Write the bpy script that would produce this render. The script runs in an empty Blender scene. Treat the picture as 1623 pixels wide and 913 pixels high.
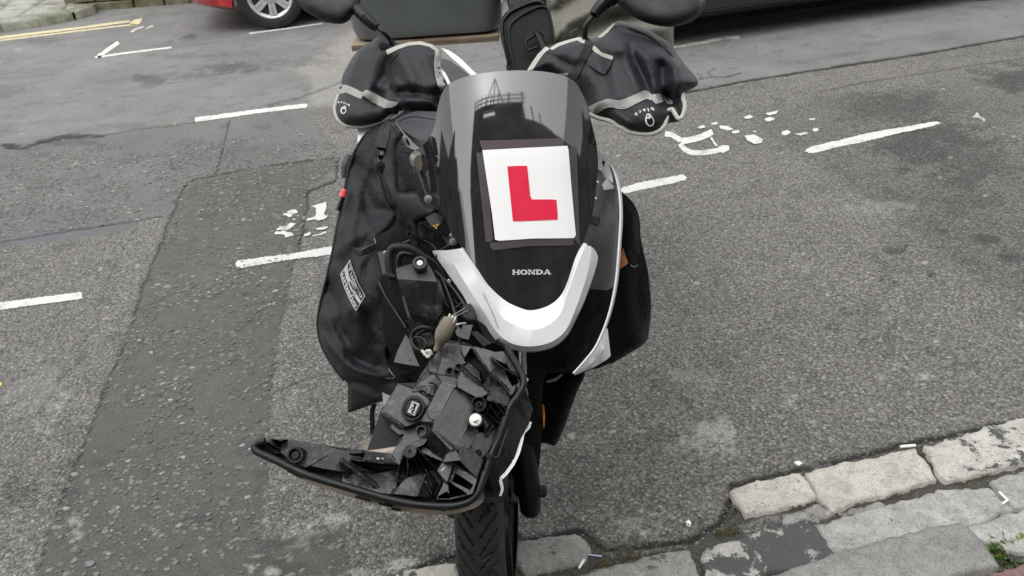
import bpy, bmesh, math, random
import numpy as np
from mathutils import Vector, Matrix
from mathutils.geometry import delaunay_2d_cdt

random.seed(7)
RNG = np.random.default_rng(7)
R = math.radians
sc = bpy.context.scene
col = sc.collection

# ------------------------------------------------------------------ camera
FOC = 1200.0                      # focal length in photo pixels (1623 wide)
CH, PITCH, ROLL = 1.55, R(32.0), R(4.0)
_F = np.array([0, math.cos(PITCH), -math.sin(PITCH)])
_R0 = np.array([1.0, 0, 0]); _D0 = np.array([0, -math.sin(PITCH), -math.cos(PITCH)])
_R = math.cos(ROLL) * _R0 + math.sin(ROLL) * _D0
_D = -math.sin(ROLL) * _R0 + math.cos(ROLL) * _D0
EYE = np.array([0, 0, CH])
cam_d = bpy.data.cameras.new('camera'); cam = bpy.data.objects.new('camera', cam_d); col.objects.link(cam)
cam_d.sensor_width = 36; cam_d.lens = 36 * FOC / 1623
cam_d.clip_start = 0.05; cam_d.clip_end = 500
cam_d.dof.use_dof = True; cam_d.dof.focus_distance = 1.5; cam_d.dof.aperture_fstop = 20.0
M = Matrix(((_R[0], -_D[0], -_F[0], 0), (_R[1], -_D[1], -_F[1], 0), (_R[2], -_D[2], -_F[2], CH), (0, 0, 0, 1)))
cam.matrix_world = M
sc.camera = cam

# ------------------------------------------------------------------ light: an overcast day
SUN_EL, SUN_AZ = R(66), R(208)      # azimuth clockwise from +Y
w = bpy.data.worlds.new('World'); sc.world = w; w.use_nodes = True
nt = w.node_tree; nt.nodes.clear()
sky = nt.nodes.new('ShaderNodeTexSky'); sky.sky_type = 'NISHITA'; sky.sun_disc = False
sky.sun_elevation = SUN_EL; sky.sun_rotation = SUN_AZ; sky.dust_density = 1.5; sky.air_density = 1.0
hs = nt.nodes.new('ShaderNodeHueSaturation'); hs.inputs['Saturation'].default_value = 0.06
bg = nt.nodes.new('ShaderNodeBackground'); bg.inputs['Strength'].default_value = 0.15
wo = nt.nodes.new('ShaderNodeOutputWorld')
nt.links.new(sky.outputs[0], hs.inputs['Color']); nt.links.new(hs.outputs[0], bg.inputs['Color']); nt.links.new(bg.outputs[0], wo.inputs['Surface'])
sl = bpy.data.lights.new('sun', 'SUN'); sl.energy = 1.5; sl.angle = R(100); sl.color = (1, 0.985, 0.96)
so = bpy.data.objects.new('sun', sl); col.objects.link(so)
sd = Vector((math.sin(SUN_AZ) * math.cos(SUN_EL), math.cos(SUN_AZ) * math.cos(SUN_EL), math.sin(SUN_EL)))
so.rotation_euler = sd.to_track_quat('Z', 'Y').to_euler(); so.location = sd * 30
sc.view_settings.view_transform = 'Standard'; sc.view_settings.look = 'None'
sc.view_settings.exposure = 1.13; sc.view_settings.gamma = 1.0

# ------------------------------------------------------------------ measuring: photo sight lines -> places
def P(px, py, Z):                     # the point Z metres along the optical axis on the sight line of a photo pixel
    return Vector(EYE + Z * (_F + (px - 811.5) / FOC * _R + (py - 456.5) / FOC * _D))
def ray(px, py): return _F + (px - 811.5) / FOC * _R + (py - 456.5) / FOC * _D
def G(px, py, z=0.0):                 # where the sight line meets a level z
    d = ray(px, py); return Vector(EYE + d * ((z - CH) / d[2]))
def PY(px, py, Y):                    # where it meets the upright plane at distance Y
    d = ray(px, py); return Vector(EYE + d * (Y / d[1]))
def ZY(px, py, Y): d = ray(px, py); return Y / d[1]
def ZG(px, py, z): d = ray(px, py); return (z - CH) / d[2]
def proj(pts):
    q = np.asarray(pts) - EYE; zz = q @ _F
    return np.stack([811.5 + FOC * (q @ _R) / zz, 456.5 + FOC * (q @ _D) / zz, zz], 1)
def conv(ox, oy, s): return lambda L: [(ox + x / s, oy + y / s) for x, y in L]
qA = conv(460, 0, 4.3486); qB = conv(780, 0, 4.1514); qC = conv(620, 90, 3.6524); qD = conv(660, 330, 3.1475)
qE = conv(490, 180, 3.2593); qG = conv(490, 380, 3.26); qH = conv(390, 540, 3.1479); qI = conv(680, 560, 2.5857)
qJ = conv(560, 190, 6.0889); qK = conv(890, 220, 4.5647); qM = conv(640, 480, 5.0727); qN = conv(1140, 640, 3.3437)
qO = conv(800, 640, 3.3455); qQ = conv(0, 0, 2.9509); qS = conv(0, 300, 2.9509); qT = conv(1000, 0, 2.6051)
qV = conv(780, 0, 7.0227); qW = conv(560, 600, 4.15); qX = conv(690, 560, 5.706); qY = conv(0, 0, 4.918)
qU = conv(420, 300, 6.5214); qL = conv(520, 390, 7.6083); qR = conv(680, 0, 6.5214); qP = conv(1010, 150, 13.04); qZ = conv(520, 130, 11.41)

# ------------------------------------------------------------------ objects
OFF = {}
def tag(o, label=None, cat=None, group=None, kind=None):
    for k, v in (('label', label), ('category', cat), ('group', group), ('kind', kind)):
        if v: o[k] = v
    return o
def empty(name, loc, label, cat, group=None):
    o = bpy.data.objects.new(name, None); col.objects.link(o); o.location = loc; o.empty_display_size = .1
    OFF[o.name] = Vector(loc); return tag(o, label, cat, group)
def link(name, verts, faces, mat, parent=None, smooth=False, org=None, sharp=None, solid=0, bevel=0, bseg=2, recalc=True, subsurf=0):
    me = bpy.data.meshes.new(name)
    if parent: off = OFF[parent.name]
    elif org is not None: off = Vector(org)
    else:
        a = np.array([tuple(v) for v in verts]); off = Vector(((a[:, 0].min() + a[:, 0].max()) / 2, (a[:, 1].min() + a[:, 1].max()) / 2, a[:, 2].min()))
    me.from_pydata([tuple(Vector(v) - off) for v in verts], [], faces)
    if recalc:
        bm = bmesh.new(); bm.from_mesh(me); bmesh.ops.recalc_face_normals(bm, faces=bm.faces); bm.to_mesh(me); bm.free()
    if smooth:
        me.polygons.foreach_set('use_smooth', [True] * len(me.polygons))
        if sharp: me.set_sharp_from_angle(angle=R(sharp))
    if isinstance(mat, (list, tuple)):
        for m in mat: me.materials.append(m)
    else: me.materials.append(mat)
    me.update()
    o = bpy.data.objects.new(name, me); col.objects.link(o)
    if parent: o.parent = parent; OFF[o.name] = off
    else: o.location = off; OFF[o.name] = off
    if solid:
        m = o.modifiers.new('thickness', 'SOLIDIFY'); m.thickness = abs(solid); m.offset = -1 if solid > 0 else 1
        if smooth:
            m = o.modifiers.new('split', 'EDGE_SPLIT'); m.split_angle = R(50); m.use_edge_sharp = True
    if bevel:
        m = o.modifiers.new('bevel', 'BEVEL'); m.width = bevel; m.segments = bseg; m.limit_method = 'ANGLE'; m.angle_limit = R(30); m.harden_normals = False
    if subsurf:
        m = o.modifiers.new('subsurf', 'SUBSURF'); m.levels = subsurf; m.render_levels = subsurf
    return o

# ------------------------------------------------------------------ small maths
def arr(L): return np.array(L, float)
def resample(L, step=None, n=None, closed=False):
    a = arr(L)
    if closed: a = np.vstack([a, a[:1]])
    d = np.r_[0, np.cumsum(np.linalg.norm(np.diff(a[:, :2], axis=0), axis=1))]
    if n is None: n = max(3, int(round(d[-1] / step)) + (0 if closed else 1))
    t = np.linspace(0, d[-1], n + 1)[:-1] if closed else np.linspace(0, d[-1], n)
    return np.stack([np.interp(t, d, a[:, k]) for k in range(a.shape[1])], 1)
def spline(L, closed=False, k=6):     # Catmull-Rom through the points
    a = arr(L); n = len(a); out = []
    for i in range(n if closed else n - 1):
        if closed: p = [a[(i + j) % n] for j in (-1, 0, 1, 2)]
        else: p = [a[max(i - 1, 0)], a[i], a[i + 1], a[min(i + 2, n - 1)]]
        for s in range(k):
            t = s / k
            out.append(.5 * (2 * p[1] + (p[2] - p[0]) * t + (2 * p[0] - 5 * p[1] + 4 * p[2] - p[3]) * t * t + (3 * p[1] - p[0] - 3 * p[2] + p[3]) * t ** 3))
    if not closed: out.append(a[-1])
    return np.array(out)
def inside(poly, x, y):
    p = arr(poly)[:, :2]; x = np.asarray(x, float); y = np.asarray(y, float); r = np.zeros(x.shape, bool)
    j = len(p) - 1
    for i in range(len(p)):
        xi, yi = p[i]; xj, yj = p[j]
        c = ((yi > y) != (yj > y)) & (x < (xj - xi) * (y - yi) / ((yj - yi) if abs(yj - yi) > 1e-9 else 1e-9) + xi)
        r ^= c; j = i
    return r
def dist_line(L, x, y, closed=False):
    p = arr(L)[:, :2]; x = np.asarray(x, float); y = np.asarray(y, float); best = np.full(x.shape, 1e9)
    for i in range(len(p) if closed else len(p) - 1):
        a = p[i]; b = p[(i + 1) % len(p)]; ab = b - a; L2 = max(ab @ ab, 1e-9)
        t = np.clip(((x - a[0]) * ab[0] + (y - a[1]) * ab[1]) / L2, 0, 1)
        best = np.minimum(best, np.hypot(x - a[0] - t * ab[0], y - a[1] - t * ab[1]))
    return best
def tps(ctrl):                        # smooth depth through (x, y, Z) points
    c = arr(ctrl); n = len(c); sx = 300.0
    X = c[:, :2] / sx
    def U(r): return np.where(r > 1e-9, r * r * np.log(np.maximum(r, 1e-9)), 0)
    K = U(np.linalg.norm(X[:, None] - X[None], axis=2)) + np.eye(n) * 1e-4
    Pm = np.c_[np.ones(n), X]; A = np.block([[K, Pm], [Pm.T, np.zeros((3, 3))]])
    s = np.linalg.lstsq(A, np.r_[c[:, 2], 0, 0, 0], rcond=None)[0]
    def f(x, y):
        x = np.asarray(x, float); y = np.asarray(y, float)
        q = np.stack([x.ravel(), y.ravel()], 1) / sx
        r = U(np.linalg.norm(q[:, None] - X[None], axis=2)) @ s[:n] + s[n] + q @ s[n + 1:]
        return r.reshape(x.shape)
    return f
_perm = np.random.default_rng(3).random((64, 64))
def vnoise(x, y):
    x = np.asarray(x, float); y = np.asarray(y, float)
    xi = np.floor(x).astype(int); yi = np.floor(y).astype(int); fx = x - xi; fy = y - yi
    fx = fx * fx * (3 - 2 * fx); fy = fy * fy * (3 - 2 * fy)
    g = lambda a, b: _perm[a % 64, b % 64]
    return (g(xi, yi) * (1 - fx) + g(xi + 1, yi) * fx) * (1 - fy) + (g(xi, yi + 1) * (1 - fx) + g(xi + 1, yi + 1) * fx) * fy
def fbm(x, y, o=4):
    s = 0; a = .5
    for k in range(o): s = s + a * vnoise(x * 2 ** k + 17.3 * k, y * 2 ** k + 9.1 * k); a *= .5
    return s / (1 - .5 ** o)
def sstep(a, b, x): t = np.clip((x - a) / (b - a), 0, 1); return t * t * (3 - 2 * t)
def ridges(L):                        # folds: (points, height m, width px)
    def f(x, y):
        s = 0
        for pts, h, wd in L:
            p = arr(pts); d = dist_line(p, x, y)
            s = s + h * np.exp(-(d / wd) ** 2)
        return s
    return f

def cdt(outline, step, extra=(), jit=.25):
    b = arr(outline)[:, :2]; n = len(b)
    x0, y0 = b.min(0); x1, y1 = b.max(0)
    gx, gy = np.meshgrid(np.arange(x0, x1 + step, step), np.arange(y0, y1 + step, step * .87))
    gx = gx + (np.arange(gx.shape[0]) % 2)[:, None] * step / 2
    gx = (gx + RNG.uniform(-jit, jit, gx.shape) * step).ravel(); gy = (gy + RNG.uniform(-jit, jit, gy.shape) * step).ravel()
    k = inside(b, gx, gy); gx = gx[k]; gy = gy[k]
    k = dist_line(b, gx, gy, True) > step * .55; gx = gx[k]; gy = gy[k]
    pts = np.vstack([b, np.c_[gx, gy]])
    ed = [(i, (i + 1) % n) for i in range(n)]
    for e in extra:
        e = arr(e)[:, :2]; m = len(pts); pts = np.vstack([pts, e]); ed += [(m + i, m + i + 1) for i in range(len(e) - 1)]
    v, e, f, *_ = delaunay_2d_cdt([Vector(p) for p in pts], ed, [], 1, 1e-5)
    return np.array([tuple(q) for q in v]), [tuple(t) for t in f], b

def inflate(name, outline, Zf, thick, rim, back, mat, parent=None, folds=None, step=7, curve=True, org=None, label=None):
    """a stuffed or sewn body: closed skin, swelling `thick` towards the front and `back` behind"""
    b = spline(outline, True) if curve else arr(outline)
    b = resample(b, step * .8, closed=True)
    v, f, b = cdt(b, step)
    def prof(x, y):
        d = np.clip(dist_line(b, x, y, True) / rim, 0, 1); return np.sqrt(np.maximum(0, 1 - (1 - d) ** 2))
    def zfront(x, y):
        x = np.asarray(x, float); y = np.asarray(y, float)
        p = prof(x, y); z = Zf(x, y) - thick * p
        if folds is not None: z = z - folds(x, y) * np.clip(p * 1.4, .15, 1)
        return z
    x, y = v[:, 0], v[:, 1]; zf = zfront(x, y); zb = Zf(x, y) + back * prof(x, y) + 1e-4
    n = len(v); V = [P(*a) for a in zip(x, y, zf)] + [P(*a) for a in zip(x, y, zb)]
    on = dist_line(b, x, y, True) < 1e-3
    mp = [i if on[i] else i + n for i in range(n)]
    F = list(f) + [tuple(mp[i] for i in reversed(t)) for t in f]
    used = sorted(set(i for t in F for i in t)); re = {a: i for i, a in enumerate(used)}
    o = link(name, [V[i] for i in used], [tuple(re[i] for i in t) for t in F], mat, parent, smooth=True, org=org)
    if label: o['label'] = label
    return o, zfront

def decal(name, polys, zf, off, mat, parent=None, step=6, solid=.0006, org=None, smooth=True):
    """thin flat pieces lying on a surface whose depth is zf(x, y)"""
    V = []; F = []
    for p in polys:
        v, f, b = cdt(resample(p, step, closed=True) if step < 900 else arr(p), step)
        z = zf(v[:, 0], v[:, 1]) - off; m = len(V)
        V += [P(*a) for a in zip(v[:, 0], v[:, 1], z)]
        for t in f:
            a, bb, c = (V[m + i] for i in t)
            nn = (bb - a).cross(c - a)
            t = t if nn.dot(Vector(EYE) - a) > 0 else tuple(reversed(t))
            F.append(tuple(m + i for i in t))
    return link(name, V, F, mat, parent, smooth=smooth, recalc=False, solid=solid, org=org)
def ribbon(L, wd):                    # a stripe of width wd px along a line (wd may be a list)
    a = arr(L)[:, :2]; t = np.gradient(a, axis=0); t /= np.maximum(np.linalg.norm(t, axis=1), 1e-9)[:, None]
    nrm = np.c_[-t[:, 1], t[:, 0]]; wd = np.asarray(wd, float).reshape(-1, 1) / 2
    return np.vstack([a + nrm * wd, (a - nrm * wd)[::-1]])
def loft(name, rows, mat, parent=None, n=24, solid=.003, smooth=True, sharp=40, curve=True, bevel=0, label=None, sub=0):
    """a skin through lines of (px, py, Z)"""
    Rr = []
    for r in rows:
        a = spline(r, k=8) if curve and len(r) > 2 else arr(r)
        Rr.append(resample(a, n=n))
    V = []; F = []
    for r in Rr: V += [P(*q) for q in r]
    for i in range(len(Rr) - 1):
        for j in range(n - 1):
            q = (i * n + j, i * n + j + 1, (i + 1) * n + j + 1, (i + 1) * n + j)
            a, b, c = V[q[0]], V[q[1]], V[q[2]]
            F.append(q)
    # face the viewer side outwards
    s = 0
    for q in F:
        a, b, c, d = (V[k] for k in q); s += (c - a).cross(d - b).dot(Vector(EYE) - a)
    if s < 0: F = [tuple(reversed(q)) for q in F]
    o = link(name, V, F, mat, parent, smooth=smooth, sharp=sharp, recalc=False, solid=solid, bevel=bevel)
    if label: o['label'] = label
    return o
def solid(name, pts, depth, mat, parent=None, flare=0.0, bevel=.0015, ext=None, org=None, shift=(0, 0)):
    """a block: front outline of (px, py, Z), running back `depth` metres (flare widens the back, ext = a world direction instead)"""
    a = arr(pts); c = a[:, :2].mean(0); fr = [P(*q) for q in a]
    if ext is not None: bk = [p + Vector(ext) for p in fr]
    else: bk = [P(c[0] + (q[0] - c[0]) * (1 + flare) + shift[0], c[1] + (q[1] - c[1]) * (1 + flare) + shift[1], q[2] + depth) for q in a]
    n = len(a)
    bm = bmesh.new(); vs = [bm.verts.new(p) for p in fr + bk]
    f1 = bm.faces.new(vs[:n]); f2 = bm.faces.new(vs[n:][::-1])
    for i in range(n): bm.faces.new((vs[i], vs[n + i], vs[n + (i + 1) % n], vs[(i + 1) % n]))
    bmesh.ops.triangulate(bm, faces=[f for f in bm.faces if len(f.verts) > 4])
    bm.normal_update()
    V = [v.co.copy() for v in bm.verts]; bm.verts.index_update(); F = [tuple(v.index for v in f.verts) for f in bm.faces]; bm.free()
    return link(name, V, F, mat, parent, bevel=bevel, org=org)
def wall(name, L, ztop, zbot, th, mat, parent=None, bevel=.0006):
    """an upright rib of plastic: line in the photo, from depth ztop (near) to zbot; both may be lists"""
    a = arr(L)[:, :2]; n = len(a); zt = np.broadcast_to(np.asarray(ztop, float), n); zb = np.broadcast_to(np.asarray(zbot, float), n)
    if parent is not None and parent.name == 'headlight_unit': zt = zt - .014
    t = np.gradient(a, axis=0); t /= np.maximum(np.linalg.norm(t, axis=1), 1e-9)[:, None]; nr = np.c_[-t[:, 1], t[:, 0]] * th / 2
    V = []; F = []
    for i in range(n):
        for s in (1, -1):
            for z in (zt[i], zb[i]): V.append(P(a[i, 0] + s * nr[i, 0], a[i, 1] + s * nr[i, 1], z))
    for i in range(n - 1):
        p = 4 * i; q = p + 4
        F += [(p, q, q + 2, p + 2), (p + 1, p + 3, q + 3, q + 1), (p, p + 1, q + 1, q), (p + 2, q + 2, q + 3, p + 3)]
    F += [(0, 2, 3, 1), (4 * n - 4, 4 * n - 3, 4 * n - 1, 4 * n - 2)]
    return link(name, V, F, mat, parent, bevel=bevel)
def sweep(pts, r, n=10, closed=False, flat=1.0):
    p = [Vector(q) for q in pts]; m = len(p); rr = [r] * m if np.isscalar(r) else list(r)
    V = []; F = []; up = None
    for i in range(m):
        t = (p[(i + 1) % m] - p[i - 1]) if closed else (p[min(i + 1, m - 1)] - p[max(i - 1, 0)])
        t.normalize()
        if up is None: up = t.orthogonal().normalized()
        up = (up - t * up.dot(t)).normalized(); sd_ = t.cross(up)
        for k in range(n):
            a = 2 * math.pi * k / n; V.append(p[i] + up * math.cos(a) * rr[i] + sd_ * math.sin(a) * rr[i] * flat)
    for i in range(m if closed else m - 1):
        for k in range(n):
            F.append((i * n + k, i * n + (k + 1) % n, ((i + 1) % m) * n + (k + 1) % n, ((i + 1) % m) * n + k))
    if not closed: F += [tuple(range(n))[::-1], tuple(range((m - 1) * n, m * n))]
    return V, F
def tube(name, L, r, mat, parent=None, n=10, closed=False, curve=True, k=5, world=False, org=None, flat=1.0):
    a = spline(L, closed, k) if curve and len(L) > 2 else arr(L)
    rr = r
    if not np.isscalar(r): rr = np.interp(np.linspace(0, 1, len(a)), np.linspace(0, 1, len(r)), r)
    V, F = sweep([Vector(q) if world else P(*q) for q in a], rr, n, closed, flat)
    return link(name, V, F, mat, parent, smooth=True, sharp=50, org=org)
def lathe_geo(c, ax, prof, n=24):
    ax = Vector(ax).normalized(); u = ax.orthogonal().normalized(); v = ax.cross(u); V = []; F = []; c = Vector(c)
    for r, h in prof:
        for k in range(n):
            a = 2 * math.pi * k / n; V.append(c + ax * h + (u * math.cos(a) + v * math.sin(a)) * r)
    for i in range(len(prof) - 1):
        for k in range(n): F.append((i * n + k, i * n + (k + 1) % n, (i + 1) * n + (k + 1) % n, (i + 1) * n + k))
    F += [tuple(range(n))[::-1], tuple(range((len(prof) - 1) * n, len(prof) * n))]
    return V, F
def lathe(name, c, ax, prof, mat, parent=None, n=24, smooth=True):
    V, F = lathe_geo(c, ax, prof, n)
    return link(name, V, F, mat, parent, smooth=smooth, sharp=35, recalc=True)
def toward(p): return (Vector(EYE) - Vector(p)).normalized()

# ------------------------------------------------------------------ materials
def newmat(name):
    m = bpy.data.materials.new(name); m.use_nodes = True; t = m.node_tree; t.nodes.clear()
    o = t.nodes.new('ShaderNodeOutputMaterial'); b = t.nodes.new('ShaderNodeBsdfPrincipled'); t.links.new(b.outputs[0], o.inputs[0])
    return m, t, b
class NB:
    def __init__(s, t): s.t = t
    def n(s, ty, **k):
        x = s.t.nodes.new(ty)
        for a, v in k.items(): setattr(x, a, v)
        return x
    def l(s, a, b): s.t.links.new(a, b)
    def coord(s):
        c = s.n('ShaderNodeTexCoord'); return c.outputs['Object']
    def noise(s, sc_, det=4, rough=.55, co=None, dist=0):
        x = s.n('ShaderNodeTexNoise'); x.inputs['Scale'].default_value = sc_; x.inputs['Detail'].default_value = det
        x.inputs['Roughness'].default_value = rough; x.inputs['Distortion'].default_value = dist
        s.l(co if co is not None else s.coord(), x.inputs['Vector']); return x.outputs['Fac']
    def ramp(s, fac, stops):
        x = s.n('ShaderNodeValToRGB'); e = x.color_ramp.elements
        while len(e) < len(stops): e.new(.5)
        for q, (p, c) in zip(e, stops):
            q.position = p; q.color = (c, c, c, 1) if np.isscalar(c) else (*c, 1)
        s.l(fac, x.inputs['Fac']); return x.outputs['Color']
    def mix(s, f, a, b, mode='MIX'):
        x = s.n('ShaderNodeMix', data_type='RGBA', blend_type=mode)
        for v, i in ((f, 0), (a, 6), (b, 7)):
            if isinstance(v, (int, float)) and i == 0: x.inputs[0].default_value = v
            elif isinstance(v, (tuple, list)): x.inputs[i].default_value = (*v, 1)
            elif isinstance(v, (int, float)): x.inputs[i].default_value = (v, v, v, 1)
            else: s.l(v, x.inputs[i])
        return x.outputs[2]
    def math(s, op, a, b=0.0, clamp=False):
        x = s.n('ShaderNodeMath', operation=op, use_clamp=clamp)
        for v, i in ((a, 0), (b, 1)):
            if isinstance(v, (int, float)): x.inputs[i].default_value = v
            else: s.l(v, x.inputs[i])
        return x.outputs[0]
    def attr(s, nm): x = s.n('ShaderNodeAttribute', attribute_name=nm); return x.outputs['Fac']
    def bump(s, h, st, dist, bsdf, nrm=None):
        x = s.n('ShaderNodeBump'); x.inputs['Strength'].default_value = st; x.inputs['Distance'].default_value = dist; s.l(h, x.inputs['Height'])
        if nrm is not None: s.l(nrm, x.inputs['Normal'])
        s.l(x.outputs[0], bsdf.inputs['Normal']); return x.outputs[0]
def plastic(name, c, rough=.5, dust=0.0, dustc=(.105, .10, .09), var=.25, bump=.15, bscale=350, spec=.5, dscale=28, metal=0, coat=0, dthr=.52):
    m, t, b = newmat(name); k = NB(t); co = k.coord()
    c = (c, c, c) if np.isscalar(c) else c
    big = k.ramp(k.noise(9, 5, .6, co), [(.3, 1 - var), (.7, 1 + var)])
    colr = k.mix(1.0, c, big, 'MULTIPLY')
    rg = k.ramp(k.noise(35, 4, .6, co), [(.3, max(.02, rough - .1)), (.7, min(1, rough + .12))])
    if dust:
        d = k.math('MULTIPLY', k.ramp(k.noise(dscale, 8, .68, co, .4), [(dthr, 0), (dthr + .2, 1)]), k.ramp(k.noise(6, 3, .5, co), [(.35, .25), (.65, 1)]))
        sp = k.ramp(k.noise(420, 2, .5, co), [(.66, 0), (.72, 1)])
        d = k.math('MAXIMUM', k.math('MULTIPLY', d, dust), k.math('MULTIPLY', sp, dust * .8))
        colr = k.mix(d, colr, dustc); rg = k.mix(d, rg, .95)
    k.l(colr, b.inputs['Base Color']); k.l(rg, b.inputs['Roughness'])
    b.inputs['Specular IOR Level'].default_value = spec; b.inputs['Metallic'].default_value = metal; b.inputs['Coat Weight'].default_value = coat; b.inputs['Coat Roughness'].default_value = .08
    if bump: k.bump(k.noise(bscale, 3, .6, co), bump, .0008, b)
    return m
def cloth(name, c, rough=.62, weave=1500, wr=.35, spec=.35, sheen=.08, wrinkle=38, wd=.004, scuff=.0):
    m, t, b = newmat(name); k = NB(t); co = k.coord()
    big = k.ramp(k.noise(7, 5, .6, co), [(.3, .9), (.7, 1.1)]); cc = k.mix(1.0, c, big, 'MULTIPLY')
    if scuff:
        s = k.math('MULTIPLY', k.ramp(k.noise(22, 9, .75, co, 1.5), [(.60, 0), (.72, 1)]), scuff); cc = k.mix(s, cc, (.22, .22, .23))
    k.l(cc, b.inputs['Base Color']); b.inputs['Roughness'].default_value = rough; b.inputs['Specular IOR Level'].default_value = spec
    b.inputs['Sheen Weight'].default_value = sheen; b.inputs['Sheen Roughness'].default_value = .5
    x = k.n('ShaderNodeBump'); x.inputs['Strength'].default_value = .9; x.inputs['Distance'].default_value = wd
    cr = k.ramp(k.noise(wrinkle * .55, 3, .55, co, 1.2), [(.44, 0), (.495, 1), (.505, 1), (.56, 0)]); cr2 = k.ramp(k.noise(wrinkle * 1.3, 3, .55, co, .6), [(.46, 0), (.5, 1), (.53, 0)])
    k.l(k.math('ADD', k.math('ADD', k.noise(wrinkle, 4, .5, co, .8), k.math('MULTIPLY', cr, .16)), k.math('MULTIPLY', cr2, .07)), x.inputs['Height'])
    k.bump(k.noise(weave, 1, .5, co), wr, .0006, b, x.outputs[0])
    return m
BLACK = plastic('black_plastic', .008, .42, .5, spec=.3)
BLACKD = plastic('dusty_black_plastic', (.009, .0095, .0105), .5, .8, bump=.35, dthr=.52, spec=.3)
BLACKC = plastic('clean_black_plastic', .0055, .36, .15, bump=.1, spec=.32)
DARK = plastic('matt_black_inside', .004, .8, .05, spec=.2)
GREYP = plastic('grey_dash_plastic', (.034, .036, .040), .45, .2, spec=.4)
WHITE = plastic('white_paint', (.66, .67, .68), .22, .22, (.34, .33, .31), var=.03, bump=0, spec=.5, coat=.5, dthr=.60)
INNERW = plastic('white_panel_inside', (.125, .135, .142), .5, .85, (.018, .018, .018), var=.15, dscale=11, dthr=.42)
RUBBER = plastic('tyre_rubber', .016, .72, .3, (.09, .085, .08), bump=.5, bscale=600, dthr=.5)
STEEL = plastic('steel', (.62, .61, .58), .3, .2, (.12, .1, .08), metal=1)
ALU = plastic('alloy_grey', (.33, .33, .34), .4, .3, metal=.7)
CLOTH = cloth('black_apron_cloth', (.0070, .0080, .0110), .58, spec=.3, sheen=.03, scuff=.16, wd=.004, wrinkle=16, weave=1100, wr=.6)
CLOTHM = cloth('black_muff_cloth', (.0078, .0090, .0125), .52, spec=.36, wrinkle=20, wd=.003, sheen=.03, weave=1100, wr=.6)
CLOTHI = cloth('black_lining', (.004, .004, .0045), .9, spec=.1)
WEB = cloth('black_webbing', (.013, .013, .014), .75, weave=700, wr=.8, spec=.2)
REFL = cloth('grey_reflective_tape', (.30, .295, .28), .5, wr=.2, wrinkle=60, wd=.0015, sheen=0)
PIPE = cloth('pale_grey_piping', (.40, .39, .355), .8, weave=500, wr=.9, wrinkle=150, wd=.0015, sheen=0)
PRINTW = plastic('white_print', (.75, .75, .74), .5, .05, var=.02, bump=0)
LABELG = plastic('pale_grey_label', (.40, .41, .41), .6, .15, (.1, .1, .1), var=.05)
KHAKI = cloth('khaki_cover', (.115, .11, .088), .85, wrinkle=14, wd=.01)
# ================================================================== THE GROUND
def geom(a, b, s0, s1):
    out = [a]; 
    while out[-1] < b: out.append(out[-1] + s0 + (s1 - s0) * (out[-1] - a) / (b - a))
    return out
_ys = [-60, -30, -14, -6, -2.5, -.6, .3, .8] + geom(.95, 4.6, .0065, .016) + geom(4.62, 8.6, .018, .05) + [9.2, 10, 11.5, 14, 18, 25, 35, 60]
_xs = [-60, -35, -20, -12, -8, -6, -5.2] + list(np.arange(-4.6, -2.2, .022)) + list(np.arange(-2.2, 2.4, .0095)) + list(np.arange(2.4, 5.0, .022)) + [5.6, 6.5, 8, 12, 20, 35, 60]
XX, YY = np.meshgrid(np.array(_xs), np.array(_ys)); nx, ny = len(_xs), len(_ys)
GX, GY = XX.ravel(), YY.ravel()
ok = GY > .6
pp = np.full((len(GX), 3), -9999.0); pp[ok] = proj(np.c_[GX[ok], GY[ok], np.zeros(ok.sum())])
u, v = pp[:, 0], pp[:, 1]
near = ok & (u > -900) & (u < 2500) & (v > -200) & (v < 1300)
zpp = np.where(ok, np.maximum(pp[:, 2], .5), 5) / FOC            # metres per photo pixel
n1 = fbm(GX * 9, GY * 9) - .5; n2 = fbm(GX * 30 + 50, GY * 30) - .5; n3 = fbm(GX * 90 + 20, GY * 90) - .5
jx = (n1 * 14 + n2 * 6) ; jy = (fbm(GX * 10 + 31, GY * 10) - .5) * 10 + (fbm(GX * 33 + 7, GY * 33) - .5) * 5
uj, vj = u + jx * .6, v + jy * .6
def sdpoly(poly, x, y):
    d = dist_line(poly, x, y, True); return np.where(inside(poly, x, y), d, -d)
def zero(): return np.zeros(len(GX))
# the smooth worn carriageway beyond the long joint
FAR = [(-2500, 520), (0, 234), (55, 226), (163, 215), (237, 200), (312, 195), (400, 180), (490, 168), (560, 160), (800, 165), (1085, 147), (1184, 128), (1269, 115), (1365, 100), (1480, 82), (1623, 57), (3000, -160), (3000, -400), (-2500, -400)]
a_far = zero(); a_far[near] = sstep(-2, 5, sdpoly(FAR, uj[near], vj[near])); a_far[~near & (GY > 4)] = 1
STRIP = [(295, 292), (342, 277), (480, 255), (530, 250), (536, 262), (488, 303), (478, 378), (468, 412), (454, 469), (441, 537), (432, 605), (425, 690), (420, 771), (417, 854), (470, 852), (545, 838), (560, 950), (570, 1200), (-60, 1200), (58, 913), (86, 826), (120, 737), (173, 600), (197, 547), (224, 463), (251, 395), (271, 341)]
STRIP2 = [(-60, 236), (0, 234), (55, 226), (163, 215), (237, 200), (312, 195), (400, 180), (490, 168), (505, 205), (540, 240), (530, 250), (480, 255), (342, 277), (295, 292), (271, 341), (200, 352), (100, 366), (0, 378), (-60, 384)]
a_mid = zero(); a_mid[near] = sstep(-3, 6, sdpoly(STRIP2, uj[near], vj[near]))
a_strip = zero(); a_strip[near] = sstep(-2, 3, sdpoly(STRIP, u[near] + jx[near] * .25, v[near] + jy[near] * .25))
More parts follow.
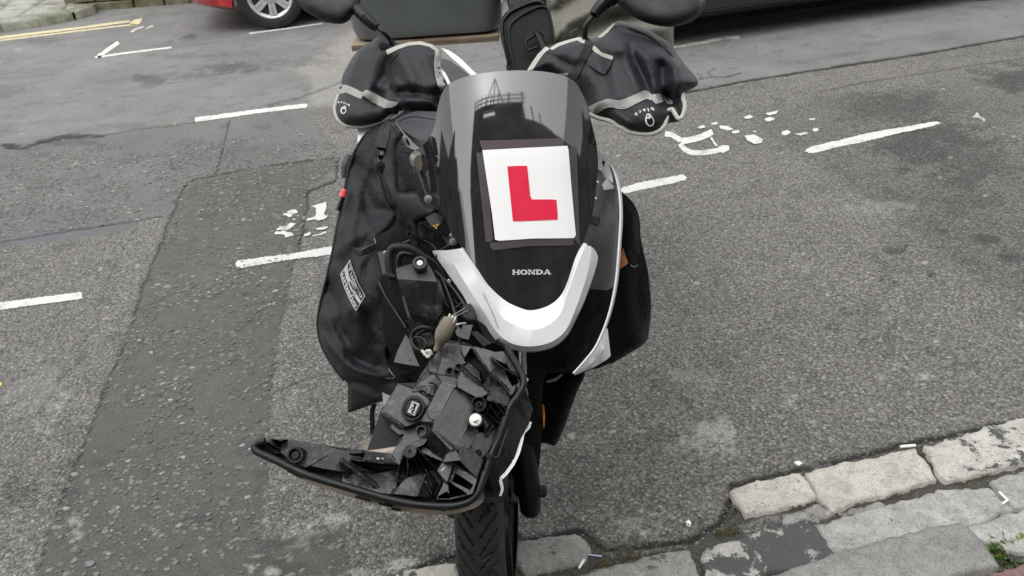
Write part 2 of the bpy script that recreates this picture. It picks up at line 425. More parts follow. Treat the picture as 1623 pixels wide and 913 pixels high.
RDARK = [(1173, 182), (1215, 215), (1269, 246), (1307, 276), (1349, 300), (1411, 338), (1499, 407), (1568, 461), (1623, 500), (2300, 900), (2400, 60), (1623, 112), (1450, 140), (1300, 152)]
a_dark = zero(); a_dark[near] = sstep(-6, 10, sdpoly(RDARK, uj[near], vj[near]))
a_stain = zero()
def blot(x, y, rx, ry, s, nz=1.0):
    global a_stain
    d = np.hypot((u - x + n1 * rx * 1.6 * nz) / rx, (v - y + (jy / 10) * ry * 1.6 * nz) / ry) + n2 * .7 * nz + n3 * 1.1 * nz
    a_stain = np.maximum(a_stain, np.where(ok, s * (1 - sstep(.55, 1.15, d)), 0))
for q in [(1480, 232, 92, 40, .75), (1420, 170, 70, 24, .5), (1614, 123, 65, 22, .8), (1365, 175, 45, 15, .5), (1560, 262, 90, 34, .55), (1424, 396, 17, 8, .7), (1478, 434, 10, 6, .85), (1560, 380, 26, 10, .65), (1606, 408, 32, 11, .65), (1530, 320, 60, 18, .35),
          (236, 126, 36, 8, .75), (366, 108, 60, 9, .7), (300, 120, 45, 7, .5), (470, 98, 60, 8, .4), (300, 58, 18, 4, .8), (60, 65, 26, 6, .5), (300, 88, 80, 5, .35), (100, 225, 70, 7, .5), (190, 200, 40, 6, .4), (1040, 700, 70, 30, .25), (770, 880, 120, 30, .5), (880, 760, 70, 50, .3), (30, 780, 40, 30, .5), (110, 760, 20, 60, .25)]: blot(*q)  # the set includes darker ground round the front wheel
_st = sstep(.60, .74, fbm(GX * 1.6 - GY * .5 + 3, (GY - GX * .25) * 6.5, 5)) * a_far; a_stain = np.maximum(a_stain, .22 * _st * near)
_sp = sstep(.66, .72, fbm(GX * 12, GY * 12 + 40, 4)); a_stain = np.maximum(a_stain, .3 * _sp * near)
a_crack = zero()
def crack(L, wpx, s=1.0, wob=1.0):
    d = dist_line(L, u[near] + jx[near] * .5 * wob, v[near] + jy[near] * .4 * wob)
    a_crack[near] = np.maximum(a_crack[near], s * (1 - sstep(wpx * .5, wpx * 1.3, d)))
crack([(0, 231), (34, 234), (54, 226), (100, 217), (163, 214)], 3.0, .9, 2)
crack([(163, 214), (240, 202), (312, 195)], 1.2, .5)
crack([(295, 292), (271, 341), (251, 395), (224, 463), (197, 547), (173, 600), (120, 737), (86, 826), (58, 913), (20, 1010)], 2.0, .85)
crack([(364, 190), (353, 235), (342, 277)], 1.3, .9, .4)
crack([(298, 288), (342, 277), (430, 262), (528, 250)], 1.5, .8, .6)
crack([(536, 252), (532, 285), (488, 303), (478, 378), (468, 412)], 2.6, .8, 1.5)
crack([(468, 412), (454, 469), (441, 537), (432, 605), (425, 690), (420, 771)], 1.6, .5, 1.2)
crack([(1085, 147), (1184, 128), (1269, 115), (1365, 100), (1480, 82), (1623, 57), (1800, 30)], 1.8, 1, .5)
crack([(1107, 118), (1118, 123), (1130, 121), (1145, 119), (1153, 120), (1177, 116)], 1.1, .7, 2.5); crack([(1130, 121), (1122, 112), (1132, 108)], .9, .6, 2)
crack([(1300, 146), (1360, 132), (1450, 118), (1623, 92)], 1.3, .5)
crack([(0, 384), (120, 365), (217, 350), (271, 340)], 1.4, .6)
crack([(150, 17), (220, 13), (320, 4)], 1.6, .7)
crack([(0, 672), (64, 655), (96, 607), (150, 520), (190, 400), (215, 365)], 2.2, .35, 2.5)
crack([(434, 624), (480, 603), (550, 585)], 1.6, .5, 1.5)
crack([(560, 940), (700, 885), (815, 862), (920, 842), (960, 872), (1020, 865), (1090, 858), (1140, 830), (1160, 790), (1158, 770), (1280, 742), (1440, 703), (1500, 690), (1700, 650)], 5.5, .95, 1.6)
crack([(430, 168), (520, 140), (560, 120)], 2.0, .5, 2)
a_crack *= sstep(.3, .55, fbm(GX * 22 + 9, GY * 22) + .2)
BAND = [(-60, 372), (0, 373), (217, 351), (210, 363), (100, 380), (0, 391), (-60, 400)]
a_band = zero(); a_band[near] = sstep(-1.5, 2, sdpoly(BAND, uj[near], vj[near]))
LIGHT = [(488, 168), (492, 130), (470, 112), (520, 75), (560, 45), (620, 60), (600, 170)]
a_pale = zero(); _lt = sstep(-8, 8, sdpoly(LIGHT, uj[near], vj[near])); a_pale[near] = .45 * _lt; a_far[near] *= 1 - _lt
def pale(x, y, rx, ry, s):
    d = np.hypot((u - x + n2 * rx * 2) / rx, (v - y + n3 * ry * 2) / ry) + n3 * 1.2
    a_pale[ok] = np.maximum(a_pale, s * (1 - sstep(.5, 1.0, d)))[ok]
for q in [(1130, 690, 48, 26, .7), (1150, 670, 18, 14, .6), (905, 690, 7, 6, .9), (930, 690, 5, 4, .6), (1085, 705, 30, 12, .5), (1000, 830, 40, 16, .4), (1030, 845, 14, 6, .9), (962, 870, 6, 8, .8), (465, 623, 6, 8, .9), (520, 820, 26, 12, .7), (565, 910, 40, 10, .6), (480, 850, 26, 20, .3), (90, 645, 7, 8, .8), (75, 685, 5, 4, .8), (120, 835, 12, 30, .5), (450, 775, 6, 5, .9), (1400, 600, 14, 6, .5), (1257, 630, 8, 6, .8), (60, 620, 60, 60, .2), (1390, 330, 60, 14, .3), (1100, 600, 50, 20, .2), (1460, 596, 14, 5, .7),
          (640, 895, 45, 14, .95), (700, 905, 20, 8, .9), (430, 905, 9, 8, .9), (400, 900, 6, 8, .8), (455, 880, 6, 9, .6), (480, 905, 5, 6, .8)]: pale(*q)
_r = np.random.default_rng(11)
for i in range(170):
    x, y = _r.uniform(-20, 1640), _r.uniform(40, 900); s = .8 + y / 500
    pale(x, y, s * _r.uniform(1.5, 3.6), s * _r.uniform(.8, 1.6), _r.uniform(.5, 1))
KERBZ = [(560, 960), (640, 905), (740, 885), (815, 866), (920, 846), (945, 872), (975, 884), (1040, 873), (1100, 864), (1140, 836), (1166, 800), (1168, 778), (1262, 752), (1440, 712), (1470, 706), (1800, 655), (1900, 1000), (700, 1300)]
a_soil = zero(); a_soil[near] = sstep(-4, 4, sdpoly(KERBZ, u[near] + jx[near] * .35, v[near] + jy[near] * .35))
Zr = -.004 * a_crack + .0012 * (n2 + n3) * near - .004 * a_soil + .0025 * a_strip * 0
Zr = Zr - .003 * sstep(.2, .9, a_stain) * (GX > 1)
Vr = np.c_[GX, GY, Zr]
idx = np.arange(nx * ny).reshape(ny, nx)
Fr = np.stack([idx[:-1, :-1].ravel(), idx[:-1, 1:].ravel(), idx[1:, 1:].ravel(), idx[1:, :-1].ravel()], 1)
me = bpy.data.meshes.new('road')
me.vertices.add(len(Vr)); me.vertices.foreach_set('co', Vr.ravel().astype(np.float32))
me.loops.add(Fr.size); me.loops.foreach_set('vertex_index', Fr.ravel().astype(np.int32))
me.polygons.add(len(Fr)); me.polygons.foreach_set('loop_start', np.arange(0, Fr.size, 4, dtype=np.int32))
me.polygons.foreach_set('use_smooth', np.ones(len(Fr), bool)); me.update(calc_edges=True)
for nm, a in (('far', a_far), ('strip', a_strip), ('dark', a_dark), ('stain', a_stain), ('crack', a_crack), ('band', a_band), ('pale', a_pale), ('soil', a_soil), ('mid', a_mid)):
    at = me.attributes.new(nm, 'FLOAT', 'POINT'); at.data.foreach_set('value', a.astype(np.float32))

m, t, b = newmat('worn_asphalt'); k = NB(t); co = k.coord()
def voro(scale, feat='F1'):
    x = k.n('ShaderNodeTexVoronoi', feature=feat); x.inputs['Scale'].default_value = scale; k.l(wob, x.inputs['Vector']); return x
_n = k.n('ShaderNodeTexNoise'); _n.inputs['Scale'].default_value = 60; k.l(co, _n.inputs['Vector'])
wob = k.n('ShaderNodeMix', data_type='VECTOR').outputs[1]; _mx = wob.node; _mx.inputs[0].default_value = .012; k.l(co, _mx.inputs[4]); k.l(_n.outputs['Color'], _mx.inputs[5])
v1 = voro(118); v2 = voro(260); v3 = voro(60)
def sepv(c): s = k.n('ShaderNodeSeparateColor'); k.l(c, s.inputs[0]); return s.outputs[0]
r1 = sepv(v1.outputs['Color']); r2 = sepv(v2.outputs['Color'])
stone = k.ramp(r1, [(0, (.108, .104, .097)), (.5, (.142, .137, .128)), (.85, (.172, .167, .156)), (1, (.24, .234, .218))])
gap = k.ramp(v1.outputs['Distance'], [(.38, 1), (.74, .46)])
fine = k.ramp(r2, [(0, .78), (.8, 1.08), (1, 1.4)])
coarse = k.mix(1, k.mix(1, stone, gap, 'MULTIPLY'), fine, 'MULTIPLY')
coarse = k.mix(1, coarse, 1.30, 'MULTIPLY')
nf = k.noise(230, 6, .85, co)
smooth = k.mix(1, k.ramp(nf, [(.36, (.07, .07, .068)), (.48, (.155, .155, .151)), (.64, (.235, .235, .229))]), k.ramp(r2, [(0, .72), (.6, 1), (1, 1.35)]), 'MULTIPLY')
smooth = k.mix(1, smooth, k.ramp(k.noise(2.2, 6, .65, co, .6), [(.32, .86), (.5, 1.0), (.7, 1.10)]), 'MULTIPLY')
binder = k.mix(1, k.ramp(k.noise(190, 8, .85, co), [(.34, (.045, .043, .041)), (.5, (.090, .087, .082)), (.66, (.17, .166, .157))]), k.ramp(k.noise(20, 4, .6, co), [(.3, .85), (.7, 1.12)]), 'MULTIPLY')
c = k.mix(k.attr('far'), coarse, smooth)
c = k.mix(k.attr('mid'), c, k.mix(1, k.mix(.5, binder, smooth), 1.12, 'MULTIPLY'))
c = k.mix(k.attr('strip'), c, binder)
c = k.mix(k.attr('dark'), c, k.mix(1, c, (.80, .81, .82), 'MULTIPLY'))
c = k.mix(k.attr('band'), c, (.125, .13, .138))
c = k.mix(1, c, k.ramp(k.noise(1.3, 5, .6, co), [(.3, .86), (.7, 1.12)]), 'MULTIPLY')
pm = k.math('MULTIPLY', k.attr('pale'), k.ramp(k.noise(110, 4, .7, co), [(.35, .2), (.55, 1)]))
c = k.mix(pm, c, (.40, .395, .37))
c = k.mix(k.attr('stain'), c, k.mix(1, c, k.mix(k.ramp(k.noise(150, 5, .8, co), [(.4, 0), (.6, 1)]), (.22, .22, .22), (.55, .55, .55)), 'MULTIPLY'))
soilc = k.mix(k.ramp(k.noise(16, 5, .6, co), [(.52, 0), (.66, 1)]), k.ramp(k.noise(160, 5, .75, co), [(.35, (.022, .020, .017)), (.6, (.055, .050, .042)), (.75, (.15, .14, .12))]), (.075, .072, .025))
c = k.mix(k.attr('soil'), c, soilc)
c = k.mix(k.math('MULTIPLY', k.attr('crack'), .93), c, (.012, .011, .010))
k.l(c, b.inputs['Base Color']); b.inputs['Roughness'].default_value = .88; b.inputs['Specular IOR Level'].default_value = .3
h1 = k.math('MULTIPLY', k.ramp(v1.outputs['Distance'], [(.1, 1), (.6, 0)]), k.math('SUBTRACT', 1.0, k.math('MAXIMUM', k.math('MULTIPLY', k.attr('far'), .8), k.attr('strip'))))
h = k.math('ADD', k.math('ADD', h1, k.math('MULTIPLY', r1, .5)), k.math('MULTIPLY', nf, .6))
k.bump(h, .8, .0045, b)
me.materials.append(m); ASPH = m
road = bpy.data.objects.new('road', me); col.objects.link(road); road['kind'] = 'structure'; OFF['road'] = Vector((0, 0, 0))
road['label'] = 'worn grey street asphalt with patches and cracks'

# ---- loose chips set in the dark strip: too many to count
def chips(name, n, test, zr, mat, size=(.0024, .0118)):
    V = []; F = []; r = np.random.default_rng(5); made = 0
    while made < n:
        x, y = r.uniform(-3.0, .1), r.uniform(1.05, 4.4)
        q = proj(np.array([[x, y, 0]]))[0]
        if not (-60 < q[0] < 620 and 200 < q[1] < 980) or not test(q[0], q[1]): continue
        if vnoise(x * 7, y * 7) + r.uniform(-.45, .35) < .38: continue
        s = size[0] + (size[1] - size[0]) * r.random() ** 1.7 + (r.random() < .03) * .004; a0 = r.uniform(0, 6.28); e = r.uniform(.5, .95); kk = r.integers(4, 7); m0 = len(V)
        hgt = s * r.uniform(.14, .34); tx, ty = r.uniform(-.12, .12, 2)
        for ring, sc_, hh in ((0, 1.0, .0002), (1, .78, hgt)):
            for j in range(kk):
                a = a0 + 6.283 * (j + r.uniform(-.25, .25)) / kk; rr = s * sc_ * r.uniform(.75, 1.1)
                dx, dy = rr * math.cos(a), rr * math.sin(a) * e
                V.append((x + dx, y + dy, hh + (dx * tx + dy * ty if ring else 0)))
        for j in range(kk): F.append((m0 + j, m0 + (j + 1) % kk, m0 + kk + (j + 1) % kk, m0 + kk + j))
        F.append(tuple(range(m0 + kk, m0 + 2 * kk))); made += 1
    o = link(name, V, F, mat, None, recalc=False, org=(0, 0, 0)); o['kind'] = 'stuff'; return o
m, t, b = newmat('stone_chips'); k = NB(t); g = k.n('ShaderNodeNewGeometry')
k.l(k.mix(1, k.ramp(g.outputs['Random Per Island'], [(0, (.075, .073, .070)), (.6, (.125, .122, .116)), (.95, (.18, .177, .17)), (1, (.33, .32, .30))]), k.ramp(k.noise(300, 3), [(.3, .75), (.7, 1.2)]), 'MULTIPLY'), b.inputs['Base Color']); b.inputs['Roughness'].default_value = .85
CHIP = m
o = chips('stone_chips', 13000, lambda x, y: bool(inside(STRIP, [x], [y])[0]) or (bool(inside(STRIP2, [x], [y])[0]) and y > 205), None, CHIP); o['label'] = 'flat grey stone chips set in the dark asphalt strip'

# ---- painted markings (children of the road)
def paint(name, c, wear=.5):
    m, t, b = newmat(name); k = NB(t); co = k.coord()
    f = k.math('ADD', k.noise(210, 6, .8, co), k.math('MULTIPLY', k.noise(14, 3, .6, co), .45))
    wr = k.ramp(f, [(.44 + .24 * wear * .5, 1), (.52 + .24 * wear * .5, 0)])
    k.l(k.mix(wr, k.mix(1, c, k.ramp(k.noise(300, 3, .6, co), [(.3, .86), (.7, 1.05)]), 'MULTIPLY'), (.12, .118, .112)), b.inputs['Base Color'])
    b.inputs['Roughness'].default_value = .8; k.bump(k.noise(170, 4, .7, co), .6, .002, b); return m
PAINT = paint('white_road_paint', (.55, .545, .525), 1.25); PAINTW = paint('worn_road_paint', (.50, .49, .46), 1.9); PAINTY = paint('yellow_road_paint', (.52, .455, .27), 1.4)
def mark(name, polys, mat, z=.0025, rag=.30, step=2.4, label=None):
    V = []; F = []
    for ip, p in enumerate(polys):
        q = resample(p, step, closed=True)
        c = q.mean(0); q[:, 0] += RNG.normal(0, rag * 2.0, len(q)); q[:, 1] += RNG.normal(0, rag * 1.2, len(q))
        v, f, _ = cdt(q, 26); m0 = len(V); V += [tuple(G(x, y, z + .0007 * (ip % 6))) for x, y in v]
        for t in f:
            a, b_, c_ = (Vector(V[m0 + i]) for i in t)
            F.append(tuple(m0 + i for i in (t if (b_ - a).cross(c_ - a).z > 0 else t[::-1])))
    o = link(name, V, F, mat, road, recalc=False)
    if label: o['label'] = label
    return o
def line(name, L, w_, mat, **k_): return mark(name, [ribbon(resample(L, 12), np.linspace(w_[0], w_[1], len(resample(L, 12))))], mat, **k_)
line('bay_line', [(-60, 494), (0, 485), (130, 468)], (12, 11), PAINT)
mark('bay_line', [[(376, 413), (392, 411), (480, 399), (530, 389), (560, 384), (560, 397), (520, 404), (462, 411), (400, 421), (378, 426), (373, 420)]], PAINT)
line('bay_line', [(309, 190), (345, 185), (410, 176), (487, 167)], (7, 6), PAINT)
mark('bay_line', [qT([(-60, 783), (0, 762), (60, 748), (215, 720), (232, 730), (225, 744), (120, 768), (0, 793), (-60, 808)])], PAINT)
mark('bay_line', [qT([(715, 625), (740, 606), (850, 580), (1000, 545), (1150, 520), (1260, 500), (1282, 508), (1240, 522), (1100, 552), (960, 585), (850, 608), (750, 634)])], PAINT, label='long white bay line beside the dark stain')
line('bay_line', [(395, 53), (450, 46), (512, 37)], (2.6, 2.2), PAINT, rag=.1)
line('bay_line', [(150, 91), (200, 84), (272, 75)], (3.2, 2.6), PAINT, rag=.12)
line('bay_tick', [(155, 90), (188, 67)], (6, 6), PAINT, rag=.12)
line('worn_line', [(1068, 75), (1110, 68), (1150, 60), (1172, 59)], (3, 6), PAINTW, rag=.2)
line('yellow_line', [(-60, 67), (0, 59.5), (120, 45), (205, 33.5)], (4.2, 3.4), PAINTY, rag=.12)
line('yellow_line', [(-60, 72), (0, 64), (120, 49.5), (215, 38.5)], (2.6, 2.2), PAINTY, rag=.12)
mark('yellow_line', [qY([(1010, 170), (1060, 150), (1110, 140), (1100, 165), (1080, 190), (1020, 195)])], PAINTY, rag=.15)
mark('worn_patch', [qY([(1010, 248), (1060, 215), (1130, 200), (1110, 220), (1060, 235), (1040, 252)]), qY([(1120, 225), (1190, 195), (1200, 202), (1150, 228)])], PAINTW, rag=.2)
mark('worn_lettering', [qU(p) for p in ([(180, 268), (230, 230), (280, 208), (320, 210), (345, 238), (280, 250), (275, 280), (245, 288), (225, 268)], [(118, 410), (150, 385), (220, 375), (265, 345), (318, 352), (300, 375), (270, 400), (210, 425), (160, 420), (120, 425)], [(98, 455), (110, 432), (150, 440), (185, 422), (230, 440), (270, 445), (300, 470), (240, 490), (205, 498), (210, 470), (150, 462), (110, 470)],
    [(482, 175), (560, 150), (637, 130), (635, 200), (612, 245), (630, 275), (655, 268), (620, 305), (560, 322), (515, 310), (430, 325), (440, 300), (500, 290), (530, 262), (525, 195)], [(525, 400), (560, 395), (645, 382), (650, 398), (600, 420), (535, 418)], [(400, 465), (470, 440), (480, 450), (450, 480), (410, 485)], [(480, 480), (560, 462), (635, 432), (645, 445), (580, 470), (490, 488)], [(285, 308), (310, 300), (318, 312), (300, 318)])], PAINT, rag=.18, label='worn white painted letters left of the scooter')
_rb = lambda L, w_: list(map(tuple, ribbon(resample(L, 14), [w_] * len(resample(L, 14)))))
mark('worn_lettering', [qT(p) for p in (_rb([(140, 552), (172, 556), (205, 580)], 22), _rb([(203, 592), (216, 612), (246, 630), (296, 631), (345, 624), (385, 614), (405, 612)], 21), _rb([(206, 584), (250, 577), (290, 566), (320, 553), (337, 543)], 26), _rb([(330, 566), (345, 590), (356, 604)], 8), [(360, 606), (380, 598), (406, 602), (404, 622), (380, 632), (362, 626)], [(275, 525), (300, 515), (310, 525), (285, 532)], [(330, 508), (355, 502), (360, 512), (335, 516)], [(365, 518), (400, 520), (425, 535), (400, 538), (370, 530)], [(415, 542), (445, 535), (450, 547), (420, 552)],
    [(468, 482), (490, 473), (506, 482), (490, 490), (470, 490)], [(470, 560), (510, 555), (545, 575), (540, 590), (510, 594), (480, 580)], [(555, 468), (580, 462), (610, 455), (600, 470), (570, 476)], [(552, 490), (575, 482), (596, 490), (575, 500), (556, 500)], [(620, 545), (645, 536), (662, 546), (640, 560), (624, 556)], [(676, 552), (720, 545), (737, 550), (700, 560)], [(748, 535), (765, 527), (778, 536), (760, 545)], [(735, 490), (760, 486), (762, 495), (740, 497)], [(500, 540), (520, 542), (515, 548)])], PAINT, rag=.14, label='worn white painted letters right of the scooter')
mark('worn_patch', [qT([(1408, 485), (1430, 462), (1440, 480), (1465, 490), (1460, 502), (1440, 490)])], PAINTW, rag=.2)

# ---- stones and slabs
def stone_mat(name, c1, c2, tar=0.0, tarthr=.5, spots=.5, moss=0):
    m, t, b = newmat(name); k = NB(t); co = k.coord()
    c = k.mix(k.ramp(k.noise(9, 8, .7, co, .5), [(.35, 0), (.65, 1)]), c1, c2)
    c = k.mix(1, c, k.ramp(k.noise(230, 4, .7, co), [(.32, .62), (.6, 1.1)]), 'MULTIPLY')
    c = k.mix(1, c, k.ramp(k.noise(28, 7, .75, co, .4), [(.34, .72), (.55, 1.05)]), 'MULTIPLY')
    c = k.mix(k.math('MULTIPLY', k.ramp(k.noise(75, 4, .6, co), [(.62, 0), (.69, 1)]), spots), c, (.06, .058, .055))
    if tar: c = k.mix(k.math('MULTIPLY', k.ramp(k.noise(11, 9, .72, co, .3), [(tarthr, 0), (tarthr + .03, 1)]), tar), c, k.mix(k.noise(120, 5, .8, co), (.05, .05, .052), (.13, .13, .13)))
    if moss: c = k.mix(k.math('MULTIPLY', k.ramp(k.noise(3.5, 6, .7, co), [(.45, 0), (.62, 1)]), moss), c, (.08, .078, .03))
    k.l(c, b.inputs['Base Color']); b.inputs['Roughness'].default_value = .9; b.inputs['Specular IOR Level'].default_value = .2
    k.bump(k.math('ADD', k.noise(90, 8, .8, co), k.math('MULTIPLY', k.noise(12, 5, .65, co), 1.2)), .9, .006, b); return m
CREAM = stone_mat('cream_kerb_stone', (.46, .44, .395), (.57, .55, .50), spots=.6)
GREYS = stone_mat('grey_kerb_stone', (.27, .265, .25), (.37, .36, .34), .9, .60)
TARRED = stone_mat('tar_stained_stone', (.40, .39, .36), (.48, .465, .435), 1, .47)
TARRED2 = stone_mat('half_tarred_stone', (.46, .445, .405), (.56, .54, .495), 1, .55)
PALES = stone_mat('pale_slab_stone', (.33, .325, .305), (.46, .45, .425), .5, .66)
SLABG = stone_mat('smooth_grey_slab', (.245, .243, .232), (.33, .325, .31), spots=.35)
REDS = stone_mat('dull_red_paver', (.20, .12, .115), (.27, .17, .16), spots=.2)
PAVE = stone_mat('mossy_paving', (.27, .27, .24), (.36, .36, .32), spots=.3, moss=.55)
KERBF = stone_mat('mossy_kerb', (.20, .21, .17), (.30, .30, .26), spots=.4, moss=.7)
WALLS = stone_mat('mossy_wall_stone', (.13, .125, .085), (.22, .21, .15), spots=.4, moss=.8)
def slab(name, xy, ztop, zbot, mat, parent=None, rnd=.0035, amp=.002, step=.009, chip=.009, tilt=(0, 0)):
    """a stone seen from above: worn top, rounded and chipped rim, sides down to zbot"""
    a = arr([(q[0], q[1]) for q in xy]); b = resample(a, step, closed=True)
    c = b.mean(0); s = RNG.uniform(0, 50)
    b = b + np.c_[fbm(b[:, 0] * 55 + s, b[:, 1] * 55, 5) - .5, fbm(b[:, 0] * 55, b[:, 1] * 55 + s, 5) - .5] * chip * 2
    v, f, bb = cdt(b, step); d = dist_line(b, v[:, 0], v[:, 1], True); p = np.clip(d / rnd, 0, 1)
    z = ztop - rnd * .6 * (1 - np.sqrt(np.maximum(0, 1 - (1 - p) ** 2))) + (fbm(v[:, 0] * 14 + s, v[:, 1] * 14) - .5) * amp * 2 + (v[:, 0] - c[0]) * tilt[0] + (v[:, 1] - c[1]) * tilt[1]
    V = [(x, y, zz) for (x, y), zz in zip(v, z)]; F = []
    for t in f:
        p0, p1, p2 = (Vector(V[i]) for i in t); F.append(t if (p1 - p0).cross(p2 - p0).z > 0 else t[::-1])
    nb = len(b); base = len(V); on = [i for i in range(len(v)) if d[i] < 1e-4]
    order = []
    for q in b: order.append(int(np.argmin(np.hypot(v[:, 0] - q[0], v[:, 1] - q[1]))))
    V += [(v[i][0] + (v[i][0] - c[0]) * .01, v[i][1] + (v[i][1] - c[1]) * .01, zbot) for i in order]
    ccw = sum(b[i][0] * b[(i + 1) % nb][1] - b[(i + 1) % nb][0] * b[i][1] for i in range(nb)) > 0
    for i in range(nb):
        j = (i + 1) % nb; q = (order[i], base + i, base + j, order[j]); F.append(q if ccw else q[::-1])
    return link(name, V, F, mat, parent, smooth=True, recalc=False)
def slabpx(name, px, ztop, mat, parent, grow=1.045, **k_):
    c = arr(px).mean(0); zt = ztop * .62
    return slab(name, [G(c[0] + (x - c[0]) * grow, c[1] + (y - c[1]) * grow, zt)[:2] for x, y in px], zt, -.06, mat, parent, **k_)
m, t, b = newmat('joint_soil'); k = NB(t); co = k.coord()
c = k.mix(k.ramp(k.noise(14, 6, .65, co), [(.52, 0), (.68, .8)]), k.ramp(k.noise(190, 6, .85, co), [(.36, (.03, .028, .024)), (.55, (.085, .08, .07)), (.7, (.2, .19, .17))]), (.085, .082, .03))
k.l(c, b.inputs['Base Color']); b.inputs['Roughness'].default_value = .95; k.bump(k.noise(160, 6, .8, co), 1, .006, b); SOIL = m
kerb = link('kerb', [G(x, y, .005) for x, y in [(690, 915), (815, 872), (940, 870), (985, 890), (1100, 868), (1168, 815), (1172, 782), (1262, 756), (1440, 716), (1640, 672), (2200, 545), (2300, 820), (1500, 1050), (800, 1050)]], [tuple(range(14))], SOIL, None, org=(0, 0, 0)); kerb['kind'] = 'structure'
kerb['label'] = 'rough old kerb of pale stones along the near edge of the street'
slabpx('kerb_stone', [(817, 868), (820, 858), (880, 848), (915, 846), (930, 856), (932, 872), (924, 890), (885, 900), (838, 911), (826, 905), (818, 888)], .022, GREYS, kerb, rnd=.008)['label'] = 'small grey kerb stone right of the front tyre'
slabpx('kerb_stone', qN([(65, 462), (150, 425), (300, 395), (415, 366), (450, 400), (515, 495), (420, 525), (300, 555), (150, 595), (120, 545), (80, 500)]), .03, CREAM, kerb)
slabpx('kerb_stone', qN([(470, 370), (620, 325), (850, 280), (1025, 240), (1085, 310), (1140, 400), (960, 450), (740, 510), (600, 562), (550, 510), (510, 430)]), .035, CREAM, kerb)
slabpx('kerb_stone', qN([(1095, 225), (1300, 165), (1420, 120), (1700, 60), (1760, 120), (1740, 280), (1500, 340), (1210, 400), (1160, 350), (1120, 280)]), .035, TARRED2, kerb)['label'] = 'kerb stone half covered by tar at the right edge'
slabpx('kerb_stone', qO([(330, 940), (480, 880), (720, 820), (830, 785), (960, 780), (985, 810), (1030, 930), (1020, 990), (300, 990)]), .024, GREYS, kerb)
slabpx('kerb_stone', qN([(-70, 760), (60, 735), (250, 660), (440, 625), (500, 650), (560, 720), (632, 800), (500, 840), (280, 885), (60, 950), (-40, 950), (-80, 850)]), .03, TARRED, kerb)['label'] = 'wide kerb stone mostly blackened with tar'
slabpx('kerb_stone', qN([(530, 645), (680, 590), (820, 560), (1000, 510), (1180, 460), (1420, 455), (1470, 500), (1535, 555), (1440, 600), (1320, 650), (1130, 665), (900, 730), (640, 797), (590, 730)]), .032, PALES, kerb)
slabpx('kerb_stone', qN([(1440, 405), (1640, 355), (1800, 330), (1800, 480), (1620, 545), (1555, 545), (1500, 480)]), .034, PALES, kerb)
slabpx('kerb_stone', qN([(1325, 660), (1450, 610), (1620, 560), (1800, 520), (1800, 680), (1620, 710), (1480, 740), (1380, 735)]), .03, PALES, kerb)
slabpx('kerb_slab', qN([(180, 960), (420, 860), (600, 800), (900, 715), (1120, 655), (1270, 640), (1310, 665), (1380, 740), (1465, 850), (1230, 905), (1180, 960), (1150, 1100), (150, 1100)]), .065, SLABG, kerb, rnd=.006, amp=.0012)
slabpx('kerb_slab', qN([(1480, 755), (1540, 720), (1620, 705), (1800, 690), (1800, 800), (1620, 790), (1530, 775)]), .03, PALES, kerb)
slabpx('red_paver', qN([(1380, 960), (1420, 910), (1620, 845), (1800, 800), (1800, 1000), (1400, 1050)]), .06, REDS, kerb, amp=.002)
slabpx('kerb_stone', [(596, 930), (640, 905), (690, 897), (722, 892), (724, 935), (660, 960)], .016, TARRED2, kerb)
for q in ([(1672, 652), (1828, 614), (1850, 662), (1694, 706)], [(1838, 611), (1990, 575), (2014, 622), (1860, 659)], [(2000, 572), (2150, 538), (2176, 584), (2024, 619)]): slabpx('kerb_stone', q, .035, CREAM, kerb)
for q in ([(1690, 722), (1862, 682), (1880, 742), (1706, 786)], [(1872, 679), (2060, 640), (2082, 696), (1890, 738)]): slabpx('kerb_stone', q, .032, PALES, kerb)
for q in ([(1690, 800), (1890, 756), (1940, 850), (1720, 900)], [(1900, 752), (2100, 708), (2160, 800), (1950, 846)]): slabpx('kerb_slab', q, .05, SLABG, kerb)
# broken mortar and bits between the rows
o = None
for px in (qN([(90, 640), (220, 585), (320, 570), (330, 640), (240, 660), (140, 690)]), qN([(330, 580), (430, 555), (520, 580), (535, 620), (420, 620), (340, 640)]), qN([(630, 575), (720, 540), (860, 510), (910, 540), (840, 560), (690, 590)]), qN([(440, 560), (520, 515), (590, 560), (595, 600), (540, 610)])):
    slabpx('mortar_lump', px, .020, ASPH if o is None else GREYS, kerb, rnd=.012, amp=.006, step=.012); o = 1
slabpx('mortar_lump', qN([(540, 570), (580, 545), (600, 575), (570, 600), (550, 595)]), .024, CREAM, kerb, rnd=.008, step=.008)

# grit in the joints
def grit():
    V = []; F = []; r = np.random.default_rng(9)
    for i in range(5200):
        ux, vy = r.uniform(600, 1640), r.uniform(690, 930)
        if not inside(KERBZ, [ux], [vy])[0]:
            if dist_line([(560, 940), (815, 862), (960, 872), (1140, 830), (1280, 742), (1623, 670)], [ux], [vy])[0] > 14: continue
        p = G(ux, vy, .0); s = r.uniform(.0012, .0045); m0 = len(V)
        for d in ((1, 0, 0), (-1, 0, 0), (0, 1, 0), (0, -1, 0), (0, 0, .8), (0, 0, -.5)):
            V.append((p.x + d[0] * s * r.uniform(.6, 1.2), p.y + d[1] * s * r.uniform(.6, 1.2), .0065 + d[2] * s))
        F += [tuple(m0 + i for i in t) for t in ((0, 2, 4), (2, 1, 4), (1, 3, 4), (3, 0, 4), (2, 0, 5), (1, 2, 5), (3, 1, 5), (0, 3, 5))]
    o = link('grit', V, F, CHIP, None, recalc=False, org=(0, 0, 0)); o['kind'] = 'stuff'; o['label'] = 'dark grit and crumbs between the kerb stones'
grit()

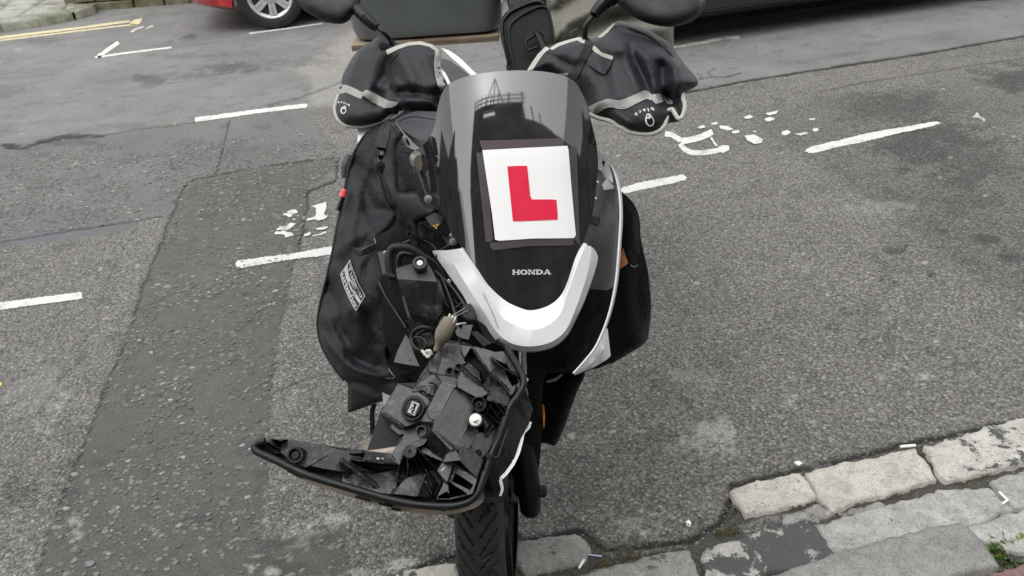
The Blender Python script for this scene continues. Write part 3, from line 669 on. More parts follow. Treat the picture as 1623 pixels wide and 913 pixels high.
# ---- far pavement with its kerb, and the low wall
kp = [G(-200, 74, 0), G(0, 50, 0), G(120, 34.5, 0), G(157, 20, 0)]
KH = .085
top = [G(-200, 58, KH), G(0, 36, KH), G(114, 18, KH), G(150, 8, KH)]
pav = link('pavement', [Vector((q.x, q.y, KH - .012)) for q in (G(-260, 66, KH), G(0, 36, KH), G(114, 18, KH), G(148, 6, KH), G(60, -60, KH), G(-300, -60, KH))], [tuple(range(6))], KERBF, None, org=(0, 0, 0)); pav['kind'] = 'structure'
pav['label'] = 'mossy stone pavement across the street'
def pslab(name, pts, z, mat, **k_): return slab(name, [G(x, y, z)[:2] for x, y in pts], z, -.05, mat, pav, **k_)
kk = dict(rnd=.02, amp=.004, step=.05, chip=.006)
pslab('kerb_stone', [(-200, 60), (0, 37), (0, 30), (-200, 52)], KH, KERBF, **kk)
pslab('kerb_stone', [(1, 37), (60, 29), (114, 19), (108, 14), (35, 24), (1, 30)], KH, KERBF, **kk)
pslab('kerb_stone', [(117, 18), (136, 13), (150, 8), (141, 4), (118, 13)], KH, KERBF, **kk)
for p in ([(-180, 46), (-2, 28), (32, 23), (44, 14), (2, 16), (-180, 34)], [(36, 23), (96, 18.5), (107, 8), (64, 5), (46, 14)], [(3, 15), (45, 13), (62, 3.5), (66, -6), (26, -8)], [(-180, 32), (0, 15), (24, -8), (-180, -6)], [(98, 18), (106, 13), (128, 8), (112, 6)], [(67, 4), (110, 7), (128, 4), (126, -10), (72, -10)]):
    pslab('paving_slab', p, KH, PAVE, **kk)
moss = []
# low wall of stone blocks beside the red car
wa, wb = G(148, 17, 0), G(330, 3.5, 0); wdv = (wb - wa); wl = wdv.length; wdv.normalize(); wn = Vector((-wdv.y, wdv.x, 0))
wall_ = empty('stone_wall', wa, 'low mossy stone wall behind the end of the yellow lines', 'wall')
def blockp(name, s0, s1, z0, z1, y0, y1, mat, parent):
    j = lambda: random.uniform(-.006, .006)
    V = [];
    for s, y, z in ((s0, y0, z0), (s1, y0, z0), (s1, y1, z0), (s0, y1, z0), (s0, y0, z1), (s1, y0, z1), (s1, y1, z1), (s0, y1, z1)):
        V.append(wa + wdv * (s + j()) + wn * (y + j()) + Vector((0, 0, z + j() * .5)))
    return link(name, V, [(0, 1, 2, 3), (4, 5, 6, 7), (0, 1, 5, 4), (1, 2, 6, 5), (2, 3, 7, 6), (3, 0, 4, 7)], mat, parent, bevel=.012)
blockp('wall_core', -.3, 6.0, -.05, .86, .05, .38, WALLS, wall_)
z = -.02
for r_ in range(6):
    h_ = [.11, .16, .15, .14, .15, .16][r_]; s = -.3 + (r_ % 2) * .14
    while s < 5.9:
        l_ = random.uniform(.22, .5); blockp('stone', s, s + l_ - .014, z, z + h_ - .012, random.uniform(-.012, .012), .08, WALLS, wall_); s += l_
    z += h_

# ---- weeds
def weed(name, c, n, hgt, rad, label, leafw=.007):
    root = empty(name, c, label, 'weed')
    V = []; F = []; r = random.Random(c[0] * 100)
    for i in range(n):
        a = r.uniform(0, 6.28); rr = rad * math.sqrt(r.random()); base = Vector(c) + Vector((math.cos(a) * rr, math.sin(a) * rr * .8, 0))
        d = Vector((math.cos(a) * r.uniform(.2, 1), math.sin(a) * r.uniform(.2, 1), r.uniform(.4, 1.2))).normalized(); l_ = hgt * r.uniform(.5, 1)
        s_ = d.cross(Vector((r.uniform(-1, 1), r.uniform(-1, 1), .4))).normalized() * leafw * r.uniform(.6, 1.2); m0 = len(V)
        tip = base + d * l_; bend = Vector((0, 0, -.2 * l_))
        V += [base, base + d * l_ * .45 + s_, base + d * l_ * .45 - s_, tip + bend * .3 + s_ * .6, tip + bend * .3 - s_ * .6, tip + d * l_ * .2 + bend]
        F += [(m0, m0 + 1, m0 + 2), (m0 + 1, m0 + 3, m0 + 4, m0 + 2), (m0 + 3, m0 + 5, m0 + 4)]
    o = link('foliage', V, F, LEAF, root, recalc=False, smooth=False); return root
m, t, b = newmat('weed_leaf'); k = NB(t); g = k.n('ShaderNodeNewGeometry')
k.l(k.ramp(g.outputs['Random Per Island'], [(0, (.05, .10, .018)), (.6, (.10, .19, .035)), (1, (.16, .25, .06))]), b.inputs['Base Color']); b.inputs['Roughness'].default_value = .55
b.inputs['Subsurface Weight'].default_value = 0
LEAF = m
weed('weed_plant', G(1610, 886, .0), 190, .03, .062, 'green weed tuft at the right corner beside the red paver')
weed('weed_plant', G(1556, 909, .0), 70, .02, .032, 'small weed sprouting between the slabs near the lower corner', .005)
m, t, b = newmat('moss'); k = NB(t); k.l(k.ramp(k.noise(200), [(.3, (.035, .037, .012)), (.7, (.12, .11, .03))]), b.inputs['Base Color']); b.inputs['Roughness'].default_value = 1
MOSS = m
def mosspatch(pts, n, seed):
    V = []; F = []; r = random.Random(seed)
    for i in range(n):
        q = r.choice(pts); ux, vy = q[0] + r.gauss(0, q[2]), q[1] + r.gauss(0, q[2] * .5); p = G(ux, vy, .0085); s = r.uniform(.002, .0055); m0 = len(V)
        for j in range(3): V.append(p + Vector((r.uniform(-s, s), r.uniform(-s, s), r.uniform(0, s * 1.6))))
        F.append((m0, m0 + 1, m0 + 2))
    o = link('moss', V, F, MOSS, None, recalc=False, org=(0, 0, 0)); o['kind'] = 'stuff'; o['label'] = 'olive moss in the joints of the kerb'
mosspatch([(1300, 812, 14), (1360, 800, 12), (1420, 785, 12), (1161, 843, 6), (1275, 798, 8), (1260, 800, 8), (1520, 762, 14), (1560, 752, 12), (1478, 740, 6), (1470, 720, 5), (1445, 705, 4), (1600, 822, 16), (1500, 905, 10), (935, 860, 5), (960, 895, 10), (1000, 880, 10), (950, 905, 8), (820, 850, 5), (1140, 848, 6), (1590, 872, 10)], 2200, 4)

# ---- litter
def thing1(name, V, F, mat, label, cat, **k_): o = link(name, V, F, mat, None, **k_); return tag(o, label, cat)
def rod(p, q, r, n=8): return sweep([p, q], r, n)
WP = plastic('white_paper', (.8, .79, .77), .7, .1, var=.02); TAN = plastic('cork_paper', (.5, .33, .16), .8, .1)
def cig(name, a, b_, r, label, c1=WP, cat='litter', flat=1):
    V, F = sweep([a, a.lerp(b_, .5), b_], r, 9, False, flat); o = link(name, V, F, c1, None, smooth=True, sharp=50); return tag(o, label, cat)
cig('cigarette_end', G(1427, 708, .03), G(1451, 706, .03), .004, 'white cigarette end lying on top of the long cream kerb stone')
cig('lollipop_stick', G(932, 879, .008), G(954, 882, .008), .0022, 'thin pale lilac stick beside the small grey kerb stone', plastic('lilac_stick', (.5, .5, .72), .5))
cig('cigarette_end', G(917, 901, .012), G(926, 887, .012), .0035, 'white cigarette end leaning by the lower corner of the small grey stone')
V, F = sweep([G(1584, 780, .03), G(1597, 793, .032), G(1588, 799, .03)], .0032, 8); thing1('bent_straw', V, F, WP, 'bent white plastic straw between two pale slabs', 'litter', smooth=True, sharp=50)
def scrap(name, px, z, mat, label, cat='litter'): return tag(slab(name, [G(x, y, z)[:2] for x, y in px], z, .0005, mat, None, rnd=.002, amp=.0008, step=.006, chip=.002), label, cat)
scrap('chewing_gum', qO([(958, 622), (975, 610), (992, 630), (980, 648), (960, 640)]), .005, WP, 'white chewing gum blob on asphalt ahead of the kerb gap')
scrap('chewing_gum', qN([(400, 305), (420, 300), (442, 312), (425, 324), (405, 316)]), .005, WP, 'white chewing gum blob above the joint of two cream stones')
scrap('leaf_scrap', [(-4, 604), (3, 606), (2, 610), (-5, 610)], .004, plastic('yellow_scrap', (.6, .55, .1), .8), 'yellow scrap at the left edge of the street')
CONC = stone_mat('broken_concrete', (.2, .185, .15), (.28, .26, .22), spots=.4)
tag(slab('concrete_chunk', [G(x, y, .04)[:2] for x, y in [(572, 708), (582, 692), (605, 686), (640, 690), (650, 716), (620, 730), (580, 726)]], .045, -.01, CONC, None, rnd=.02, amp=.01, step=.015), 'pale lump of broken concrete on asphalt behind the hanging headlight', 'rubble')
# ================================================================== THE SCOOTER
BASE = Vector((-.05, 1.21, 0))
bike = empty('motor_scooter', BASE, 'damaged black and white scooter missing its front panels, parked facing the kerb', 'scooter')
def cz(z): return lambda x, y: np.full(np.shape(x), float(z))

# ---- smoked windscreen
def scr_c(y): return np.interp(y, [112, 300, 491], [818, 822, 840])
def screenZ(x, y):
    x = np.asarray(x, float); y = np.asarray(y, float)
    q = (x - scr_c(y)) / 125
    return 1.390 + .00006 * (y - 305) + 1.0e-6 * np.maximum(0, 270 - y) ** 2 + .012 * q ** 2 + .034 * q ** 4
edL = spline([(820, 111.5), (780, 114), (740, 121), (717, 130), (705, 139), (697, 158), (693, 175), (688, 202), (680, 218), (668, 232), (657, 242), (658, 249), (668, 275), (683, 305), (702, 338), (716, 371), (735, 395), (757, 428), (777, 456), (803, 476), (822, 486), (841, 491)], k=8)
edR = spline([(820, 111.5), (858, 113), (890, 119), (910, 129), (921, 145), (932, 172), (940, 205), (946, 232), (948, 262), (946, 290), (941, 330), (934, 356), (926, 380), (914, 405), (905, 432), (895, 455), (882, 474), (866, 485), (841, 491)], k=8)
NR, NC = 120, 57
eL = resample(edL, n=NR); eR = resample(edR, n=NR)
V = []; F = []
for i in range(NR):
    for j in range(NC):
        s = j / (NC - 1); s = .5 - .5 * math.cos(math.pi * s) if False else s
        x = eL[i, 0] * (1 - s) + eR[i, 0] * s; y = eL[i, 1] * (1 - s) + eR[i, 1] * s
        if i in (0, NR - 1) : x, y = eL[i] + (eR[i] - eL[i]) * s
        V.append(P(x, y, float(screenZ(x, y))))
for i in range(NR - 1):
    for j in range(NC - 1): F.append((i * NC + j, (i + 1) * NC + j, (i + 1) * NC + j + 1, i * NC + j + 1))
bm = bmesh.new(); vs = [bm.verts.new(p) for p in V]
for q in F:
    bm.faces.new([vs[i] for i in q])
bmesh.ops.remove_doubles(bm, verts=bm.verts, dist=1e-5); bmesh.ops.dissolve_degenerate(bm, edges=bm.edges, dist=1e-6)
bm.normal_update(); bm.verts.index_update()
s = sum(f.normal.dot(Vector(EYE) - f.calc_center_median()) for f in bm.faces)
if s < 0: bmesh.ops.reverse_faces(bm, faces=bm.faces)
V = [v_.co.copy() for v_ in bm.verts]; F = [tuple(v_.index for v_ in f.verts) for f in bm.faces]; bm.free()
m, t, b = newmat('smoked_plastic'); k = NB(t); co = k.coord()
dirt = k.math('MULTIPLY', k.ramp(k.noise(13, 8, .7, co, .8), [(.5, 0), (.78, 1)]), .22)
spk = k.ramp(k.noise(260, 3, .6, co), [(.70, 0), (.76, 1)])
k.l(k.mix(k.math('MAXIMUM', dirt, k.math('MULTIPLY', spk, .25)), (.015, .0155, .017), (.11, .11, .107)), b.inputs['Base Color'])
k.l(k.ramp(k.noise(24, 6, .7, co, .6), [(.3, .035), (.75, .10)]), b.inputs['Roughness'])
b.inputs['IOR'].default_value = 1.58; b.inputs['Specular IOR Level'].default_value = .62; b.inputs['Coat Weight'].default_value = .5; b.inputs['Coat Roughness'].default_value = .035; b.inputs['Coat IOR'].default_value = 1.5
k.bump(k.noise(9, 2, .4, co), .05, .003, b)
SMOKE = m
scr = link('windscreen', V, F, SMOKE, bike, smooth=True, recalc=False, solid=.004)

# HONDA lettering on the screen
def letters(word, x0, x1, y0, y1):
    H = [(0, 0, 34, 22), (0, 78, 34, 100), (7, 0, 27, 100), (66, 0, 100, 22), (66, 78, 100, 100), (73, 0, 93, 100), (20, 40, 80, 58)]
    N_ = [(0, 0, 32, 20), (0, 80, 34, 100), (10, 0, 24, 100), (70, 0, 100, 20), (76, 0, 91, 100)]
    out = []; cw = (x1 - x0) / 5.0
    rect = lambda q: [(q[0], q[1]), (q[2], q[1]), (q[2], q[3]), (q[0], q[3])]
    def ring(cx, cy, rx, ry, tx, ty, a0=0, a1=360):
        n = 20; o_ = [(cx + rx * math.cos(R(a0 + (a1 - a0) * i / n)), cy + ry * math.sin(R(a0 + (a1 - a0) * i / n))) for i in range(n + 1)]
        i_ = [(cx + (rx - tx) * math.cos(R(a0 + (a1 - a0) * i / n)), cy + (ry - ty) * math.sin(R(a0 + (a1 - a0) * i / n))) for i in range(n + 1)]
        return [[o_[i], o_[i + 1], i_[i + 1], i_[i]] for i in range(n)]
    for c, ch in enumerate(word):
        if ch == 'H': ps = [rect(q) for q in H]
        elif ch == 'N': ps = [rect(q) for q in N_] + [[(10, 0), (34, 0), (90, 100), (68, 100)]]
        elif ch == 'O': ps = ring(50, 50, 50, 52, 28, 20)
        elif ch == 'D': ps = [rect((0, 0, 40, 20)), rect((0, 80, 40, 100)), rect((10, 0, 34, 100))] + ring(38, 50, 60, 50, 28, 20, -90, 90)
        elif ch == 'A': ps = [[(40, 0), (62, 0), (98, 100), (72, 100)], [(40, 0), (52, 0), (24, 100), (6, 100)], rect((22, 60, 74, 76)), rect((-6, 84, 34, 100)), rect((64, 84, 102, 100))]
        for p in ps: out.append([(x0 + cw * (c + .02 + .0096 * x), y0 + (y1 - y0) * y / 100 - .6 * (c / 4)) for x, y in p])
    return out
def polys(name, ps, zf, off, mat, parent, solid=.0005):
    V = []; F = []
    for i, p in enumerate(ps):
        p = arr(p); m0 = len(V); z = zf(p[:, 0], p[:, 1]) - off - (i % 7) * .00004
        V += [P(a[0], a[1], zz) for a, zz in zip(p, z)]; q = tuple(range(m0, m0 + len(p)))
        if (V[q[1]] - V[q[0]]).cross(V[q[2]] - V[q[0]]).dot(Vector(EYE) - V[q[0]]) < 0: q = q[::-1]
        F.append(q)
    return link(name, V, F, mat, parent, recalc=False, solid=solid)
polys('lettering', letters('HONDA', 811.8, 873.5, 427.6, 435.6), screenZ, .0012, plastic('silver_print', (.55, .55, .56), .4, 0, bump=0, var=.02), scr)['label'] = 'silver maker lettering HONDA'

# ---- white V cowl round the foot of the screen
cz0 = lambda x, y: screenZ(x, y)
inner = [(733, 392), (755, 424), (774, 452), (800, 476), (822, 487), (841, 492), (866, 486), (884, 474), (897, 453), (913, 406), (925, 385)]
crease = [(729, 394), (752, 430), (778, 470), (792, 497), (812, 512), (841, 521), (868, 514), (888, 495), (899, 462), (917, 412), (929, 386)]
mid = [(706, 397), (737, 448), (768, 496), (788, 527), (812, 545), (843, 549), (874, 542), (897, 523), (912, 490), (930, 438), (938, 396)]
outer = [(685, 398), (707, 430), (735, 470), (757, 512), (781, 540), (814, 554), (846, 557), (876, 550), (898, 533), (914, 503), (930, 467), (948, 408), (935, 389)]
def r3(L, dz, n=40):
    a = resample(spline(L, k=8), n=n); return [(x, y, float(screenZ(x, y)) + dz) for x, y in a]
Ri = r3(inner, -.001); Rc = r3(crease, -.012); Rm = r3(mid, -.016); Ro = r3(outer, -.004)
Rc2 = [(x + (a[0] - x) * .06, y + (a[1] - y) * .06, z - .001) for (x, y, z), a in zip(Rc, Rm)]
Rb = [(x + (x - 820) * .004, y + 1.5, z + .03) for x, y, z in Ro]
cowl = loft('front_cowl', [Ri, Rc, Rc2, Rm, Ro, Rb], WHITE, bike, n=60, solid=.003, sharp=25, curve=False, label='white V shaped cowl under the windscreen')
tube('cowl_scratch', [(x, y, float(screenZ(x, y)) - .0162) for x, y in qD([(330, 420), (370, 500), (410, 600)])], .0004, BLACKD, cowl, 5, k=3)

# ---- open side panel on the right (seen from its inside)
rim = [(958, 248), (974, 270), (982, 300), (985, 340), (983, 380), (980, 420), (976, 455), (968, 492), (958, 522), (945, 550), (928, 572), (910, 592)]
rimZ = [1.52, 1.49, 1.46, 1.44, 1.43, 1.42, 1.41, 1.40, 1.39, 1.38, 1.37, 1.36]
rim3 = [(x, y, z) for (x, y), z in zip(rim, rimZ)]
in1 = [(952, 255), (965, 280), (971, 310), (973, 345), (970, 385), (967, 425), (962, 460), (953, 498), (942, 527), (930, 552), (918, 570), (908, 588)]
in1 = [(x, y, z + .05) for (x, y), z in zip(in1, rimZ)]
in2 = [(940, 250, 1.60), (944, 285, 1.59), (940, 320, 1.585), (930, 350, 1.58), (918, 390, 1.575), (910, 420, 1.57), (905, 455, 1.56), (900, 490, 1.55), (895, 520, 1.54), (890, 545, 1.53), (893, 570, 1.50), (902, 588, 1.44)]
cut = lambda L, hi: [q for q in L if (q[1] <= 462) == hi or abs(q[1] - 460) < 8]
o3 = [(x - 3.2, y - .5, z + .002) for x, y, z in rim3]
side = loft('side_panel', [cut(in2, 1), cut(in1, 1), cut(o3, 1)], INNERW, bike, n=40, solid=.002, label='grey scuffed inside of the loose side panel')
loft('panel_lower', [cut(in2, 0), cut(in1, 0), cut(o3, 0)], BLACKC, bike, n=30, solid=.002)  # lower half of the panel inside, coloured black
edge_ = loft('panel_edge', [[(x - 3.0, y - .6, z) for x, y, z in rim3], [(x - .6, y - .2, z - .004) for x, y, z in rim3], [(x + 1.6, y, z + .002) for x, y, z in rim3], [(x + 2.5, y, z + .05) for x, y, z in rim3]], WHITE, bike, n=50, solid=0.001, label='white painted edge of the side panel')
loft('panel_tip', [[(957, 522, 1.392), (946, 551, 1.382), (929, 573, 1.372), (911, 593, 1.362)], [(963, 521, 1.40), (958, 553, 1.39), (937, 577, 1.38), (911, 594, 1.364)], [(968, 564, 1.43), (962, 570, 1.425), (940, 583, 1.41), (911, 595, 1.37)]], WHITE, bike, n=16, solid=.002, curve=False, label='white lower tip of the side panel')
solid('panel_block', [(935, 340, 1.47), (950, 343, 1.47), (951, 351, 1.475), (947, 358, 1.47), (933, 354, 1.47)], .03, GREYP, bike, flare=.1)
loft('panel_bracket', [qK_ for qK_ in ([(948.5, 240, 1.5), (955, 246, 1.5), (962, 252, 1.5)], [(947, 268, 1.5), (956, 272, 1.5), (970, 275, 1.5)], [(951, 277, 1.51), (962, 284, 1.5), (972, 290, 1.49)])], plastic('pale_panel_bracket', (.45, .46, .46), .45, .4), bike, n=12, curve=False)
polys('slot', [qK([(295, 158), (312, 160), (314, 185), (296, 182)])], cz(1.497), .0015, DARK, bike, .001)
loft('panel_tab', [[(954, 292, 1.5), (962, 283, 1.5), (970, 283, 1.5)], [(957, 301, 1.495), (966, 300, 1.495), (974, 298, 1.495)], [(962, 304, 1.5), (970, 303, 1.5), (976, 305, 1.5)]], plastic('pale_tab', (.42, .43, .43), .45, .5), bike, n=8, curve=False)
lathe('panel_ring', P(983, 313, 1.56), toward(P(983, 313, 1.56)) + Vector((.5, 0, 0)), [(.004, 0), (.0085, 0), (.0085, .004), (.004, .004)], BLACKC, bike, 18)
for (x, y) in ((943, 316), (946, 290)): lathe('bolt', P(x, y, 1.475), toward(P(x, y, 1.47)), [(.004, 0), (.004, .004), (.0025, .005)], STEEL, bike, 10)

# ---- near-black mass in place of the dark void behind the missing front panels
inflate('inner_void_mass', [(636, 305), (668, 318), (700, 330), (940, 320), (972, 300), (976, 380), (966, 470), (948, 545), (900, 588), (864, 596), (858, 700), (848, 760), (815, 760), (790, 700), (700, 650), (650, 600), (612, 545), (604, 440), (596, 380), (626, 356)], tps([(640, 320, 1.60), (940, 320, 1.60), (600, 400, 1.60), (650, 600, 1.60), (840, 600, 1.60), (840, 760, 1.72), (960, 480, 1.60)]), .02, 60, .25, DARK, bike, step=14)
# lower body and the rear half: floor, seat, tail and rear wheel
HD = Vector((-.13, .99, 0)).normalized(); HS = Vector((HD.y, -HD.x, 0))
def B(s, a, z): return BASE + HD * s + HS * a + Vector((0, 0, z))   # bike axes: back, towards its left side, up
def hull(name, secs, mat, parent=bike, smooth=True):
    """skin through cross sections (s, halfwidth, zlow, zhigh)"""
    V = []; F = []; n = 14
    for s_, hw, z0, z1 in secs:
        for k_ in range(n):
            a = 2 * math.pi * k_ / n; ca, sa = math.cos(a), math.sin(a)
            e = lambda q: math.copysign(abs(q) ** .6, q)
            V.append(B(s_, hw * e(ca), (z0 + z1) / 2 + (z1 - z0) / 2 * e(sa)))
    for i in range(len(secs) - 1):
        for k_ in range(n): F.append((i * n + k_, i * n + (k_ + 1) % n, (i + 1) * n + (k_ + 1) % n, (i + 1) * n + k_))
    F += [tuple(range(n))[::-1], tuple(range((len(secs) - 1) * n, len(secs) * n))]
    return link(name, V, F, mat, parent, smooth=smooth, sharp=50)
hull('floor_body', [(.40, .12, .30, .52), (.55, .17, .24, .46), (.8, .19, .22, .42), (1.0, .18, .24, .62), (1.15, .15, .3, .66)], DARK)
hull('seat', [(.78, .07, .62, .70), (.9, .12, .64, .75), (1.15, .15, .66, .76), (1.4, .14, .68, .79)], GREYP)
hull('tail_body', [(.95, .12, .42, .62), (1.15, .17, .45, .665), (1.45, .15, .52, .70), (1.75, .06, .6, .72)], WHITE)
V, F = sweep([B(1.31 + .2 * math.cos(a), 0, .255 + .2 * math.sin(a)) for a in np.linspace(0, 2 * math.pi, 28)[:-1]], .055, 10, True); link('rear_tyre', V, F, RUBBER, bike, smooth=True)
lathe('rear_rim', B(1.31, -.03, .255), HS, [(.02, 0), (.16, 0), (.16, .06), (.02, .06)], ALU, bike, 24)
# white trim of the leg shield seen past the left muff
loft('body_trim', [[(700, 76, 2.0), (716, 92, 1.98), (737, 110, 1.95), (760, 130, 1.9)], [(712, 80, 2.0), (729, 92, 1.98), (753, 115, 1.95), (778, 138, 1.9)]], WHITE, bike, n=14, solid=.004, label='white body trim behind the left muff')
loft('body_trim', [[(695, 108, 1.9), (702, 118, 1.9), (712, 140, 1.88), (716, 155, 1.86)], [(698, 107, 1.9), (706, 116, 1.9), (717, 138, 1.88), (722, 155, 1.86)]], WHITE, bike, n=14, solid=.003, label='thin white trim strip beside the left muff')
loft('dash_cover', [[(698, 92, 1.96), (712, 96, 1.95), (738, 114, 1.92), (765, 140, 1.88)], [(696, 110, 1.94), (706, 118, 1.93), (722, 145, 1.9), (735, 165, 1.86)]], GREYP, bike, n=14, solid=.004)
loft('body_trim', [[(567, 203, 1.755), (590, 196, 1.755), (622, 188, 1.755)], [(567, 228, 1.745), (586, 216, 1.745), (612, 204, 1.745)]], WHITE, bike, n=8, solid=.004, curve=False, label='white trim corner under the left muff')

# ---- left stay with its lugs
stay = [(614, 191), (606, 199), (599, 218), (593, 240), (592.5, 263), (596, 277), (603, 292), (608, 308), (612, 322), (613, 329), (624, 334), (630, 350), (641, 366), (648, 376), (654, 396), (660, 402), (666, 392), (664, 370), (662, 352), (690, 345), (697, 330), (676, 320), (662, 300), (650, 303), (634, 302), (632, 280), (631, 262), (629, 240), (630, 228), (640, 213), (632, 203), (626, 194)]
st_o, st_z = inflate('side_stay', stay, tps([(614, 191, 1.50), (600, 260, 1.46), (640, 350, 1.46), (690, 335, 1.47), (660, 400, 1.46), (630, 210, 1.50)]), .010, 10, .02, BLACKC, bike, step=5, curve=False)
solid('stay_lug', [(603, 211, 1.452), (619, 206, 1.455), (616, 222, 1.447), (612, 236, 1.444), (597, 233, 1.444), (599, 222, 1.448)], .02, BLACKD, st_o, flare=.12)
solid('stay_socket', [(599, 237, 1.447), (609, 239, 1.447), (608, 248, 1.447), (598, 247, 1.447)], .02, BLACKC, st_o, flare=.2)
polys('socket_face', [[(602, 240), (608, 240.5), (607.5, 246), (601.5, 245.5)]], cz(1.446), .0005, plastic('worn_grey', (.09, .09, .09), .5, .4), st_o)
def boss(name, x, y, z, r, h, mat, parent, tilt=(0, 0, 0), hole=.45, n=22):
    p = P(x, y, z); ax = toward(p) + Vector(tilt)
    return lathe(name, p, ax, [(r * 1.05, -.012), (r, h * .8), (r * .92, h), (r * hole, h), (r * hole * .9, h * .3)], mat, parent, n)
boss('stay_boss', 603, 263, 1.446, .0085, .012, BLACKD, st_o); lathe('bolt', P(603, 263, 1.44), toward(P(603, 263, 1.44)), [(.004, 0), (.004, .009), (.003, .010)], BLACKC, st_o, 6, False)
boss('stay_boss', 649, 371, 1.452, .0068, .012, BLACKD, st_o); boss('stay_boss', 649, 360, 1.46, .0062, .012, BLACKC, st_o)
tube('stay_rim', [(x, y, float(st_z(x, y)) - .004) for x, y in [(613, 193), (605, 202), (598, 220), (594, 240), (594, 262), (603, 290), (613, 322), (628, 342)]], .0016, BLACKD, st_o, 6)

# ---- grey dash side panel left of the screen
dash = loft('dash_panel', [[(625, 191, 1.57), (640, 183, 1.60), (660, 176, 1.63), (694, 177, 1.62)], [(628, 196, 1.545), (648, 196, 1.56), (670, 196, 1.57), (692, 198, 1.56)], [(634, 203, 1.535), (650, 214, 1.53), (668, 224, 1.52), (682, 214, 1.53)], [(640, 210, 1.54), (652, 222, 1.535), (664, 236, 1.52), (672, 230, 1.52)]], GREYP, bike, n=16, sharp=20, curve=False)
tube('dash_seam', [(632, 192, 1.55), (655, 185, 1.575), (690, 190, 1.56)], .0012, BLACKC, dash, 6)
loft('dash_rail', [[(626, 193, 1.535), (640, 210, 1.525), (655, 226, 1.515), (665, 235, 1.51)], [(629, 200, 1.53), (637, 216, 1.52), (642, 232, 1.515), (658, 238, 1.51)]], plastic('light_grey_rail', (.12, .12, .125), .4, .2), dash, n=12, curve=False, solid=.003)
polys('slot', [qJ([(503, 172), (522, 180), (545, 225), (540, 240), (520, 225), (506, 195)])], cz(1.515), .0025, DARK, dash, .001)
bulb = loft('indicator_lens', [[(662, 238, 1.50), (655, 240, 1.50), (649, 250, 1.495), (651, 262, 1.49)], [(668, 246, 1.475), (661, 247, 1.472), (656, 254, 1.47), (658, 265, 1.47)], [(670, 262, 1.48), (668, 268, 1.48), (662, 275, 1.48), (656, 277, 1.485)]], plastic('clear_amber_plastic', (.15, .13, .115), .18, .3), bike, n=10, label='broken clear indicator lens beside the screen')
tube('indicator_stem', [(662, 272, 1.485), (668, 286, 1.475), (673, 302, 1.468), (678, 314, 1.462)], [.0058, .0048, .0045, .004], BLACKD, bike)
for (x, y, z) in ((678.5, 315, 1.45), (718.5, 382.5, 1.435)):
    p = P(x, y, z); lathe('washer', p, toward(p), [(.0075, 0), (.0075, .0015), (.003, .0018)], ALU, bike, 18); lathe('bolt', p, toward(p), [(.0042, .001), (.0042, .006), (.0035, .0068)], STEEL, bike, 6, False)
rel = solid('relay_block', [(674, 345, 1.445), (690, 337, 1.45), (703, 346, 1.45), (699, 357, 1.44), (684, 360, 1.435)], .03, BLACKD, bike, flare=.1)
for x, y in ((688, 358), (693, 356.5), (691, 361)): solid('contact_pin', [(x - 1.6, y - 1.4, 1.432), (x + 1.6, y - 1.8, 1.432), (x + 1.6, y + 1.4, 1.432), (x - 1.6, y + 1.8, 1.432)], .004, plastic('amber_pin', (.55, .30, .04), .4), rel, bevel=0)
solid('amber_chip', qD([(158, 28), (166, 26), (168, 38), (160, 40)]) and [(710, 339, 1.43), (713, 338, 1.43), (713.5, 342, 1.43), (710.5, 342.5, 1.43)], .003, plastic('amber_chip', (.6, .3, .03), .4), bike, bevel=0)

# ---- coolant tank, hose and cap
tank = solid('coolant_tank', qG([(455, 200), (540, 205), (660, 215), (675, 290), (690, 372), (650, 432), (590, 425), (545, 410), (515, 370), (495, 320), (470, 250)]) and [(x, y, z) for (x, y), z in zip(qG([(455, 200), (560, 208), (660, 216), (676, 290), (692, 372), (655, 425), (590, 405), (540, 390), (515, 360), (495, 310), (470, 250)]), (1.405, 1.40, 1.405, 1.405, 1.41, 1.42, 1.415, 1.415, 1.41, 1.408, 1.405))], .05, BLACKD, bike, flare=.02, bevel=.003)
solid('tank_shoulder', [(x, y, z) for (x, y), z in zip(qG([(447, 148), (530, 124), (560, 132), (610, 118), (640, 165), (662, 217), (560, 210), (455, 202)]), (1.43, 1.445, 1.44, 1.445, 1.43, 1.405, 1.40, 1.405))], .03, plastic('grey_tank_top', (.055, .057, .06), .5, .6), tank, flare=0, bevel=.002)  # lighter grey than the tank body
p = P(666, 421, 1.415); ax = toward(P(666, 421, 1.415)) + Vector((0, 0, .7))
lathe('tank_cap', p, ax, [(.0125, -.018), (.0125, .002), (.0118, .003), (.0142, .004), (.0142, .013), (.013, .0145), (.0085, .0145), (.008, .011), (.004, .0112)], BLACKC, tank, 26)
lathe('cap_insert', p + ax.normalized() * .0115, ax, [(.0055, 0), (.0055, .0015), (.002, .002)], ALU, tank, 16)
tube('hose', [(622, 446, 1.43), (617, 428, 1.43), (616, 406, 1.43), (622, 394, 1.43), (634, 391, 1.425), (650, 394, 1.425), (664, 402, 1.43), (674, 412, 1.435)], .0075, BLACKD, bike, 12)
tube('hose', [(632, 426, 1.46), (632, 410, 1.46), (640, 402, 1.46), (655, 405, 1.46)], .006, BLACKC, bike, 10)
tube('tank_pipe', [(648, 500, 1.42), (655, 512, 1.42), (660, 524, 1.42), (668, 545, 1.42)], .005, BLACKC, bike, 10)
clip = solid('cloth_clip', [(558, 389.5, 1.55), (562, 393, 1.55), (573, 396, 1.54), (583, 390, 1.54), (593, 386, 1.54), (596, 394, 1.54), (586, 401, 1.54), (574, 405, 1.54), (566, 404, 1.545), (561, 399, 1.55)], .02, BLACKC, bike, flare=.05)
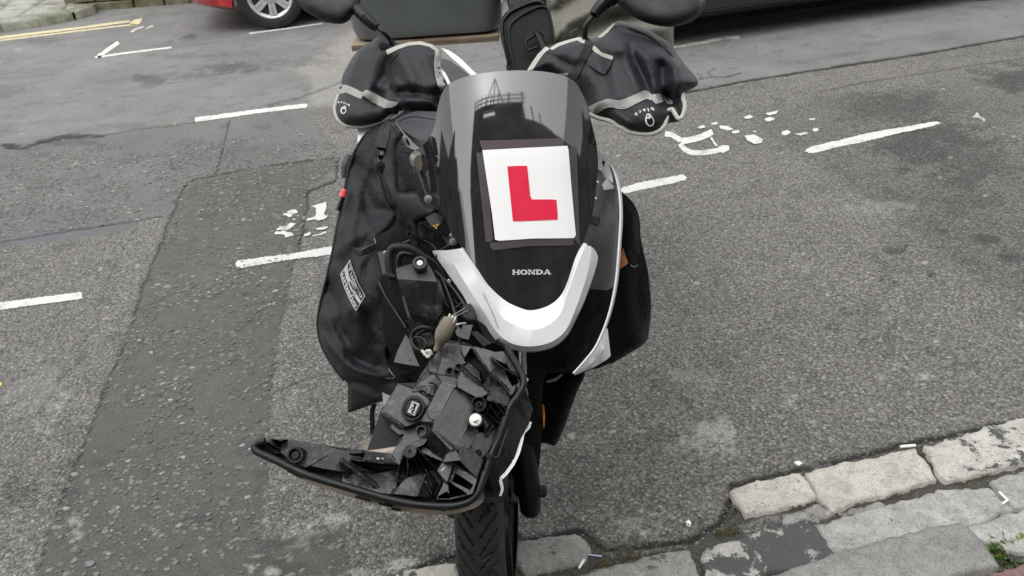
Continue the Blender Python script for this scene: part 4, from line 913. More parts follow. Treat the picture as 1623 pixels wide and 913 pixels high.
solid('tank_clip', [(604, 434, 1.41), (614, 433, 1.41), (627, 436, 1.41), (627, 440, 1.41), (614, 439, 1.41), (604, 437, 1.41)], .01, BLACKD, bike)
solid('tank_clip', [(614, 441, 1.42), (628, 444, 1.42), (632, 456, 1.42), (628, 461, 1.42), (617, 452, 1.42)], .02, BLACKC, bike)

# ---- torn metal plate, connector boot and loose wiring
plate = solid('bent_plate', [(643, 530, 1.44), (650, 540, 1.43), (656, 560, 1.42), (665.5, 581, 1.405), (645, 578, 1.41), (624, 574, 1.415), (630, 556, 1.43)], .003, plastic('scratched_grey_metal', (.045, .045, .047), .45, .8, (.2, .19, .18), spec=.4), bike, bevel=.0006)
polys('hole', [[(650 + 1.6 * math.cos(a), 571 + 1.2 * math.sin(a)) for a in np.linspace(0, 6.2, 9)]], cz(1.411), .004, DARK, bike)
TANB = plastic('brown_rubber_boot', (.135, .115, .085), .7, .7, (.25, .22, .17), bump=.5)
axis = [(690.5, 556, 1.335), (694, 549, 1.335), (697, 543, 1.333), (699, 537, 1.33), (703, 528, 1.325), (709, 516, 1.325), (713, 508, 1.33)]
V, F = sweep([P(*q) for q in axis], [.0052, .0062, .0085, .0125, .0150, .0142, .0128], 16); link('connector_boot', V, F, TANB, bike, smooth=True, sharp=60)
PINW = plastic('dirty_white_plastic', (.5, .48, .44), .5, .5)
for dx in (-4.5, 0, 4.5): solid('connector_prong', [(713 + dx - 1.6, 510 + dx * .5, 1.318), (718 + dx - 1.6, 499 + dx * .5, 1.322), (718 + dx + 1.4, 500 + dx * .5, 1.322), (713 + dx + 1.4, 511 + dx * .5, 1.318)], .004, PINW, bike, bevel=.0004)
for i, L in enumerate(([(713, 503, 1.33), (724, 496, 1.34), (738, 488, 1.36)], [(717, 504, 1.33), (727, 499, 1.34), (742, 492, 1.37)])): tube('wire', L, .0011, plastic('grey_wire', (.2, .2, .19), .5), bike, 6)
tube('wire', [(691, 556, 1.335), (687, 560, 1.335), (683, 566, 1.34), (679, 560, 1.35)], .003, BLACKC, bike, 8)
for c, L in ((PINW, [(672, 562, 1.335), (677, 556, 1.33), (681, 561, 1.33), (678, 566, 1.33), (673, 560, 1.332), (669, 556, 1.34)]), (PINW, [(676, 558, 1.332), (681, 556, 1.328), (684, 562, 1.33)])): tube('white_wire', L, .0028, c, bike, 7)
for L, r in (([(668, 556, 1.35), (657, 550, 1.36), (652, 538, 1.37), (656, 526, 1.37), (668, 519, 1.36), (680, 521, 1.36), (690, 528, 1.37)], .0042), ([(664, 530, 1.38), (674, 524, 1.37), (686, 520, 1.38), (694, 524, 1.39)], .003), ([(640, 470, 1.42), (648, 500, 1.4), (660, 530, 1.4), (672, 556, 1.39)], .004), ([(700, 440, 1.45), (712, 470, 1.43), (722, 500, 1.41), (730, 540, 1.40)], .004), ([(690, 430, 1.46), (716, 455, 1.44), (738, 486, 1.42), (756, 520, 1.42)], .0045), ([(704, 470, 1.45), (722, 478, 1.44), (740, 500, 1.43)], .003)):
    tube('cable', L, r, BLACKC, bike, 8)
for q in ([(690, 440, 1.45), (702, 448, 1.45), (724, 490, 1.44), (716, 494, 1.44), (698, 470, 1.44)], [(706, 440, 1.46), (714, 446, 1.46), (744, 488, 1.45), (736, 492, 1.45)]): solid('frame_strut', q, .02, BLACKC, bike)
solid('plug', [(734, 485, 1.37), (746, 482, 1.375), (752, 492, 1.37), (756, 504, 1.365), (742, 509, 1.36), (733, 500, 1.365)], .03, BLACKD, bike, flare=.1)
for i in range(5): solid('plug_rib', [(735.5 + i * 3.6, 497.5 + i * .8, 1.357), (737.3 + i * 3.6, 497.5 + i * .8, 1.357), (737.3 + i * 3.6, 504 + i * .7, 1.357), (735.5 + i * 3.6, 504 + i * .7, 1.357)], .006, plastic('rib_grey', (.06, .06, .06), .5) if i == 0 else bpy.data.materials['rib_grey'], bike, bevel=0)
solid('torn_bracket', [(x, y, 1.365) for x, y in qM([(415, 225), (438, 190), (462, 215), (478, 168), (500, 190), (555, 178), (540, 230), (522, 298), (470, 285), (425, 262)])], .003, plastic('worn_light_bracket', (.15, .15, .16), .45, .6), bike, bevel=.0004)
fin = solid('radiator_fin', [(744, 528, 1.38), (752, 524, 1.385), (776, 544, 1.385), (768, 552, 1.38)], .03, BLACKD, bike, flare=.05)
for i in range(4): wall('fin_rib', [(747 + i * 3, 526 + i * -.2, ), (768 + i * 3, 549 - i * 1.5)], 1.372, 1.39, 1.2, plastic('fin_edge', (.1, .1, .1), .5) if i == 0 else bpy.data.materials['fin_edge'], bike, 0)

# more of the works behind the missing front: brackets, clips, loom
for q, m_ in (([(598, 400, 1.50), (612, 396, 1.50), (618, 430, 1.48), (606, 436, 1.48)], BLACKC), ([(690, 396, 1.47), (704, 402, 1.46), (722, 446, 1.45), (708, 450, 1.46)], BLACKD), ([(640, 508, 1.45), (676, 512, 1.44), (682, 526, 1.44), (648, 528, 1.45)], BLACKD), ([(696, 500, 1.42), (706, 498, 1.42), (704, 512, 1.41), (694, 514, 1.42)], BLACKC), ([(664, 530, 1.385), (684, 527, 1.385), (690, 545, 1.38), (676, 552, 1.38), (664, 546, 1.385)], BLACKD), ([(700, 372, 1.48), (716, 366, 1.48), (724, 380, 1.47), (710, 392, 1.47)], BLACKC), ([(664, 352, 1.50), (690, 366, 1.49), (686, 384, 1.49), (664, 376, 1.50)], BLACKD), ([(726, 470, 1.44), (742, 474, 1.43), (748, 486, 1.43), (734, 486, 1.44)], BLACKD), ([(690, 456, 1.42), (700, 460, 1.42), (702, 500, 1.42), (694, 502, 1.42)], GREYP), ([(754, 505, 1.40), (776, 520, 1.40), (788, 544, 1.40), (772, 546, 1.40)], BLACKD)):
    solid('bracket', q, .018, m_, bike, flare=.06)
for L, r in (([(640, 386, 1.50), (660, 380, 1.49), (684, 388, 1.48), (700, 410, 1.46), (712, 440, 1.45)], .004), ([(600, 446, 1.47), (612, 470, 1.46), (630, 498, 1.45), (644, 520, 1.44)], .0036), ([(652, 540, 1.37), (660, 534, 1.365), (672, 538, 1.36), (676, 548, 1.355), (668, 554, 1.36)], .0026), ([(716, 520, 1.36), (726, 514, 1.36), (738, 512, 1.37)], .0018), ([(700, 470, 1.44), (710, 486, 1.43), (722, 488, 1.42), (732, 480, 1.42)], .0028), ([(668, 400, 1.47), (690, 416, 1.46), (706, 440, 1.455), (712, 466, 1.45)], .0022), ([(720, 386, 1.45), (700, 396, 1.46), (690, 410, 1.46)], .003)):
    tube('cable', L, r, BLACKC if r != .0018 else PINW, bike, 8)
for x, y, z in ((611, 401, 1.478), (712, 446, 1.445), (672, 519, 1.43), (716, 373, 1.46)): lathe('bolt', P(x, y, z), toward(P(x, y, z)), [(.0045, 0), (.0045, .004), (.003, .005)], ALU, bike, 8)
# ---- fork, stem and front wheel (steered towards the photo's left)
WC = Vector((-.081, 1.205, .262)); ang = R(5); hd = Vector((-math.sin(ang), -math.cos(ang), 0)); axl = Vector((math.cos(ang), -math.sin(ang), 0))
nA, nB = 560, 40; V = []; RAD = .262
us = np.linspace(-1, 1, nB)
for i in range(nA):
    th = 2 * math.pi * i / nA; rd = hd * math.cos(th) + Vector((0, 0, 1)) * math.sin(th)
    s_ = th * RAD
    for uu in us:
        a = abs(uu); hw = .050
        if a < .74: y_ = uu * hw * .98 / .74 * .8; rr = RAD - .020 * (a / .74) ** 2.2
        else:
            q = (a - .74) / .26; y_ = math.copysign(hw * (.784 + .2 * math.sin(q * 1.9)) , uu); rr = RAD - .020 - .040 * q
        side_ = 1 if uu > 0 else 0
        f1_ = (s_ - a * .075 + side_ * .021) / .034 % 1; f2_ = (s_ - a * .03 + side_ * .01) / .085 % 1
        g_ = 0
        if .10 < a < .72 and (f1_ < .16): g_ = 1
        if .16 < a < .5 and f2_ < .06: g_ = 1
        V.append(WC + rd * (rr - .0055 * g_) + axl * y_)
F = []
for i in range(nA):
    for j in range(nB - 1): F.append((i * nB + j, i * nB + j + 1, ((i + 1) % nA) * nB + j + 1, ((i + 1) % nA) * nB + j))
tyre = link('front_tyre', V, F, RUBBER, bike, smooth=True, sharp=35)
rimo = lathe('front_rim', WC - axl * .035, axl, [(.03, .005), (.17, .012), (.185, -.002), (.208, -.006), (.208, .076), (.185, .072), (.17, .058), (.03, .065)], BLACKC, bike, 40)
for i in range(5):
    a = i * 2 * math.pi / 5 + .3; d_ = hd * math.cos(a) + Vector((0, 0, 1)) * math.sin(a); t_ = axl.cross(d_)
    V, F = sweep([WC + d_ * .03 + axl * .026, WC + d_ * .1 + axl * .030, WC + d_ * .19 + axl * .034], [.02, .014, .016], 8); link('spoke', V, F, BLACKC, rimo, smooth=True)
lathe('brake_disc', WC - axl * .046, axl, [(.06, 0), (.11, 0), (.11, .004), (.06, .004)], STEEL, bike, 36)
def forkleg(s):
    lo = WC + axl * (s * .088); up = lo + Vector((HD.x * .16, HD.y * .16, .36))
    V, F = sweep([lo + Vector((0, .0, -.068)), lo + Vector((0, 0, -.058)), lo, lo.lerp(up, .35), lo.lerp(up, .37), lo.lerp(up, .6)], [.018, .024, .026, .024, .027, .027], 18); o_ = link('fork_leg', V, F, BLACKC, bike, smooth=True, sharp=40)
    V, F = sweep([lo.lerp(up, .55), lo.lerp(up, 1.05)], .0155, 14); link('fork_tube', V, F, STEEL, o_, smooth=True)
    lathe('axle_nut', lo + axl * (s * .02), axl * s, [(.013, 0), (.013, .016), (.008, .02)], BLACKD, o_, 6, False)
forkleg(1); forkleg(-1)
lathe('steering_stem', P(828, 566, 1.55), P(828, 500, 1.55) - P(830, 600, 1.55), [(.009, -.035), (.009, .035)], STEEL, bike, 18); bpy.data.objects['steering_stem']['label'] = 'bright steel tube under the nose'
solid('cross_strap', [(836, 582, 1.60), (926, 583, 1.60), (925, 590, 1.60), (836, 591, 1.60)], .01, WEB, bike)
loft('trim_sliver', [[(866, 604, 1.66), (880, 599, 1.66), (891, 592, 1.66)], [(868, 607, 1.66), (882, 604, 1.66), (893, 594, 1.66)]], plastic('silver_trim', (.5, .5, .48), .4, .2), bike, n=8, curve=False)
solid('white_peg', [(833, 597, 1.42), (838, 601, 1.42), (836, 606, 1.42), (832, 606, 1.42)], .006, PINW, bike)
solid('side_reflector', [(860, 640, 1.64), (862.5, 644, 1.64), (864, 660, 1.64), (863, 677, 1.64), (861, 679, 1.64), (860, 660, 1.64)], .01, plastic('amber_reflector', (.75, .22, .02), .25), bike, bevel=.001)['label'] = 'thin amber reflector beside the fork'
# mudguard hint between fork legs
guard_bm = [WC + hd * (math.cos(a) * .285) + Vector((0, 0, math.sin(a) * .285)) for a in np.linspace(.75, 2.4, 18)]
V = []; F = []
for q in guard_bm:
    for y_ in np.linspace(-1, 1, 9): V.append(q + axl * (.062 * y_) - (q - WC).normalized() * .022 * y_ * y_)
for i in range(17):
    for j in range(8): F.append((i * 9 + j, i * 9 + j + 1, i * 9 + 10 + j, i * 9 + 9 + j))
link('mudguard', V, F, BLACKC, bike, smooth=True, solid=.003)

# ---- mirrors
def mirror(outline, Zf, thick, stem, boot, label):
    h_, zf = inflate('mirror', outline, Zf, thick, 40, .012, plastic('mirror_plastic', (.0095, .010, .011), .48, .1, bump=.12, spec=.35) if 'mirror_plastic' not in bpy.data.materials else bpy.data.materials['mirror_plastic'], bike, step=6)
    h_['label'] = label
    tube('mirror_stem', stem, .0058, BLACKC, h_, 12)
    b_ = arr(boot); bb = resample(spline(boot, k=6), n=25); rr = [.0098 + .0045 * math.sin(i / 24 * 2.2 + .3) + .0009 * (i % 4 < 2) * (i > 9) for i in range(25)]
    V, F = sweep([P(*q) for q in bb], rr[::1], 16); link('mirror_boot', V, F, BLACKC, h_, smooth=True, sharp=40)
mirror([(470, -12), (488, -60), (530, -78), (566, -60), (576, -20), (567, 14), (559, 24), (552, 33), (540, 38), (517, 35), (494, 24), (478, 12)], tps([(470, 0, 1.80), (560, -40, 1.80), (540, 38, 1.76), (567, 14, 1.75)]), .045, [(597, 42, 1.735), (607, 50, 1.73), (615, 58, 1.735), (621, 68, 1.75), (625, 84, 1.77)], [(598, 43, 1.735), (590, 38, 1.735), (577, 26, 1.737), (566, 15, 1.745), (561, 10, 1.75)], 'left mirror head with its back to the viewer')
mirror([(975, 2), (968, -20), (975, -55), (1010, -75), (1070, -66), (1106, -40), (1119, -5), (1116, 14), (1107, 26), (1092, 36), (1062, 43), (1030, 38), (1006, 28), (990, 15)], tps([(970, -10, 1.55), (1110, 0, 1.50), (1060, 43, 1.48), (1040, -70, 1.56)]), .05, [(943, 22, 1.545), (936, 30, 1.54), (929, 40, 1.54), (927, 52, 1.545), (927, 72, 1.56)], [(942, 24, 1.54), (948, 15, 1.54), (958, 5, 1.54), (972, -3, 1.54), (984, -8, 1.54)], 'right mirror head above the larger muff')
# handlebar through the muffs
V, F = sweep([P(560, 150, 1.83), P(640, 130, 1.77), P(760, 160, 1.68), P(880, 140, 1.62), P(980, 120, 1.58), P(1075, 140, 1.54)], .014, 12); link('handlebar', V, F, BLACKC, bike, smooth=True)
solid('lever_clamp', [(901, 54, 1.58), (908, 47, 1.58), (916, 45, 1.58), (917, 52, 1.58), (912, 60, 1.58), (903, 62, 1.58)], .02, BLACKC, bike, flare=.05)
solid('switch_block', [(650, 142, 1.74), (700, 140, 1.72), (702, 160, 1.72), (690, 175, 1.72), (650, 168, 1.74)], .04, BLACKC, bike, flare=.05)
# pegs at the apron's edge
lever = tube('foot_lever', [(544, 312, 1.70), (540, 322, 1.70), (536, 334, 1.70)], .0052, BLACKC, bike, 10); tube('lever_cap', [(546.5, 300, 1.70), (545, 304, 1.70), (542.5, 312, 1.70)], [.0050, .0072, .0092], plastic('red_rubber', (.62, .07, .08), .5, .1), lever, 10)['label'] = 'red rubber cap'
tube('grab_bar', [(556, 246, 1.78), (549, 262, 1.78), (547, 282, 1.78)], [.009, .012, .008], GREYP, bike, 10)
# ================================================================== HANGING HEADLIGHT UNIT
def fb(x, y, up=0.0): return 1.352 - .00034 * (np.asarray(y, float) - 560) - up
def L3(L, up=0.0):
    """points on the back plate, `up` metres proud of it (a number or one per point)"""
    u_ = [up] * len(L) if np.isscalar(up) else up
    return [(p[0], p[1], float(fb(p[0], p[1])) - 1.35 * q) for p, q in zip(L, u_)]
hl = empty('headlight_unit', Vector((P(640, 720, 1.29).x, P(640, 720, 1.29).y, P(640, 800, 1.28).z)), 'broken black headlight unit hanging loose in front of the wheel, back side showing', 'headlight')
HB = plastic('headlight_plastic', (.0075, .008, .009), .44, .6, bump=.35, dthr=.55, dscale=40, spec=.32)
HB2 = plastic('smooth_headlight_plastic', (.007, .0075, .0085), .38, .35, bump=.2, dthr=.57, spec=.34)
HD2 = plastic('dusty_lit_headlight_plastic', (.012, .0123, .0128), .5, .95, (.15, .14, .13), bump=.4, dthr=.51, dscale=48, spec=.4)  # also flags the lit faces of the moulding, toned lighter there
hous = [(402, 709), (410, 701), (431, 695), (463, 697), (517, 706), (558, 711), (581, 714), (622, 719), (630, 702), (634, 690), (612, 673), (603, 650), (609, 641), (631, 607), (652, 614), (660, 606), (668, 592), (676, 580), (694, 548), (706, 540), (724, 540), (740, 544), (784, 558), (806, 556), (819, 581), (832, 604), (838, 625), (828, 640), (812, 660), (800, 690), (785, 720), (770, 742), (764, 770), (749, 790), (708, 801), (660, 798), (612, 789), (549, 770), (485, 751), (438, 729), (406, 717)]
housing = solid('housing', L3(hous, -.016), .03, HB, hl, flare=.0)
rimL = [(420, 699), (409, 702), (403, 709), (410, 717), (438, 730), (485, 752), (549, 772), (612, 790), (660, 799.5), (708, 802.5), (738, 797), (754, 785), (763, 766), (769, 748)]
tube('rim_seal', L3(rimL, .034), .0064, HB2, hl, 12, k=6)
wall('rim_wall', resample(spline(rimL, k=6), n=60), np.array([float(fb(*p[:2])) - .034 for p in resample(spline(rimL, k=6), n=60)]), np.array([float(fb(*p[:2])) + .01 for p in resample(spline(rimL, k=6), n=60)]), 4.0, HB2, hl)
rimR = [(769, 748), (778, 722), (790, 694), (800, 667), (808, 645), (820, 628), (829, 612), (829, 598), (820, 580), (808, 560), (802, 548)]
tube('rim_seal', L3(rimR, .026), .0058, HB2, hl, 12, k=6)
wall('rim_wall', resample(spline(rimR, k=6), n=40), np.array([float(fb(*p[:2])) - .026 for p in resample(spline(rimR, k=6), n=40)]), np.array([float(fb(*p[:2])) + .02 for p in resample(spline(rimR, k=6), n=40)]), 4.0, HB2, hl)
# the clear lens shows as a brownish band under the rim
LENS = plastic('yellowed_lens', (.40, .335, .275), .22, .2, var=.15)
lensO = [(404, 710), (440, 738), (485, 763), (549, 786), (612, 804), (660, 813), (708, 816), (742, 809), (764, 797), (770, 770), (760, 740), (700, 700), (560, 716), (440, 704)]
lens, _ = inflate('lens', lensO, lambda x, y: fb(x, y) + .030, .0, 20, .05, LENS, hl, step=8)
for a_, b_ in ((455, 480), (563, 588), (600, 622)):
    wall('lens_clip', [(a_, float(np.interp(a_, [438, 485, 549, 612, 660], [738, 760, 783, 801, 810]))), (b_, float(np.interp(b_, [438, 485, 549, 612, 660], [738, 760, 783, 801, 810])))], fb(a_, 760) + .012, fb(a_, 760) + .026, 3.4, HB2, hl)
for a_ in (620, 690):
    wall('lens_clip', [(a_, 806), (a_ + 16, 809)], fb(a_, 800) + .006, fb(a_, 800) + .022, 4, HB2, hl)
for i in range(7): wall('lens_flute', [(562 + i * 7, 781 + i * 2.1), (572 + i * 7, 791 + i * 2.0)], 1.296, 1.31, 1.3, LENS, hl)
FEATS = []
def fac(name, pts, up, mat=HB, depth=.035, flare=.0, bevel=.0012, soft=3.0):
    """a flat moulded face of the housing"""
    q = arr(pts); u_ = np.broadcast_to(np.asarray(up, float), len(q)); u_ = (u_.mean() + (u_ - u_.mean()) * 1.35) * 1.3; c_ = q.mean(0)
    m_ = np.c_[q - c_, np.ones(len(q))]; s_ = np.linalg.lstsq(m_, u_, rcond=None)[0]
    FEATS.append(('face', q, c_, s_, soft, 1.0 if mat is HD2 else .55 if mat is HB else .3))  # lit faces get the lightest tone, shaded ones the darkest
def hrib(name, L, zt, zb, th, mat=None, par=None, bevel=0):
    q = arr(L); z_ = np.broadcast_to(np.asarray(zt, float), len(q)); FEATS.append(('rib', q, fb(q[:, 0], q[:, 1]) - z_ + .012, th))
qF = conv(380, 523, 2.88)
def hole(L, up=-.03): FEATS.append(('hole', arr(L), up))
# the body that carries everything
fac('body', qF([(690, 450), (740, 330), (820, 250), (900, 190), (930, 60), (1200, 100), (1290, 200), (1250, 330), (1120, 590), (1060, 740), (985, 660), (900, 610), (800, 540), (735, 560), (690, 530)]), [.012, .012, .012, .012, .008, .006, .010, .014, .022, .024, .024, .024, .020, .014, .012], HB)
# left arm
fac('arm_plate', qF([(205, 512), (252, 498), (330, 513), (440, 545), (318, 616), (298, 624), (232, 592), (188, 555)]), [.010, .008, .008, .012, .028, .030, .026, .018], HD2)
fac('arm_wedge', qF([(440, 546), (530, 560), (562, 592), (622, 655), (470, 645), (318, 618)]), [.011, .004, .0, .002, .008, .026], HB2)
fac('arm_hook', qF([(80, 520), (150, 512), (190, 545), (185, 560), (120, 555)]), .006, HB2)
hrib('arm_rib', qF([(150, 495), (185, 505), (215, 495)]), 1.285, 0, 3); hrib('arm_rib', qF([(130, 512), (190, 548)]), 1.285, 0, 2.4)
c_ = qF([(262, 573)])[0]; p = P(c_[0], c_[1], float(fb(*c_)) - 1.45 * .024); ax = toward(p) + Vector((-.25, 0, .12))
lathe('peg_ring', p, ax, [(.0140, -.022), (.0140, .012), (.0132, .0145), (.0104, .0145), (.0096, .006), (.0064, .006), (.0064, .0105), (.0058, .0112)], HB2, hl, 28)
fac('floor', qF([(470, 648), (622, 660), (725, 640), (705, 748), (640, 740), (560, 715), (470, 695)]), [.004, .004, .006, .012, .014, .014, .012], HD2)
hrib('arm_rib', qF([(468, 600), (545, 655), (625, 716)]), [1.262, 1.266, 1.272], 0, 7)
hrib('arm_rib', qF([(476, 690), (490, 650)]), 1.283, 0, 1.6)
fac('shelf', qF([(585, 535), (650, 545), (722, 558), (726, 610), (640, 602), (568, 590)]), [.004, .005, .006, .028, .026, .024], HD2)
fac('shelf', qF([(505, 532), (545, 535), (560, 560), (510, 560)]), [.002, .002, .008, .008], HB)
hole(qF([(512, 592), (580, 600), (726, 614), (700, 640), (600, 640)]), -.02)
hrib('arm_rib', qF([(512, 592), (600, 603), (728, 613)]), 1.270, 0, 2.2)
# stem of the arm up to the connector
fac('neck', qF([(757, 428), (790, 408), (885, 424), (880, 462), (838, 520), (792, 540), (745, 560), (727, 612), (700, 570), (736, 482)]), [.018, .020, .026, .026, .026, .028, .028, .034, .020, .016], HD2)
hole(qF([(658, 522), (700, 490), (745, 480), (722, 522)]), -.02)
fac('dust_shelf', qF([(690, 432), (752, 426), (735, 475), (680, 478)]), [.004, .010, .010, .002], HD2)
c_ = qF([(828, 462)])[0]; p = P(c_[0], c_[1], float(fb(*c_)) - 1.45 * .027); lathe('screw_boss', p, toward(p) + Vector((-.3, 0, .3)), [(.0095, -.02), (.0095, .001), (.0075, .001), (.007, -.012)], HB2, hl, 22)
# connector block
fac('connector_block', qF([(648, 376), (726, 250), (790, 274), (862, 318), (850, 400), (795, 425), (742, 442)]), [.014, .010, .013, .020, .026, .030, .026], HD2)
fac('connector_side', qF([(646, 380), (742, 442), (692, 452)]), [.012, .025, .002], HB2)
e_ = [(315, 215), (328, 165), (350, 130), (392, 113), (440, 125), (470, 165), (465, 205), (440, 250), (400, 276), (355, 270), (325, 250)]
sc_ = lambda L, f_: [(392 + (x - 392) * f_, 195 + (y - 195) * f_) for x, y in L]
so1 = solid('socket_ring', L3([tuple(q) for q in resample(spline(qW(e_), True), n=30, closed=True)], .034), .02, BLACKC, hl, flare=.02)
solid('socket_well', L3([tuple(q) for q in resample(spline(qW(sc_(e_, .80)), True), n=26, closed=True)], .0352), .01, DARK, so1)
solid('socket_ring', L3([tuple(q) for q in resample(spline(qW(sc_(e_, .66)), True), n=26, closed=True)], .0380), .01, BLACKC, so1)
PIN = plastic('grey_white_pins', (.42, .42, .41), .45, .35, (.1, .1, .1))
solid('pin_block', L3(qW([(388, 148), (436, 168), (404, 246), (356, 224)]), .041), .006, PIN, so1, bevel=.0005)
solid('pin_gap', L3(qW([(394, 160), (426, 174), (400, 236), (368, 220)]), .0416), .003, DARK, so1, bevel=0)
for q in ([(372, 205), (386, 211), (378, 229), (365, 222)], [(416, 174), (424, 178), (410, 215), (402, 211)], [(392, 168), (400, 171), (392, 192), (384, 188)], [(398, 214), (406, 218), (400, 232), (392, 228)], [(384, 196), (396, 201), (393, 208), (381, 203)]): solid('pin', L3(qW(q), .0424), .003, PIN, so1, bevel=.0003)
solid('torn_shard', L3(qF([(650, 283), (662, 290), (690, 302), (664, 345), (656, 355)]), .010), .004, plastic('beige_shard', (.2, .19, .165), .6, .5), hl)
# reflector back: long moulded faces
fac('strip_face', qF([(926, 238), (988, 240), (892, 418), (832, 414)]), [.026, .028, .040, .036], HD2)
fac('strip_side', qF([(988, 241), (1062, 285), (1072, 335), (1040, 440), (1000, 512), (965, 548), (882, 458), (892, 418)]), [.028, .026, .028, .034, .042, .046, .044, .040], HB2)
fac('strip_face', qF([(1042, 438), (1086, 468), (1046, 535), (985, 545), (1000, 512)]), [.034, .034, .042, .047, .043], HD2)
fac('box_face', qF([(985, 542), (1002, 592), (932, 600), (945, 572)]), [.046, .050, .048, .044], HD2)
fac('box_side', qF([(1002, 540), (1048, 536), (1108, 590), (1082, 672), (1004, 592)]), [.046, .042, .038, .042, .050], HB2)
fac('slab', qF([(812, 532), (872, 458), (988, 544), (940, 602)]), [.018, .040, .046, .022], HB2)
hrib('edge_rib', qF([(872, 456), (930, 500), (990, 545)]), [1.266, 1.262, 1.258], 0, 1.5)
hole(qF([(812, 556), (926, 606), (905, 642), (862, 640), (826, 600)]))
fac('frame', qF([(905, 640), (932, 602), (970, 608), (1080, 682), (1060, 745), (960, 770), (900, 770), (935, 700)]), [.026, .030, .032, .038, .042, .042, .036, .030], HB2)
fac('frame_face', qF([(930, 602), (972, 606), (945, 690), (905, 642)]), [.034, .036, .040, .034], HD2)
hole(qF([(985, 655), (1064, 708), (1050, 728), (972, 690)])); hole(qF([(955, 698), (1032, 748), (962, 762)])); hole(qF([(908, 764), (942, 742), (962, 766)]))
hrib('pocket_rib', qF([(930, 600), (975, 606), (1080, 682)]), [1.262, 1.258, 1.25], 0, 2.0); hrib('pocket_rib', qF([(940, 690), (1000, 725), (1040, 752)]), 1.256, 0, 1.6); hrib('pocket_rib', qF([(976, 610), (950, 695), (905, 765)]), [1.258, 1.256, 1.254], 0, 1.5)
# centre boss, its webs and the little block beside it
fac('block_face', qF([(820, 660), (852, 658), (812, 757), (705, 746), (756, 682)]), [.026, .028, .038, .034, .024], HD2)
fac('block_side', qF([(852, 659), (892, 700), (872, 765), (813, 757)]), [.028, .016, .022, .038], HB2)
polys('slot', [qF([(712, 680), (742, 683), (738, 698), (708, 694)])], lambda x, y: fb(x, y, .022), .002, DARK, hl, .001)
c_ = qF([(776, 553)])[0]; p = P(c_[0], c_[1], float(fb(*c_)) - 1.45 * .040); lathe('screw_boss', p, toward(p) + Vector((0, 0, .2)), [(.0125, -.05), (.0108, -.004), (.0108, 0), (.0026, 0), (.0024, -.02)], HD2, hl, 26)
lathe('screw_hole', p + toward(p) * .0004, toward(p), [(.0026, 0), (.0024, .0002)], DARK, hl, 12)
hrib('boss_web', qF([(752, 560), (735, 600), (726, 640)]), [1.262, 1.266, 1.278], 0, 4); hrib('boss_web', qF([(765, 580), (768, 630), (765, 672)]), [1.262, 1.268, 1.282], 0, 5)
hrib('boss_web', qF([(795, 585), (835, 660), (876, 750)]), [1.260, 1.258, 1.252], 0, 1.6); hrib('boss_web', qF([(812, 545), (880, 620), (950, 690)]), [1.258, 1.256, 1.254], 0, 2.2); hrib('boss_web', qF([(805, 560), (850, 640), (892, 700)]), [1.262, 1.264, 1.268], 0, 1.4)
tube('crack', L3(qF([(778, 527), (795, 512), (835, 500), (858, 482)]), .0305), .0006, DARK, hl, 5); tube('crack', L3(qF([(853, 374), (865, 402), (888, 414), (886, 455)]), .0405), .0007, DARK, hl, 5)
# ring boss, bolt and nearby ribs
c_ = qW([(826, 166)])[0]; p = P(c_[0], c_[1], float(fb(*c_)) - 1.45 * .036); lathe('ring_boss', p, toward(p) + Vector((-.1, 0, .2)), [(.0125, -.03), (.0125, 0), (.0112, 0), (.0108, -.016), (.0040, -.016), (.0040, -.003), (.0022, -.003), (.0020, -.013)], HB2, hl, 28)
c_ = qW([(803, 271)])[0]; p = P(c_[0], c_[1], float(fb(*c_)) - 1.45 * .040); ax = toward(p) + Vector((-.1, 0, .35))
lathe('bolt_collar', p, ax, [(.0125, -.02), (.0125, .001), (.0112, .001), (.0108, -.002)], HB2, hl, 26)
wsh = lathe('washer', p, ax, [(.0102, -.002), (.0102, .0012), (.0040, .0016)], plastic('bright_zinc', (.46, .455, .43), .45, .35, (.16, .14, .12), metal=.6), hl, 26)
lathe('bolt_head', p + ax.normalized() * .001, ax, [(.0060, 0), (.0060, .001), (.0047, .0012), (.0047, .0062), (.0038, .0072)], STEEL, hl, 6, False)
hole(qF([(1090, 445), (1120, 440), (1118, 475), (1100, 470)]), -.01)
hrib('clamp_rib', qF([(1062, 442), (1085, 455), (1088, 466)]), 1.276, 0, 1.6); hrib('clamp_rib', qF([(1108, 432), (1115, 455), (1130, 478)]), 1.276, 0, 1.6)
fac('side_panel', qF([(1085, 472), (1130, 470), (1195, 360), (1215, 400), (1112, 578), (1070, 560), (1050, 535)]), [.030, .028, .020, .020, .032, .036, .038], HB2)
for q in ([(1128, 372), (1158, 325)], [(1130, 380), (1160, 405), (1185, 430)], [(1158, 325), (1190, 362), (1205, 385)], [(1188, 335), (1212, 362)], [(1122, 395), (1150, 430), (1152, 445)], [(1160, 435), (1132, 480)], [(1140, 345), (1160, 372), (1180, 405)]): hrib('rib', qF(q), [float(fb(*qF([p_])[0])) - .042 for p_ in q], 0, 1.5)
for q in ([(1205, 395), (1175, 470), (1128, 560)], [(1228, 452), (1205, 505), (1182, 575)]): tube('rail', L3(qF(q), .028), .0022, HB2, hl, 8)
tube('rail_end', L3(qF([(1182, 575), (1165, 582), (1145, 565)]), .028), .002, HB2, hl, 8)
p = P(*L3(qF([(1090, 562)]), .036)[0]); lathe('screw_hole', p, toward(p), [(.0062, -.001), (.0060, .0006)], DARK, hl, 16)
p = P(*L3(qF([(1133, 572)]), .037)[0]); lathe('screw', p, toward(p), [(.004, -.01), (.004, .002), (.0015, .002)], HB2, hl, 14)
